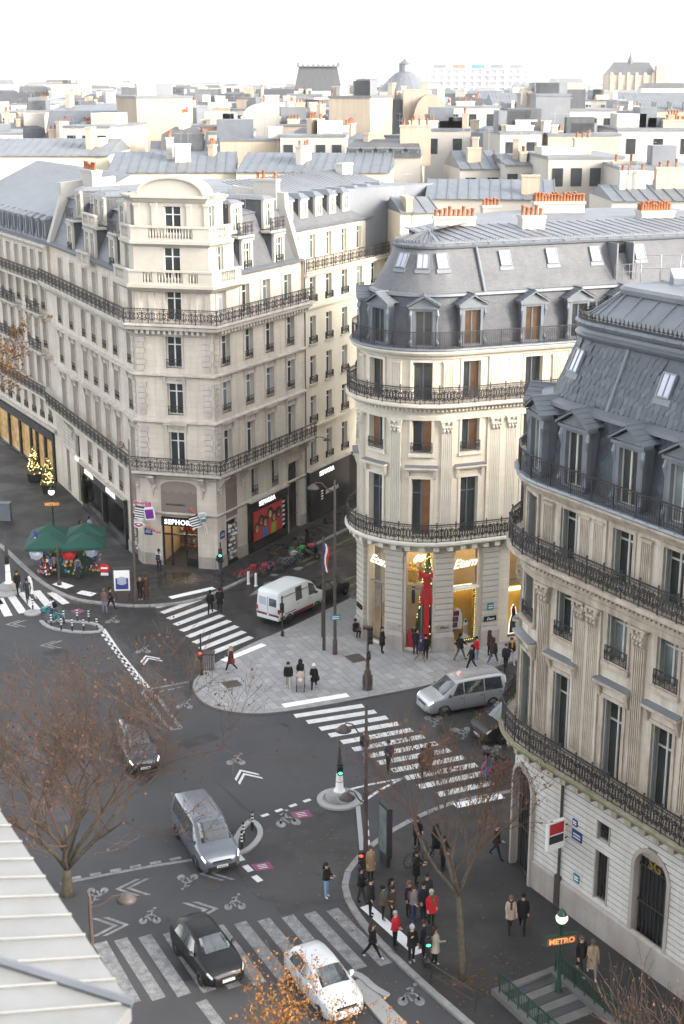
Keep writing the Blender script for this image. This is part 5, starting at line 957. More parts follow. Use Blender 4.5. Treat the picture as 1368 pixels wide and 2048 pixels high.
for k in range(7): t = math.pi * k / 6; q.tube((-0.75 * math.cos(t), -0.35 - 0.45 * math.sin(t), 0), (-0.75 * math.cos(t), -0.35 - 0.45 * math.sin(t), 0.95), 0.02, 0.02, 4, 1)
for z in (0.5, 0.95): q.path([(-0.75 * math.cos(math.pi * k / 8), -0.35 - 0.45 * math.sin(math.pi * k / 8), z) for k in range(9)], 0.022, 4, 1)
q.build('roof_door', ['dark_room', 'zinc_pale'], bB, mw=M)
def chim_at(parent, px0, px1, py, Y, n, rows=1, drop=3.0, rz=0.0, mtl='render_white', depth=0.7):
    a, e = AT(px0, py, Y), AT(px1, py, Y); return chimney(parent, (a[0] + e[0]) / 2, Y, a[2] - drop, a[2], e[0] - a[0], depth, rz, n, mtl, True, rows)
chim_at(bB, 867, 950, 432, 91.5, 9, 1, 2.0, 0.05); chim_at(bB, 1040, 1087, 430, 91, 5, 1, 2.0, 0.2, depth=1.0); chim_at(bB, 1066, 1168, 402, 101, 16, 2, 2.4, 0.1, depth=0.9); chim_at(bB, 1276, 1345, 420, 97, 12, 2, 2.4, 0.2, depth=1.1); chim_at(bB, 963, 1000, 410, 103, 5, 1, 2.5, 0.2)

# ---------------------------------------------------------------- C
CCN = (12.03, 57.2); RCY = 4.25
a1 = arc(*CCN, RCY, 107.5, 211, 24); hd = Vector((0.954, 0.301)); fd = Vector((0.515, -0.857))
PC = Path([(a1[0][0] + 62 * hd.x, a1[0][1] + 62 * hd.y)] + a1 + [(a1[-1][0] + 24 * fd.x, a1[-1][1] + 24 * fd.y)])  # unseen wing lengthened so it shades the rotunda's lower floors
CA, CT, CEE = PC.c[1], PC.c[-2], PC.c[-1]
bC = tag(empty('bank_building'), 'sooty stone bank building with rounded corner and black scale-slate roof in the right foreground', 'building')
ZC = -0.55; K = CT + 1.33
colsC = [CT - 7.2, CT - 4.2, CT - 1.35, K + 0.0, K + 3.1, K + 5.85, K + 8.6, K + 11.35, K + 14.1]
pilC = [(CT - 5.7, 0.62), (CT - 2.8, 0.62), (CT + 0.02, 0.62), (K + 0.98, 0.6), (K + 1.76, 0.6), (K + 4.42, 0.6), (K + 7.22, 0.6), (K + 9.97, 0.6), (K + 12.7, 0.6)]
def glassC(i, k): return random.choice([('glass_curtain', 'glass_curtain'), ('glass_dark', 'glass_curtain'), ('glass_dark', 'glass_dark')])
C0 = CA - 3.0
classic(bC, PC, C0, CEE, ZC, colsC, pilC, 'stone_sooty', 'stone_sooty_trim', 'frame_pale', glassC, 'shutter', w=1.12, leadm='zinc_dark')
mb = MB(); wall(mb, PC, 0, C0, 0, 18.5, [], 0.2); mb.build('side_wall', 'stone_sooty', bC)
mb = MB(); pbox(mb, PC, K + 0.55, K + 2.2, 0.0, 0.1, 6.9, 14.2); pbox(mb, PC, K + 0.55, K + 2.2, 0.0, 0.1, 15.4, 17.9); mb.build('corner_pier', 'stone_sooty', bC)
# rusticated ground storey: each course its own piece, broken by the openings
ARCH = [(CT - 1.1, 1.9, 0.0, 5.35), (K + 5.82, 1.85, 1.15, 5.3), (CT - 5.4, 1.9, 0.0, 5.35), (K + 11.4, 1.85, 1.15, 5.3)]
RECT = [(K + 3.02, 0.72, 1.75, 3.9), (K + 3.02, 0.68, 4.5, 5.2), (K + 8.6, 0.72, 1.75, 3.9), (K + 8.6, 0.68, 4.5, 5.2)]
hl = [(c - w_ / 2, c + w_ / 2, a, e) for c, w_, a, e in RECT] + [(c - w_ / 2, c + w_ / 2, a, e - w_ / 2 + (w_ / 2) * 0.6) for c, w_, a, e in ARCH]
mb = MB(); wall(mb, PC, C0, CEE, 0, 7.0, hl, 0.4, d=-0.05); mb.build('ground_wall', 'stone_plinth', bC)
z = 1.5; H_ = 0.268
while z < 6.05:
    zm = z + H_ / 2; cut = []
    for c, w_, a, e in RECT:
        if a - 0.1 < zm < e + 0.1: cut.append((c - w_ / 2 - 0.02, c + w_ / 2 + 0.02))
    for c, w_, a, e in ARCH:
        r_ = w_ / 2 + 0.12; zc = e - w_ / 2
        if zm > a and zm < zc: cut.append((c - r_, c + r_))
        elif zc <= zm < zc + r_: x = math.sqrt(r_ * r_ - (zm - zc) ** 2); cut.append((c - x, c + x))
    x0 = C0
    for a, e in sorted(cut) + [(CEE, CEE)]:
        if a > x0: mb = MB(); pbox(mb, PC, x0, a, -0.06, 0.05, z + 0.02, z + H_ - 0.025); mb.build('stone_course', 'stone_pale', bC)
        x0 = max(x0, e)
    z += H_
cut = sorted((c - w_ / 2 - 0.12, c + w_ / 2 + 0.12) for c, w_, a, e in ARCH if a < 0.5); x0 = C0; mb = MB()
for a, e in cut + [(CEE, CEE)]:
    pbox(mb, PC, x0, a, -0.05, 0.14, 0, 1.38); sweep(mb, PC, x0, a, [(0.14, 1.38), (0.06, 1.5), (-0.05, 1.5)], caps=False); x0 = e
mb.build('plinth', 'stone_plinth', bC)
for c, w_, a, e in ARCH:
    mw = PC.mw(c, 0, 0); q = MB(); zc = e - w_ / 2; n = 14; r0, r1 = w_ / 2 - 0.02, w_ / 2 + 0.16
    ring = [(math.cos(math.pi * i / n), math.sin(math.pi * i / n)) for i in range(n + 1)]
    for (x0, y0), (x1, y1) in zip(ring, ring[1:]): q.hexa([(r0 * x0, -0.1, zc + r0 * y0), (r1 * x0, -0.1, zc + r1 * y0), (r1 * x0, 0.36, zc + r1 * y0), (r0 * x0, 0.36, zc + r0 * y0), (r0 * x1, -0.1, zc + r0 * y1), (r1 * x1, -0.1, zc + r1 * y1), (r1 * x1, 0.36, zc + r1 * y1), (r0 * x1, 0.36, zc + r0 * y1)])
    for sg in (-1, 1): s_ = sorted((sg * r0, sg * r1)); q.box(s_[0], s_[1], -0.1, 0.36, a, zc)
    o = q.build('arch_surround', 'stone_plinth', bC, mw=mw)
    q = MB(); q.plate([(-r0, a), (r0, a)] + [(r0 * x, zc + r0 * y) for x, y in ring], 0.3, 0.36); o2 = q.build('dark_glazing', 'glass_dark', bC, mw=mw); q = MB()
    for k in range(8): x = -r0 + 0.1 + k * (2 * r0 - 0.2) / 7; q.box(x - 0.025, x + 0.025, 0.2, 0.25, a, zc + math.sqrt(max(0, r0 * r0 - x * x)) - 0.03)
    for zz in (a + 0.15, (a + zc) / 2, zc): q.box(-r0, r0, 0.19, 0.24, zz, zz + 0.09)
    for k in range(3): ribbon(q, scroll_curve(-0.4 + 0.4 * k, zc + 0.35, 0.2, 0, 1.4, 10), 0.03, 0.18, 0.03)
    q.build('iron_grille', 'iron', o2)
    if a > 0.5:
        link('emblem', text_mesh('SG', 0.6, 0.02, 'gold', bold=0.01), o2, Matrix.Translation((0, 0.14, zc + 0.3)))
for c, w_, a, e in RECT:
    mw = PC.mw(c, 0, 0); q = MB(); q.box(-w_ / 2, w_ / 2, 0.25, 0.3, a, e, 0)
    for k in range(5): x = -w_ / 2 + 0.06 + k * (w_ - 0.12) / 4; q.box(x - 0.02, x + 0.02, 0.1, 0.14, a, e, 1)
    for zz in (a + 0.05, (a + e) / 2, e - 0.08): q.box(-w_ / 2, w_ / 2, 0.1, 0.14, zz, zz + 0.04, 1)
    for sg in (-1, 1): s_ = sorted((sg * w_ / 2, sg * (w_ / 2 + 0.06))); q.box(s_[0], s_[1], -0.09, 0.2, a - 0.05, e + 0.05, 2)
    q.build('barred_window', ['glass_dark', 'iron', 'stone_plinth'], bC, mw=mw)
mb = MB(); sweep(mb, PC, C0, CEE, [(-0.05, 6.05), (0.12, 6.1), (0.2, 6.28)], caps=False); mb.build('string_course', 'stone_sooty_trim', bC)
mb = MB(); sweep(mb, PC, C0, CEE, [(0.84, 6.69), (0.855, 6.72), (0.855, 6.8), (0.80, 6.88), (0.75, 6.885)], caps=False); mb.build('mossy_edge', 'moss', bC)
q = MB(); q.path([(0, -0.12, 0.2), (0, -0.12, 6.2), (0.05, -0.3, 6.6)], 0.06, 6); q.box(-0.16, 0.16, -0.2, 0.0, 0, 1.6); q.build('downpipe', 'iron_rust', bC, mw=PC.mw(K + 0.45, 0, 0))
q = MB(); q.box(-0.09, 0.09, -1.15, -0.25, 3.25, 4.55, 0)
for sg in (-1, 1): q.box(sg * 0.095 - 0.003, sg * 0.095 + 0.003, -1.08, -0.32, 3.98, 4.48, 1); q.box(sg * 0.095 - 0.003, sg * 0.095 + 0.003, -1.08, -0.32, 3.55, 3.92, 2)
for z in (3.6, 4.2): q.tube((0, -0.25, z), (0, 0, z), 0.03, 0.03, 5, 2)
q.build('projecting_sign', ['plain_white', 'plain_red', 'plain_black'], bC, mw=PC.mw(K + 0.8, 0, 0))
for dx, z, ww, hh, m_ in ((1.28, 4.35, 0.3, 0.3, 'plain_blue'), (1.45, 3.75, 0.62, 0.42, 'plain_blue'), (1.55, 1.85, 0.36, 0.36, 'teal')):
    q = MB(); q.box(-ww / 2, ww / 2, -0.09, -0.04, z, z + hh, 0)
    for k in range(2): q.box(-ww * 0.36, ww * 0.36, -0.095, -0.09, z + hh * (0.25 + 0.32 * k), z + hh * (0.25 + 0.32 * k) + 0.06, 1)
    q.build('street_name_plate', [m_, 'plain_white'], bC, mw=PC.mw(K + dx, 0, 0))
# roof of C
L0, L1 = (-0.36, 18.55), (-0.75, 21.5); U0_, U1_ = (-0.95, 21.72), (-1.95, 24.15)
mb = MB(); sweep(mb, PC, C0, CEE, [L0, L1], caps=False); mb.build('lower_mansard', 'slate_scale', bC)
mb = MB(); sweep(mb, PC, C0, CEE, [(-0.72, 21.4), (-0.42, 21.5), (-0.45, 21.66), (-0.98, 21.76)], caps=False); mb.build('break_moulding', 'zinc', bC)
mb = MB(); sweep(mb, PC, C0, CEE, [U0_, U1_], caps=False); mb.build('upper_mansard', 'slate_scale', bC)
def scale_mesh(m):
    q = MB(); q.plate([(-0.135, 0.34), (-0.135, 0.10), (-0.07, 0.02), (0, -0.015), (0.07, 0.02), (0.135, 0.10), (0.135, 0.34)], -0.012, 0.0); return q.data('slate', m)
def scales(parent, P, s0, s1, a, b, limit, avoid):
    L_ = math.hypot(b[0] - a[0], b[1] - a[1]); rows = int(L_ / 0.215); items = []
    for r_ in range(rows):
        f = r_ * 0.215 / L_; d, z = a[0] + (b[0] - a[0]) * f, a[1] + (b[1] - a[1]) * f
        s = s0 + (0.14 if r_ % 2 else 0.0)
        while s < s1:
            rr = RCY + d if s < CT else RCY; step = 0.285 * (RCY / max(1.2, RCY + d)) if s < CT else 0.285
            if not any(x0 < s < x1 and z0 < z < z1 for x0, x1, z0, z1 in avoid): items.append((s, d, z))
            s += step
    tilt = 0.03; sl = math.atan2(-(b[0] - a[0]), b[1] - a[1]) + tilt
    items.sort(key=lambda i: (Vector(P.at(*i)) - cam.location).length)
    def M(s, d, z): return P.mw(s, d + 0.03, z) @ Matrix.Rotation(-sl, 4, 'X')
    ms = [cached(('sc', m), lambda m=m: scale_mesh(m)) for m in ('slate_scale', 'slate_scale_pale')]
    rest = [MB(), MB()]
    for i, it in enumerate(items):
        k = 1 if random.random() < 0.28 else 0; m = M(*it) @ Matrix.Rotation(random.uniform(-0.03, 0.03), 4, 'Y') @ Matrix.Translation((0, random.uniform(-0.012, 0.004), 0))
        if i < limit: link('slate', ms[k], parent, m)
        else: rest[k].mesh([tuple(m @ vv.co) for vv in ms[k].vertices], [tuple(p.vertices) for p in ms[k].polygons])
    for k, q in enumerate(rest):
        if q.v: o = q.build('slates', ('slate_scale', 'slate_scale_pale')[k], parent); o['kind'] = 'stuff'
avL = [(c - 0.95, c + 0.95, 18, 22) for c in colsC]; skC = [(CT - 0.9, 0.45), (K + 3.3, 0.42), (K + 8.8, 0.42)]
scales(bC, PC, CT - 5.5, K + 9.2, U0_, U1_, 215, [(s - 0.5, s + 0.5, 22.6, 23.95) for s, _ in skC]); scales(bC, PC, CT - 5.5, K + 9.2, L0, L1, 80, avL)
for s, f in skC: skylight(bC, PC, s, *U0_, *U1_, f, 0.6, 0.85, 'glass_sky')
mb = MB(); sweep(mb, PC, C0, CEE, [(-1.95, 24.05), (-1.75, 24.12), (-1.68, 24.25), (-1.85, 24.36), (-1.9, 24.5), (-1.72, 24.58), (-1.66, 24.72), (-1.75, 24.82), (-2.2, 24.86)], caps=False); seams(mb, PC, CA, CEE, 0.7, -1.66, 24.74, -2.1, 24.88, 0, 0.03); mb.build('roof_ring', 'zinc', bC)
cresting(bC, PC, CA - 1, CEE, -1.8, 24.84, 'iron', 0.34, 0.24)
mb = MB(); sweep(mb, PC, C0, CEE, [(-2.1, 24.82), (-3.55, 25.85)], caps=False); seams(mb, PC, CA, CEE, 0.95, -2.1, 24.85, -3.55, 25.89, 0, 0.035); mb.build('zinc_roof', 'zinc', bC)
mb = MB(); sweep(mb, PC, C0, CEE, [(-3.55, 25.75), (-3.4, 25.82), (-3.38, 26.0), (-3.5, 26.12), (-3.9, 26.14)], caps=False); mb.build('platform_edge', 'zinc_pale', bC)
q = MB(); q.extrude([PC.at(C0, -3.85, 0)[:2]] + [PC.at(s, -3.85, 0)[:2] for s in PC.c[1:-1]] + [PC.at(CEE, -3.85, 0)[:2], PC.at(CEE, -16, 0)[:2], (36, 52), PC.at(0.5, -14, 0)[:2], PC.at(0.5, -0.5, 0)[:2]], 10, 26.13); q.build('flat_roof', 'zinc', bC)  # deck with deep mass; unseen far end added to cast shade
for c in colsC: ped_dormer(bC, PC, c, -0.02, 18.65, 1.0, 2.35, 'zinc_dark', random.choice(['glass_dark', 'glass_curtain']), 'frame_pale', 'zinc')
a = Vector(PC.at(K + 0.75, *U0_)); e = Vector(PC.at(K + 0.75 , *U1_)); q = MB(); q.tube(a + Vector((-0.05, -0.04, 0)), e + Vector((-0.05, -0.04, 0)), 0.075, 0.075, 8); q.build('hip_roll', 'zinc', bC)
q = MB(); X, Y = 13.4, 57.6; q.box(X - 0.1, X + 1.5, Y - 0.4, Y + 0.4, 26.13, 26.4, 0); q.hexa([(X - 0.1, Y - 0.4, 26.4), (X + 1.5, Y - 0.4, 26.4), (X + 1.5, Y + 0.4, 26.4), (X - 0.1, Y + 0.4, 26.4), (X - 0.1, Y - 0.35, 26.45), (X + 1.5, Y - 0.35, 26.45), (X + 1.5, Y + 0.4, 26.7), (X - 0.1, Y + 0.4, 26.7)], 1); q.build('roof_lantern', ['zinc_dark', 'glass_sky'], bC)
q = MB()
for k in range(8): x = 12.2 + k * 0.8; q.tube((x, 58.4, 26.1), (x, 58.4, 27.2), 0.025, 0.025, 5)
for z in (26.65, 27.2): q.path([(11.9, 57.0, z), (12.2, 58.4, z), (18.5, 58.4, z)], 0.022, 5)
q.build('roof_handrail', 'alloy', bC)
# ================================================================== ground, pavements, markings
q = MB(); q.face([(-6000, -300, 0), (6000, -300, 0), (6000, 9000, 0), (-6000, 9000, 0)]); road = struct(q.build('road', 'asphalt'))
def gp(pts, z=0.0): return [G(x, y, z) for x, y in pts]
def sheet(name, poly, z, m, parent=None):
    q = MB(); q.face([(x, y, z) for x, y in poly]); o = q.build(name, m, parent)
    return o if parent else struct(o)
def area2(p): return sum(a[0] * b[1] - b[0] * a[1] for a, b in zip(p, p[1:] + p[:1]))
def ccw(p): return p if area2(p) > 0 else p[::-1]
def smooth_line(p, it=2):
    for _ in range(it):
        o = [p[0]]
        for a, b in zip(p, p[1:]): o += [(a[0] * .75 + b[0] * .25, a[1] * .75 + b[1] * .25), (a[0] * .25 + b[0] * .75, a[1] * .25 + b[1] * .75)]
        p = o + [p[-1]]
    return p
def offs(p, d):
    """offset an open polyline to its left by d."""
    o = []
    for i in range(len(p)):
        a = Vector(p[max(0, i - 1)]); b = Vector(p[min(len(p) - 1, i + 1)]); t = (b - a).normalized(); o.append((p[i][0] - t.y * d, p[i][1] + t.x * d))
    return o
def kerb(line, inner, parent, m='kerb_granite', w_=0.3, h=0.13, L_=1.05):
    """kerb stones laid one by one along a polyline; the road lies on the right-hand side."""
    dist = 0.0; cur = [line[0]]; out = []
    for a, b in zip(line, line[1:]):
        l = math.hypot(b[0] - a[0], b[1] - a[1]); t0 = 0.0
        while dist + (l - t0) >= L_:
            t0 += L_ - dist; p = (a[0] + (b[0] - a[0]) * t0 / l, a[1] + (b[1] - a[1]) * t0 / l); out.append((cur[-1] if len(cur) < 2 else cur[0], p)); cur = [p]; dist = 0.0
        dist += l - t0
    for a, b in out:
        v = Vector((b[0] - a[0], b[1] - a[1])); l = v.length; v /= l; q = MB(); q.box(0.008, l - 0.008, 0, w_, 0, h - 0.015); q.taper(0.008, l - 0.008, 0, w_, h - 0.015, 0.02, l - 0.02, 0.015, w_ - 0.01, h)
        q.build('kerb_stone', m, parent, mw=Matrix(((v.x, -v.y, 0, a[0]), (v.y, v.x, 0, a[1]), (0, 0, 1, 0), (0, 0, 0, 1))))
ZP = 0.12
# plaza in front of B (granite slabs)
pl_px = [(700, 1196), (640, 1226), (560, 1264), (500, 1287), (440, 1320), (402, 1344), (384, 1364), (386, 1382), (404, 1404), (440, 1420), (500, 1428), (560, 1424), (640, 1412), (740, 1393), (840, 1374), (900, 1358), (1010, 1328), (1100, 1296), (1250, 1240)]
pl = smooth_line(gp(pl_px, ZP))
plaza_poly = pl + [(30, 96), (14, 104), (8, 100)]
q = MB(); q.extrude(ccw(plaza_poly), 0, ZP - 0.012, 0); plaza = struct(q.build('plaza_pavement', 'paver_bed'))
kerb(pl, None, plaza)
inner = offs(pl, 0.3)
def clip_half(poly, n, c):
    out = []
    for a, b in zip(poly, poly[1:] + poly[:1]):
        da, db = a[0] * n[0] + a[1] * n[1] - c, b[0] * n[0] + b[1] * n[1] - c
        if da <= 0: out.append(a)
        if (da < 0) != (db < 0) and abs(da - db) > 1e-9: t = da / (da - db); out.append((a[0] + (b[0] - a[0]) * t, a[1] + (b[1] - a[1]) * t))
    return out
wv = Vector((0.43, -0.903)).normalized(); wn = Vector((-wv.y, wv.x)); subj = inner + [(22, 90), (8.0, 88.0), (3.5, 90)]; slabs = []; random.seed(11)
us = [p[0] * wv.x + p[1] * wv.y for p in subj]; vs_ = [p[0] * wn.x + p[1] * wn.y for p in subj]
v0 = min(vs_); row = 0
while v0 < max(vs_):
    wr = (0.5, 0.42, 0.5, 0.55)[row % 4]; u0 = min(us) - random.random()
    while u0 < max(us):
        lu = random.choice((0.6, 0.75, 0.9, 0.8)); pg = subj
        for n, c in (((wv.x, wv.y), u0 + lu - 0.012), ((-wv.x, -wv.y), -u0 - 0.012), ((wn.x, wn.y), v0 + wr - 0.012), ((-wn.x, -wn.y), -v0 - 0.012)):
            pg = clip_half(pg, n, c)
            if len(pg) < 3: break
        if len(pg) >= 3 and abs(area2(pg)) > 0.02: slabs.append(pg)
        u0 += lu
    v0 += wr; row += 1
slabs.sort(key=lambda p: math.hypot(p[0][0], p[0][1])); rest = [MB(), MB(), MB()]; hid = Vector(BC)
slabs = [p for p in slabs if (Vector(p[0]) - hid).length > 3.4 and p[0][0] < 20]
for i, p in enumerate(slabs):
    k = random.choices((0, 1, 2), (5, 3, 2))[0]; zz = ZP + random.uniform(-0.003, 0.003)
    if p[0][1] > 84 and p[0][0] < 3: k = 1
    qq = MB() if i < 290 else rest[k]; qq.extrude(ccw(p), ZP - 0.02, zz)
    if i < 290: qq.build('paving_slab', ('paver', 'paver_dark', 'paver_light')[k], plaza)
for k, qq in enumerate(rest):
    if qq.v: qq.build('paving_slabs', ('paver', 'paver_dark', 'paver_light')[k], plaza)['kind'] = 'stuff'
# pavement along A
kl_px = [(-60, 1050), (0, 1083), (46, 1126), (83, 1160), (117, 1181), (153, 1197), (209, 1204), (261, 1209), (322, 1208), (366, 1202), (405, 1193), (443, 1177), (479, 1160), (535, 1131), (591, 1104), (650, 1076), (707, 1048), (760, 1025)]
kl = smooth_line(gp(kl_px, ZP))
q = MB(); q.extrude(ccw(kl + [(18, 140), (-20, 160), (-60, 160), (-75, 130)]), 0, ZP, 0); walk_left = struct(q.build('left_pavement', 'asphalt_walk'))
kerb(kl[::-1], None, walk_left)
sheet('wet_pavement', gp([(262, 1150), (300, 1140), (440, 1150), (610, 1055), (690, 1020), (705, 1040), (591, 1097), (479, 1152), (405, 1184), (322, 1198), (262, 1198)], ZP + 0.004), ZP + 0.004, 'asphalt_wet', walk_left)
# pavement round C
kr_px = [(1100, 1560), (1020, 1588), (930, 1600), (869, 1622), (827, 1642), (789, 1662), (745, 1694), (712, 1728), (698, 1752), (696, 1775), (708, 1808), (740, 1852), (785, 1900), (843, 1955), (930, 2030), (1010, 2100)]
kr = smooth_line(gp(kr_px, ZP))
q = MB(); q.extrude(ccw(kr + [(14, 36), (34, 30), (40, 60), (24, 66)]), 0, ZP, 0); walk_right = struct(q.build('right_pavement', 'asphalt_walk'))
kerb(kr[::-1], None, walk_right)
# a gutter band of older asphalt follows the kerb
o_ = offs(kr, 0.55)
q = MB()
for a, b, c, d in zip(kr, kr[1:], o_[1:], o_): q.face([(*a, 0.004), (*b, 0.004), (*c, 0.004), (*d, 0.004)])
q.build('gutter_band', 'asphalt_walk', road)
# older, darker road surfaces
sheet('side_street_surface', gp([(310, 1212), (405, 1197), (443, 1181), (591, 1108), (707, 1051), (800, 1010), (860, 1100), (700, 1200), (640, 1230), (500, 1291), (440, 1324), (392, 1350), (330, 1300)]), 0.0036, 'asphalt_old', road)
sheet('road_patch', gp([(470, 1745), (530, 1660), (600, 1625), (660, 1622), (718, 1625), (722, 1695), (690, 1750), (694, 1790), (640, 1812), (520, 1800)]), 0.003, 'asphalt_old', road)
sheet('road_patch', gp([(100, 1205), (260, 1213), (310, 1216), (370, 1300), (386, 1366), (380, 1400), (300, 1330), (215, 1258)]), 0.002, 'asphalt_walk', road)
sheet('road_patch', gp([(840, 1380), (1010, 1332), (1100, 1300), (1100, 1556), (1015, 1584), (940, 1590), (880, 1480)]), 0.0022, 'asphalt_walk', road)
def seam(pts, w_=0.05):
    q = MB(); p = gp(pts)
    for a, b in zip(p, p[1:]):
        v = Vector((b[0] - a[0], b[1] - a[1])).normalized(); n = Vector((-v.y, v.x)) * w_ / 2; q.face([(a[0] + n.x, a[1] + n.y, 0.0045), (b[0] + n.x, b[1] + n.y, 0.0045), (b[0] - n.x, b[1] - n.y, 0.0045), (a[0] - n.x, a[1] - n.y, 0.0045)])
    q.build('tar_seam', 'plain_black', road)
for p in ([(390, 1462), (560, 1448), (700, 1470)], [(430, 1560), (520, 1645), (660, 1600)], [(560, 1440), (680, 1560)], [(250, 1260), (330, 1330)], [(20, 1240), (120, 1300), (300, 1440)], [(330, 1830), (345, 1852)]): seam(p)
random.seed(4)
for k in range(16):
    x, y = G(random.uniform(30, 900), random.uniform(1270, 2000)); a = random.choice((0.5, 2.1, 2.0, 0.6)); u1 = Vector((math.cos(a), math.sin(a))) * random.uniform(0.6, 3.2); u2 = Vector((-math.sin(a), math.cos(a))) * random.uniform(0.3, 0.9)
    if y < 70 and x > 0 or y > 76 and x > -8: continue
    sheet('road_patch', [(x + s1 * u1.x + s2 * u2.x, y + s1 * u1.y + s2 * u2.y) for s1, s2 in ((-1, -1), (1, -1), (1, 1), (-1, 1))], 0.0012 + 0.00005 * k, random.choice(('asphalt_walk', 'asphalt_old')), road)
# ---- painted markings, each stripe a piece
ZM = 0.008
def stripe(a, b, w_, m='paint_white', z=ZM, name='crosswalk_stripe', par=None):
    v = Vector((b[0] - a[0], b[1] - a[1])); L_ = v.length; v = v.normalized(); n = Vector((-v.y, v.x)) * w_ / 2; q = MB(); K = max(1, int(L_ / 0.5)); random.seed(int(abs(a[0] * 971 + a[1] * 313)))
    for k in range(K):
        p0, p1 = Vector(a) + v * (L_ * k / K), Vector(a) + v * (L_ * (k + 1) / K); q.face([(p0.x + n.x, p0.y + n.y, z), (p0.x - n.x, p0.y - n.y, z), (p1.x - n.x, p1.y - n.y, z), (p1.x + n.x, p1.y + n.y, z)])
    return q.build(name, m, par or road)
def lerp(a, b, t): return (a[0] + (b[0] - a[0]) * t, a[1] + (b[1] - a[1]) * t)
for i in range(8): stripe(G(*lerp((324, 1226), (414, 1310), i / 7)), G(*lerp((401, 1198), (503, 1274), i / 7)), 0.5)
stripe(G(312, 1215), G(338, 1209), 0.4)
z6 = lambda x, y: G(420 + x / 2.1375, 1380 + y / 2.1375)
for a, b in (((362, 112), (655, 67)), ((415, 138), (708, 92)), ((470, 167), (757, 117)), ((510, 195), (808, 143)), ((563, 224), (862, 170)), ((612, 255), (915, 198)), ((680, 283), (970, 228)), ((720, 312), (1025, 257)), ((778, 345), (1085, 288)), ((832, 378), (1140, 320)), ((890, 415), (1175, 355)), ((975, 448), (1210, 395)), ((1060, 500), (1265, 448))): stripe(z6(*a), z6(*b), 0.5)
for i in range(11):
    t = i / 10; tx = (200, 241, 289, 338, 386, 434, 480, 527, 575, 619, 664)[i]; ty = 1885 - 6.6 * i; bx = 268 + 50.5 * i; by = 2006 - 7.7 * i; stripe(G(tx, ty), G(bx, by), 0.56, 'paint_worn')
z2 = lambda x, y: G(x / 3.257, 850 + y / 3.257)
for a, b in (((-60, 1090), (0, 1170)), ((-5, 1130), (55, 1245)), ((70, 1110), (150, 1225)), ((140, 1090), (240, 1205)), ((235, 1080), (320, 1180)), ((330, 1090), (430, 1165))): stripe(z2(*a), z2(*b), 0.55)
def onwalk(a, b, w_, par, z): return stripe(G(*a, z), G(*b, z), w_, 'paint_bright', z + 0.014, 'tactile_strip', par)
onwalk((340, 1196), (428, 1176), 0.55, walk_left, ZP); onwalk((446, 1322), (528, 1289), 0.5, plaza, ZP); onwalk((566, 1412), (696, 1390), 0.55, plaza, ZP); onwalk((730, 1812), (838, 1908), 0.5, walk_right, ZP); onwalk((112, 1166), (140, 1175), 0.8, walk_left, ZP); onwalk((158, 1184), (188, 1190), 0.7, walk_left, ZP); onwalk((910, 1612), (1005, 1592), 0.5, walk_right, ZP)
def poly_line(pts, w_, m='paint_white', name='lane_line', closed=False):
    p = gp(pts); p = p + [p[0]] if closed else p; q = MB(); a_ = offs(p, w_ / 2); b_ = offs(p, -w_ / 2)
    for a, b, c, d in zip(a_, a_[1:], b_[1:], b_): q.face([(*a, ZM), (*b, ZM), (*c, ZM), (*d, ZM)])
    return q.build(name, m, road)
def dashes(a, b, n, w_, fill=0.55, m='paint_white'):
    for i in range(n): stripe(G(*lerp(a, b, i / n)), G(*lerp(a, b, (i + fill) / n)), w_, m, ZM, 'lane_dash')
# raised separator kerbs (white stone edging with real height)
def sep_kerb(pts, w_=0.26, h=0.1, name='separator_kerb'):
    p = smooth_line(gp(pts, h), 1); a_ = offs(p, w_ / 2); b_ = offs(p, -w_ / 2); q = MB()
    for a, b, c, d in zip(a_, a_[1:], b_[1:], b_): q.hexa([(*a, 0), (*b, 0), (*c, 0), (*d, 0), (*a, h), (*b, h), (*c, h), (*d, h)])
    return struct(q.build(name, 'paver_light'))
sep_kerb([(82, 1240), (92, 1250), (115, 1258), (155, 1263), (195, 1263), (206, 1256), (190, 1246), (160, 1242), (120, 1240), (95, 1242)])
poly_line([(206, 1258), (240, 1308), (268, 1342), (296, 1376)], 0.28)
poly_line([(296, 1376), (318, 1398), (340, 1428), (362, 1456)], 0.22, 'paint_worn'); poly_line([(284, 1384), (305, 1412), (330, 1448), (346, 1460), (362, 1456)], 0.22, 'paint_worn'); poly_line([(284, 1384), (296, 1376)], 0.22, 'paint_worn')
dashes((206, 1268), (285, 1372), 12, 0.3)
stripe(G(300, 1378), G(378, 1364), 0.18, 'paint_worn', ZM, 'lane_line'); dashes((318, 1384), (372, 1372), 3, 0.14, 0.7, 'paint_worn')
sep_kerb([(500, 1640), (480, 1660), (470, 1680), (472, 1706), (496, 1698), (515, 1680), (522, 1664), (516, 1648), (500, 1638)]); poly_line([(470, 1706), (484, 1722)], 0.35)
dashes((523, 1633), (635, 1594), 3.0.__int__() + 1, 0.22, 0.5); stripe(G(490, 1731), G(502, 1743), 0.3, 'paint_white', ZM, 'lane_dash'); stripe(G(508, 1752), G(521, 1763), 0.3, 'paint_white', ZM, 'lane_dash')
poly_line([(688, 1582), (735, 1570), (800, 1558), (806, 1556), (760, 1580), (714, 1612)], 0.16); sep_kerb([(716, 1612), (720, 1655), (724, 1700)], 0.22); dashes((733, 1620), (738, 1700), 4, 0.12, 0.6)
poly_line([(120, 1768), (210, 1750), (300, 1733), (384, 1720)], 0.2, 'paint_worn'); dashes((140, 1758), (380, 1712), 6, 0.22, 0.55, 'paint_worn')
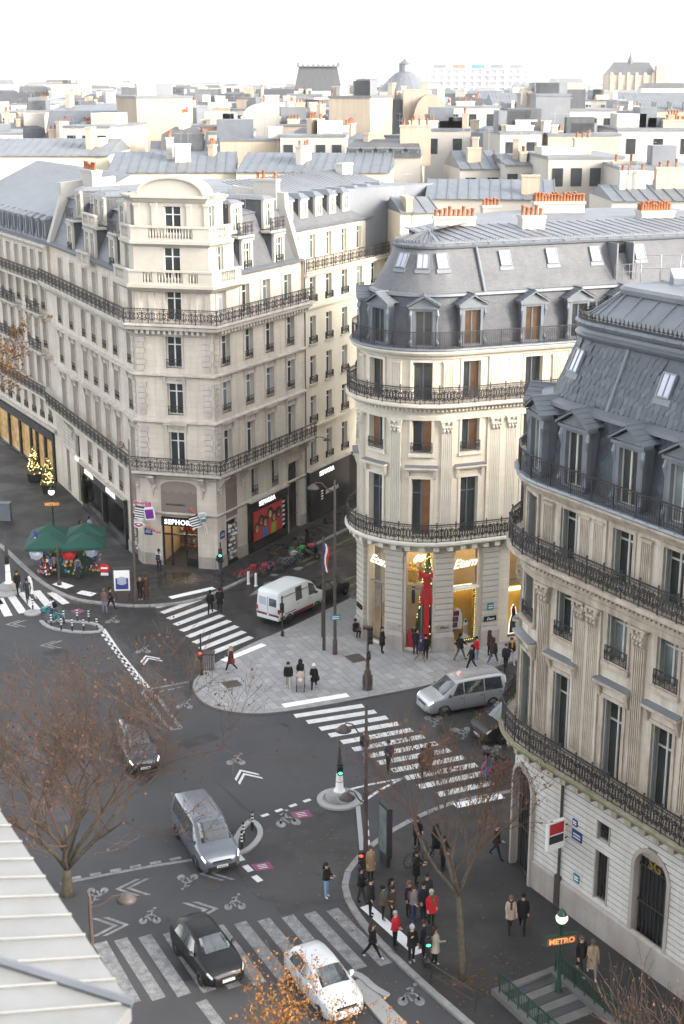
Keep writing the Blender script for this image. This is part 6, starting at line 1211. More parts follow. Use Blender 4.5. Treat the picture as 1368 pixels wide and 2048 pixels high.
sep_kerb([(690, 1948), (704, 1944), (724, 1952), (748, 1975), (775, 1990)], 0.3); sep_kerb([(690, 1948), (700, 1962), (730, 1995), (770, 2040), (800, 2075)], 0.3); sep_kerb([(712, 1960), (752, 2000), (800, 2050)], 0.55, 0.06)
stripe(G(402, 2002), G(440, 2052), 0.45, 'paint_worn', ZM, 'lane_line')
for px, py in ((603, 1629), (525, 1733)):
    c = G(px, py); q = MB(); d1 = Vector(G(px + 18, py - 3)) - Vector(c); d2 = Vector(G(px + 8, py + 10)) - Vector(c); q.face([(*(Vector(c) - d1 - d2 * 0.7), ZM), (*(Vector(c) + d1 - d2 * 0.7), ZM), (*(Vector(c) + d1 + d2 * 0.7), ZM), (*(Vector(c) - d1 + d2 * 0.7), ZM)]); q.build('magenta_marking', 'paint_magenta', road)
    for k in (-0.3, 0.0, 0.3): stripe(tuple(Vector(c) - d1 * 0.5 + d2 * k), tuple(Vector(c) + d1 * 0.5 + d2 * k), 0.05, 'paint_white', ZM + 0.004, 'magenta_marking_text')
q = MB(); c = gp([(141, 1222), (156, 1216), (170, 1222), (154, 1229)]); q.face([(x, y, ZM) for x, y in c]); q.build('magenta_marking', 'paint_magenta', road)
def bike_mark(px, py, ang, size=1.5, m='paint_white'):
    size *= 0.78; m = 'paint_worn'
    c = Vector(G(px, py)); q = MB(); ca, sa = math.cos(ang), math.sin(ang)
    T = lambda x, y: (c.x + (x * ca - y * sa) * size, c.y + (x * sa + y * ca) * size, ZM + 0.003)
    for wx in (-0.32, 0.32): q.face([T(wx + 0.2 * math.cos(k * 0.449), 0.28 * math.sin(k * 0.449) - 0.15) for k in range(14)])
    def bar(a, b, t=0.07):
        v = Vector((b[0] - a[0], b[1] - a[1])).normalized(); n = Vector((-v.y, v.x)) * t / 2; q.face([T(a[0] + n.x, a[1] + n.y), T(b[0] + n.x, b[1] + n.y), T(b[0] - n.x, b[1] - n.y), T(a[0] - n.x, a[1] - n.y)])
    for a, b in (((-0.32, -0.1), (-0.15, 0.35)), ((-0.15, 0.35), (0.2, 0.3)), ((0.2, 0.3), (0.32, -0.1)), ((-0.15, 0.3), (0.05, -0.15)), ((0.05, 0.35), (0.1, 0.75)), ((-0.15, 0.6), (0.15, 0.75))): bar(a, b, 0.1)
    q.face([T(0.2 + 0.09 * math.cos(k * 0.785), 0.9 + 0.1 * math.sin(k * 0.785)) for k in range(8)]); q.build('bicycle_marking', m, road)
def chevrons(px, py, ang, n=2, size=1.0, m='paint_white'):
    c = Vector(G(px, py)); ca, sa = math.cos(ang), math.sin(ang)
    T = lambda x, y: (c.x + (x * ca - y * sa) * size, c.y + (x * sa + y * ca) * size, ZM)
    q = MB()
    for k in range(n):
        x = k * 0.42
        for sg in (-1, 1): q.face([T(x, 0), T(x + 0.22, 0), T(x - 0.58, sg * 0.62), T(x - 0.8, sg * 0.62)])
    q.build('chevron_marking', m, road)
# chevron angle: direction of travel in the ground plane
for px, py, a, sz, m_ in ((287, 1302, 2.2, 1.2, 0), (472, 1523, 2.2, 1.25, 0), (575, 1643, 0.3, 1.5, 0), (370, 1412, 2.2, 1.2, 1), (225, 1242, 0.1, 1.2, 0), (300, 1838, 0.1, 1.15, 1), (470, 1810, 0.1, 1.15, 1), (195, 1785, 3.2, 1.15, 1), (375, 1758, 3.2, 1.15, 1), (868, 1438, 3.3, 1.3, 1), (925, 1462, 3.3, 1.3, 1), (985, 1497, 3.3, 1.3, 1), (822, 1998, 2.2, 1.3, 1)): bike_mark(px, py, a if a < 2 or a > 3 else a - 2.2, sz, ('paint_white', 'paint_worn')[m_])
for px, py, a, sz, m_ in ((298, 1318, 2.05, 1.0, 0), (490, 1550, 2.05, 1.05, 0), (225, 1852, 0.15, 1.1, 1), (405, 1820, 0.15, 1.1, 1), (262, 1776, 3.29, 1.1, 1), (430, 1746, 3.29, 1.1, 1), (30, 1248, 3.29, 1.0, 1), (100, 1290, 3.29, 1.0, 1)): chevrons(px, py, a, 2, sz, ('paint_white', 'paint_worn')[m_])
# arrow and faded yellow lines in the side street
q = MB(); a, b = Vector(G(498, 1192)), Vector(G(530, 1178)); v = (b - a).normalized(); n = Vector((-v.y, v.x)); q.face([(*(a), ZM), (*(a + v * 1.6 + n * 0.45), ZM), (*(a + v * 1.5), ZM), (*(a + v * 1.6 - n * 0.45), ZM)]); q.face([(*(a + v * 1.45 + n * 0.09), ZM), (*(b + n * 0.09), ZM), (*(b - n * 0.09), ZM), (*(a + v * 1.45 - n * 0.09), ZM)]); q.build('arrow_marking', 'paint_worn', road)
for a, b in (((610, 1132), (712, 1084)), ((600, 1126), (712, 1072)), ((690, 1175), (725, 1162)), ((672, 1104), (715, 1082)), ((690, 1160), (722, 1148))): stripe(G(*a), G(*b), 0.12, 'paint_yellow', ZM, 'yellow_line')
for a, b in (((530, 1170), (545, 1164)), ((560, 1160), (572, 1152)), ((590, 1140), (602, 1134)), ((545, 1152), (552, 1148))): stripe(G(*a), G(*b), 0.5, 'paint_worn', ZM, 'bicycle_marking')
# round kerb islands
def round_island(px, py, r, label=None):
    x, y = G(px, py); q = MB(); q.lathe([(r, 0), (r, 0.1), (r - 0.02, 0.12), (r - 0.3, 0.12), (r - 0.32, 0.05), (0.01, 0.05)], 28, (x, y, 0)); return struct(q.build('kerb_island', 'paver_light')), (x, y)
round_island(679, 1600, 1.12); round_island(12, 1185, 1.0); round_island(65, 1227, 0.55)
for px, py, w_, h in ((464, 1372, 0.9, 1.0), (712, 1320, 1.2, 1.0)):
    x, y = G(px, py); q = MB(); q.box(-w_ / 2, w_ / 2, -h / 2, h / 2, ZP - 0.03, ZP + 0.008); q.build('access_cover', 'iron_rust', plaza, mw=Matrix.Translation((x, y, 0)) @ Matrix.Rotation(-1.1, 4, 'Z'))
for px, py in ((975, 1500), (425, 1772), (230, 1470), (600, 1350)):
    x, y = G(px, py); q = MB(); q.lathe([(0.36, 0.0), (0.36, 0.007), (0.001, 0.007)], 18, (x, y, 0)); q.build('manhole_cover', 'iron_rust', road)
# fallen leaves
def litter(pts, n, spread, z):
    P_ = gp(pts, z); out = []
    for _ in range(n):
        k = random.randrange(len(P_) - 1); t = random.random(); a = lerp(P_[k], P_[k + 1], t); out.append((a[0] + random.gauss(0, spread), a[1] + random.gauss(0, spread), z))
    return out
random.seed(21); L_ = litter(kr_px[6:], 300, 0.22, 0.02) + litter(kr_px[6:], 90, 0.7, 0.02) + litter([(720, 1850), (900, 1900), (1100, 1960)], 80, 2.2, 0.14) + litter([(0, 1000), (60, 1060), (130, 1180), (260, 1200)], 260, 0.8, 0.14) + litter([(0, 1100), (83, 1168), (153, 1204)], 160, 0.2, 0.02) + litter([(560, 1700), (660, 1680), (640, 1800)], 60, 1.6, 0.02) + litter([(300, 1160), (400, 1170)], 60, 1.2, 0.14) + litter([(950, 1950), (1200, 2040)], 120, 1.2, 0.14)
q = MB()
for x, y, z in L_:
    a = random.uniform(0, 6.28); s_ = random.uniform(0.04, 0.085); t = random.uniform(-0.03, 0.03)
    q.face([(x + s_ * math.cos(a + k * 1.571) * (1 if k % 2 else 0.7), y + s_ * math.sin(a + k * 1.571) * (1 if k % 2 else 0.7), z + 0.012 + t * (k % 2) + 0.02 * (k == 0)) for k in range(4)])
o = q.build('fallen_leaves', 'leaf_litter'); o['label'] = 'scattered brown plane leaves lying along the kerbs and pavements'; o['category'] = 'leaves'; o['kind'] = 'stuff'
# ================================================================== vehicles (local: front at +x, left at +y, ground z = 0)
def cmat(name, col, rough=0.4, metal=0.0, coat=0.0, spec=0.5):
    key = 'c_%s' % name
    if key not in MATS: mat(key, col, tuple(c * 0.92 for c in col), 3.0, rough, metal, coat=coat, spec=spec)
    return key
class Body:
    """lofted car body: stations (x, zbottom, wsill, wbelt, zbelt, wroof, zroof)."""
    def __init__(s, st, tumble=0.5): s.st = st
    def row(s, x):
        st = s.st; x = max(min(x, st[0][0]), st[-1][0])
        for i in range(len(st) - 1):
            if st[i + 1][0] <= x <= st[i][0]: break
        a, b = st[i], st[i + 1]; p = st[max(0, i - 1)]; n = st[min(len(st) - 1, i + 2)]
        t = 0 if a[0] == b[0] else (a[0] - x) / (a[0] - b[0]); out = []
        for k in range(1, 7):
            m0 = (b[k] - p[k]) / max(1e-6, (p[0] - b[0])) * (a[0] - b[0]) if i > 0 else b[k] - a[k]
            m1 = (n[k] - a[k]) / max(1e-6, (a[0] - n[0])) * (a[0] - b[0]) if i + 2 < len(st) else b[k] - a[k]
            lim = abs(b[k] - a[k]) * 1.5; m0 = max(-lim, min(lim, m0)); m1 = max(-lim, min(lim, m1))
            h = (2 * t ** 3 - 3 * t * t + 1) * a[k] + (t ** 3 - 2 * t * t + t) * m0 + (-2 * t ** 3 + 3 * t * t) * b[k] + (t ** 3 - t * t) * m1; out.append(h)
        zb, ws, wb, zl, wr, zr = out
        return [(0, zb), (ws * 0.9, zb), (ws, zb + 0.07), ((ws + wb) / 2 + 0.02, zb + (zl - zb) * 0.5), (wb + 0.01, zl - 0.09), (wb - 0.02, zl), (wr + 0.02, zr - 0.07 * min(1, (zr - zl) / 0.3)), (wr - 0.05, zr - 0.015), (wr * 0.5, zr + 0.01), (0, zr + 0.018)]
    def S(s, x, v, sg):
        r = s.row(x); i = min(int(v), 8); t = v - i; a, b = r[i], r[i + 1]; return (x, sg * (a[0] + (b[0] - a[0]) * t), a[1] + (b[1] - a[1]) * t)
    def build(s, name, m, parent, n=44):
        q = MB(); x0, x1 = s.st[0][0], s.st[-1][0]; xs = sorted(set([x0 + (x1 - x0) * i / n for i in range(n + 1)] + [k[0] for k in s.st]), reverse=True); V = []; F = []
        for x in xs: r = s.row(x); V += [(x, y, z) for y, z in r] + [(x, -y, z) for y, z in r[-2:0:-1]]
        k = 18
        for i in range(len(xs) - 1):
            for j in range(k): F.append((i * k + j, i * k + (j + 1) % k, (i + 1) * k + (j + 1) % k, (i + 1) * k + j))
        F += [tuple(range(k))[::-1], tuple(range((len(xs) - 1) * k, len(xs) * k))]; q.mesh(V, F); return q.build(name, m, parent, smooth=True)
    def pane(s, name, m, parent, xa, xb, va, vb, sg, off=0.012, both=False, nx=5, xa2=None, xb2=None):
        """thin patch following the body; (xa,xb) at the lower edge, (xa2,xb2) at the upper."""
        q = MB(); xa2 = xa if xa2 is None else xa2; xb2 = xb if xb2 is None else xb2; V = []; nv = 3
        vals = [(va + (vb - va) * j / nv, j / nv) for j in range(nv + 1)]; cols_ = []
        if both: cols_ = [(v, t, 1) for v, t in vals] + [(v, t, -1) for v, t in vals[::-1][1:]]
        else: cols_ = [(v, t, sg) for v, t in vals]
        for i in range(nx + 1):
            for v, t, g in cols_:
                f = i / nx; x = (xa + (xb - xa) * f) * (1 - t) + (xa2 + (xb2 - xa2) * f) * t
                p = Vector(s.S(x, v, g)); e1 = Vector(s.S(x - 0.02, v, g)) - Vector(s.S(x + 0.02, v, g)); dv = 0.05; e2 = Vector(s.S(x, min(8.99, v + dv), g)) - Vector(s.S(x, max(0, v - dv), g)); nn = e1.cross(e2); nn = nn.normalized() if nn.length > 1e-9 else Vector((0, g, 0))
                if nn.dot(Vector((0.15 * (1 if x > 0 else -1), g, 0.4))) < 0: nn = -nn
                V.append(tuple(p + nn * off))
        k = len(cols_); q.mesh(V, [(i * k + j, i * k + j + 1, (i + 1) * k + j + 1, (i + 1) * k + j) for i in range(nx) for j in range(k - 1)]); return q.build(name, m, parent, smooth=True)
def wheel_parts(parent, x, y, r, w_=0.2, rim='alloy'):
    sg = 1 if y > 0 else -1
    def ty(): q = MB(); q.lathe([(r * 0.62, -w_ / 2), (r * 0.94, -w_ / 2), (r, -w_ / 2 + 0.04), (r, w_ / 2 - 0.04), (r * 0.94, w_ / 2), (r * 0.62, w_ / 2)], 20); return q.data('tyre', 'tyre', True)
    def ri():
        q = MB(); q.lathe([(r * 0.64, 0.09), (r * 0.58, 0.08), (r * 0.55, 0.02), (0.001, 0.02)], 20, m=1); q.lathe([(0.07, 0.03), (0.06, 0.085), (0.001, 0.09)], 10)
        for k in range(5):
            a = k * 1.2566; c, s = math.cos(a), math.sin(a); q.mesh([(-0.035 * s, 0.035 * c, 0.085), (0.035 * s, -0.035 * c, 0.085), (r * 0.6 * c + 0.05 * s, r * 0.6 * s - 0.05 * c, 0.07), (r * 0.6 * c - 0.05 * s, r * 0.6 * s + 0.05 * c, 0.07)], [(0, 1, 2, 3)])
        return q.data('rim', [rim, 'plain_black'])
    M = Matrix.Translation((x, y - sg * w_ / 2 + sg * 0.02, r)) @ Matrix.Rotation(-sg * math.pi / 2, 4, 'X')
    o = link('wheel', cached(('ty', r, w_), ty), parent, M); link('rim', cached(('rim', r, rim), ri), o)
    q = MB(); q.lathe([(r * 1.14, 0), (r * 1.14, 0.012), (0.001, 0.012)], 24); q.build('wheel_arch', 'plain_black', parent, mw=Matrix.Translation((x, y - sg * 0.012, r + 0.02)) @ Matrix.Rotation(-sg * math.pi / 2, 4, 'X'))  # flat black disc paints the shaded gap around the wheel
def place(px, py, ang, lx, ly):
    c, s = math.cos(ang), math.sin(ang); x, y = G(px, py); return (x - (lx * c - ly * s), y - (lx * s + ly * c), 0)
def heading(a, b): p, q = G(*a), G(*b); return math.atan2(q[1] - p[1], q[0] - p[0])
def plate(parent, x, z, front=True):
    q = MB(); q.box(x - 0.012, x + 0.012, -0.26, 0.26, z - 0.055, z + 0.055, 0); xx = x + (0.013 if front else -0.013)
    for k in range(7): y = -0.2 + k * 0.062; q.box(min(xx, xx + 0.001), max(xx, xx + 0.002), y, y + 0.035, z - 0.03, z + 0.03, 1)
    q.build('number_plate', ['plain_white', 'plain_black'], parent)
def mirror(parent, x, y, z, m):
    for sg in (-1, 1): q = MB(); q.taper(x - 0.05, x + 0.08, sg * y - 0.02, sg * (y + 0.02) + 0.02, z, x - 0.06, x + 0.04, sg * y - 0.09 + sg * 0.08, sg * y + 0.09 + sg * 0.08, z + 0.09); q.taper(x - 0.06, x + 0.04, sg * y - 0.09 + sg * 0.08, sg * y + 0.09 + sg * 0.08, z + 0.09, x - 0.05, x + 0.02, sg * y - 0.07 + sg * 0.08, sg * y + 0.07 + sg * 0.08, z + 0.18); q.build('door_mirror', m, parent)
def vehicle(name, label, cat, loc, ang, st, paint, wheels, wr, ws, side, back, lights, roofm=None, ribs=False, bumper='plain_black', lit=False, rim='alloy', grille=(0.55, 0.8, 0.55), trim='plain_black', mirrors=None):
    root = tag(empty(name, loc, ang), label, cat); b = Body(st); b.build('body', paint, root)
    hx, cx, v0 = ws; b.pane('windscreen', 'glass_car', root, cx, hx, 8.98, 6.45, 1, 0.014, True, 6)
    for seg in side:
        for sg in (-1, 1): b.pane('side_window', 'glass_car', root, seg[0], seg[1], 5.06, 5.93, sg, 0.012, False, 5, *(seg[2:] or (None, None)))
    if back: b.pane('rear_window', 'glass_car', root, back[0], back[1], 8.98, 6.5, 1, 0.012, True, 4)
    for x in wheels:
        for sg in (-1, 1): wheel_parts(root, x, sg * (b.row(x)[2][0] + 0.004), wr, 0.21, rim)
    x0, x1 = st[0][0], st[-1][0]
    q = MB(); fr = b.row(x0 - 0.03); q.box(x0 - 0.12, x0 + 0.035, -fr[2][0] * 0.93, fr[2][0] * 0.93, st[0][1] - 0.08, st[0][1] + 0.1); q.build('front_bumper', bumper, root)
    gw, gz, gh = grille; q = MB(); q.box(x0 - 0.08, x0 + 0.012, -gw * 0.75, gw * 0.75, gz - 0.17, gz - 0.07, 0); q.box(x0, x0 + 0.02, -gw * 0.7, gw * 0.7, gz - 0.13, gz - 0.115, 1); q.build('grille', ['plain_black', 'alloy'], root)
    for sg in (-1, 1):
        b.pane('headlight', 'lamp_lit' if lit else 'lamp_clear', root, x0 - 0.06, x0 - 0.30, 4.3, 5.2, sg, 0.012, False, 4)
        q = MB(); yb = b.row(x1 + 0.05)[4][0]; y_ = sorted((sg * (yb - 0.13), sg * (yb + 0.004))); q.box(x1 - 0.012, x1 + 0.08, y_[0], y_[1], st[-1][4] - 0.34, st[-1][4] - 0.04); q.build('tail_light', 'lamp_red', root)
    plate(root, x0 + 0.045, st[0][1] + 0.1); plate(root, x1 - 0.01, st[-1][1] + 0.42, False)
    q = MB(); q.box(x1 - 0.04, x1 + 0.1, -b.row(x1)[2][0] * 0.95, b.row(x1)[2][0] * 0.95, st[-1][1] - 0.02, st[-1][1] + 0.22); q.build('rear_bumper', bumper, root)
    mx, mz = mirrors or (cx - 0.35, st[3][4] + 0.02); mirror(root, mx, b.row(mx)[5][0], mz, trim)
    q = MB()
    for sg in (-1, 1):
        for seg in side[:-1]: x = seg[1] - 0.01; r = b.row(x); q.path([(x, sg * (r[k][0] + 0.004), r[k][1]) for k in (2, 3, 4, 5)], 0.006, 4)
        for seg in side: x = seg[1] + 0.15; r = b.row(x); q.box(x - 0.09, x + 0.09, sg * (r[4][0] + 0.0) - 0.012, sg * r[4][0] + 0.018 * sg + 0.012, r[4][1] - 0.06, r[4][1] - 0.03)
    q.build('door_seams', trim, root)
    if ribs:
        q = MB()
        for k in range(-3, 4): q.path([(x, k * 0.17, b.row(x)[9][1] + 0.006) for x in (ribs[0], (ribs[0] + ribs[1]) / 2, ribs[1])], 0.016, 4)
        q.build('roof_ribs', paint, root)
    return root, b
VAN = [(2.48, 0.38, 0.58, 0.58, 0.58, 0.42, 0.62), (2.42, 0.28, 0.78, 0.77, 0.78, 0.62, 0.84), (2.2, 0.23, 0.90, 0.88, 0.96, 0.74, 1.03), (1.6, 0.22, 0.95, 0.94, 1.07, 0.78, 1.20), (0.68, 0.22, 0.95, 0.95, 1.10, 0.72, 1.84), (0.3, 0.22, 0.95, 0.95, 1.10, 0.73, 1.93), (-1.2, 0.22, 0.95, 0.95, 1.10, 0.74, 1.95), (-2.1, 0.25, 0.95, 0.94, 1.10, 0.73, 1.92), (-2.38, 0.30, 0.92, 0.92, 1.10, 0.72, 1.82), (-2.45, 0.36, 0.88, 0.88, 1.08, 0.68, 1.62)]
pm = lambda n, c, r=0.28, me=0.0: cmat(n, c, r, me, 0.6)
mat('c_silver', (0.43, 0.44, 0.46), (0.40, 0.41, 0.43), 3.0, 0.32, 0.45, coat=0.5); mat('c_bluegrey', (0.155, 0.168, 0.195), (0.14, 0.152, 0.178), 3.0, 0.28, 0.4, coat=0.7); mat('c_whitecar', (0.50, 0.515, 0.53), (0.47, 0.485, 0.50), 3.0, 0.28, 0.0, coat=0.6); mat('c_blackcar', (0.007, 0.0075, 0.009), (0.009, 0.01, 0.012), 3.0, 0.4, 0.0, coat=0.12, spec=0.3); mat('c_oldwhite', (0.62, 0.64, 0.65), (0.55, 0.57, 0.58), 1.2, 0.45, 0.0, coat=0.2); mat('c_navy', (0.022, 0.026, 0.036), (0.028, 0.032, 0.042), 3.0, 0.25, 0.2, coat=0.8); mat('c_maroon', (0.16, 0.025, 0.03), (0.13, 0.02, 0.025), 2.0, 0.4)
h = heading((975, 1411), (902, 1424)); sv, b_ = vehicle('taxi_van', 'silver taxi van with ribbed roof and pink roof light beside the plaza', 'van', place(889, 1433, h, 1.5, 0.92), h, VAN, 'c_silver', (1.5, -1.5), 0.36, (0.74, 1.55, 0), [(1.05, 0.32, 0.62, 0.32), (0.26, -0.95), (-1.02, -2.15, -1.02, -2.05)], (-2.2, -2.42), (0.86, 0.36, 0.25), ribs=(0.2, -2.1), bumper='c_silver', lit=True, grille=(0.56, 0.80, 0.5))
q = MB(); q.taper(-0.02, 0.3, -0.2, 0.2, 1.95, 0.06, 0.22, -0.14, 0.14, 2.12); q.build('taxi_light', cmat('taxipink', (0.75, 0.42, 0.42), 0.3), sv)
h2 = h + 0.12; vehicle('black_van', 'matt black van partly hidden behind the rounded bank corner', 'van', place(1004, 1489, h2, 1.5, 0.92), h2, VAN, 'c_blackcar', (1.5, -1.5), 0.36, (0.74, 1.55, 0), [(1.05, 0.32, 0.62, 0.32), (0.26, -0.95)], (-2.2, -2.42), (0.86, 0.34, 0.25), grille=(0.56, 0.80, 0.5))
OLD = [(2.55, 0.40, 0.80, 0.80, 0.72, 0.60, 0.80), (2.45, 0.34, 0.88, 0.88, 0.98, 0.76, 1.08), (2.05, 0.34, 0.94, 0.94, 1.15, 0.82, 1.28), (1.75, 0.34, 0.96, 0.96, 1.22, 0.84, 1.42), (1.15, 0.34, 0.97, 0.97, 1.25, 0.84, 2.08), (0.75, 0.34, 0.97, 0.97, 1.25, 0.84, 2.28), (0.2, 0.34, 0.97, 0.97, 1.25, 0.85, 2.38), (-2.2, 0.36, 0.97, 0.97, 1.25, 0.85, 2.36), (-2.42, 0.38, 0.96, 0.96, 1.25, 0.83, 2.28), (-2.5, 0.42, 0.94, 0.94, 1.24, 0.80, 2.1)]
h = heading((578, 1246), (621, 1226)); wv_, b_ = vehicle('camper_van', 'old white high-roof van with maroon side skirts parked by the kerb', 'van', place(578, 1246, h, -1.5, -0.95), h, OLD, 'c_oldwhite', (1.45, -1.5), 0.34, (1.15, 1.72, 0), [(1.5, 0.62, 1.2, 0.62), (-0.1, -0.75)], None, (0.95, 0.3, 0.2), bumper='c_oldwhite', rim='c_maroon')
for y0, y1, gm in ((-0.72, -0.12, 'glass_car'), (0.12, 0.72, 'glass_sky')): q = MB(); q.box(-2.52, -2.49, y0, y1, 1.32, 1.85); q.build('rear_window', gm, wv_)
q = MB()
for sg in (-1, 1): q.box(-1.1, 1.05, sg * 0.975 - 0.012, sg * 0.975 + 0.012, 0.42, 0.62); q.box(-2.4, -1.95, sg * 0.975 - 0.012, sg * 0.975 + 0.012, 0.5, 0.66); q.box(-2.53, -2.5, min(sg * 0.1, sg * 0.9), max(sg * 0.1, sg * 0.9), 0.6, 0.78)
q.build('maroon_skirt', 'c_maroon', wv_)
q = MB()
for sg in (-1, 1): q.box(-2.3, 1.2, sg * 0.93 - 0.02, sg * 0.93 + 0.02, 1.93, 1.955); q.box(-1.9, -0.8, sg * 0.985 - 0.01, sg * 0.985 + 0.01, 0.74, 0.79)
q.box(-2.515, -2.49, -0.01, 0.01, 0.8, 1.95); q.build('side_trim', 'plain_black', wv_)
CAR = [(2.07, 0.38, 0.48, 0.46, 0.52, 0.34, 0.55), (2.0, 0.28, 0.70, 0.67, 0.66, 0.52, 0.70), (1.75, 0.23, 0.82, 0.79, 0.80, 0.63, 0.85), (0.95, 0.22, 0.87, 0.86, 0.92, 0.66, 1.02), (0.25, 0.22, 0.87, 0.87, 0.94, 0.58, 1.40), (-0.3, 0.22, 0.87, 0.87, 0.95, 0.57, 1.47), (-1.0, 0.22, 0.87, 0.87, 0.97, 0.56, 1.46), (-1.55, 0.26, 0.86, 0.85, 1.0, 0.54, 1.36), (-1.88, 0.32, 0.82, 0.80, 1.0, 0.56, 1.04), (-1.95, 0.38, 0.76, 0.74, 0.9, 0.5, 0.92)]
def scaled(st, kx, kz): return [(a * kx, b, c, d, e * kz, f, g * kz) for a, b, c, d, e, f, g in st]
h = heading((655, 1208), (690, 1191)); vehicle('parked_car', 'black car parked in front of the old white van', 'car', place(691, 1190, h, 1.25, -0.86), h, CAR, 'c_blackcar', (1.25, -1.2), 0.31, (0.28, 0.92, 0), [(0.62, -0.28, 0.25, -0.28), (-0.34, -1.3, -0.34, -1.2)], (-1.5, -1.86), (0.72, 0.34, 0.3), bumper='c_blackcar')
h = heading((339, 1656), (390, 1738)); vehicle('delivery_van', 'blue-grey van driving past the black and white bollards', 'van', place(392, 1737, h, 1.5, -0.93), h, VAN, 'c_bluegrey', (1.5, -1.5), 0.36, (0.74, 1.55, 0), [(1.05, 0.32, 0.62, 0.32), (0.26, -0.95), (-1.02, -2.15, -1.02, -2.05)], (-2.2, -2.42), (0.86, 0.36, 0.25), ribs=(0.2, -2.1), lit=True, grille=(0.56, 0.80, 0.5))
h = heading((215, 1470), (250, 1542)); vehicle('dark_suv', 'dark navy car driving behind the bare plane tree', 'car', place(250, 1541, h, 1.3, -0.88), h, scaled(CAR, 1.1, 1.13), 'c_navy', (1.35, -1.35), 0.35, (0.32, 1.0, 0), [(0.68, -0.3, 0.28, -0.3), (-0.38, -1.45, -0.38, -1.35)], (-1.65, -2.05), (0.8, 0.34, 0.3), lit=True, grille=(0.5, 0.72, 0.5))
h = heading((356, 1914), (400, 1971)); vehicle('black_hatchback', 'black hatchback crossing the worn zebra stripes', 'car', place(401, 1971, h, 1.2, -0.84), h, scaled(CAR, 0.97, 1.05), 'c_blackcar', (1.2, -1.2), 0.31, (0.28, 0.9, 0), [(0.6, -0.28, 0.25, -0.28), (-0.34, -1.3, -0.34, -1.2)], (-1.45, -1.82), (0.74, 0.34, 0.3), bumper='c_blackcar', grille=(0.4, 0.68, 0.5))
h = heading((580, 1968), (640, 2042)); vehicle('white_hatchback', 'small white hatchback behind the golden foliage at the bottom edge', 'car', place(581, 1968, h, -1.2, -0.84), h, scaled(CAR, 0.96, 1.06), 'c_whitecar', (1.2, -1.2), 0.31, (0.28, 0.95, 0), [(0.6, -0.28, 0.25, -0.28), (-0.34, -1.3, -0.34, -1.2)], (-1.45, -1.82), (0.74, 0.4, 0.35), bumper='c_whitecar', trim='c_whitecar')
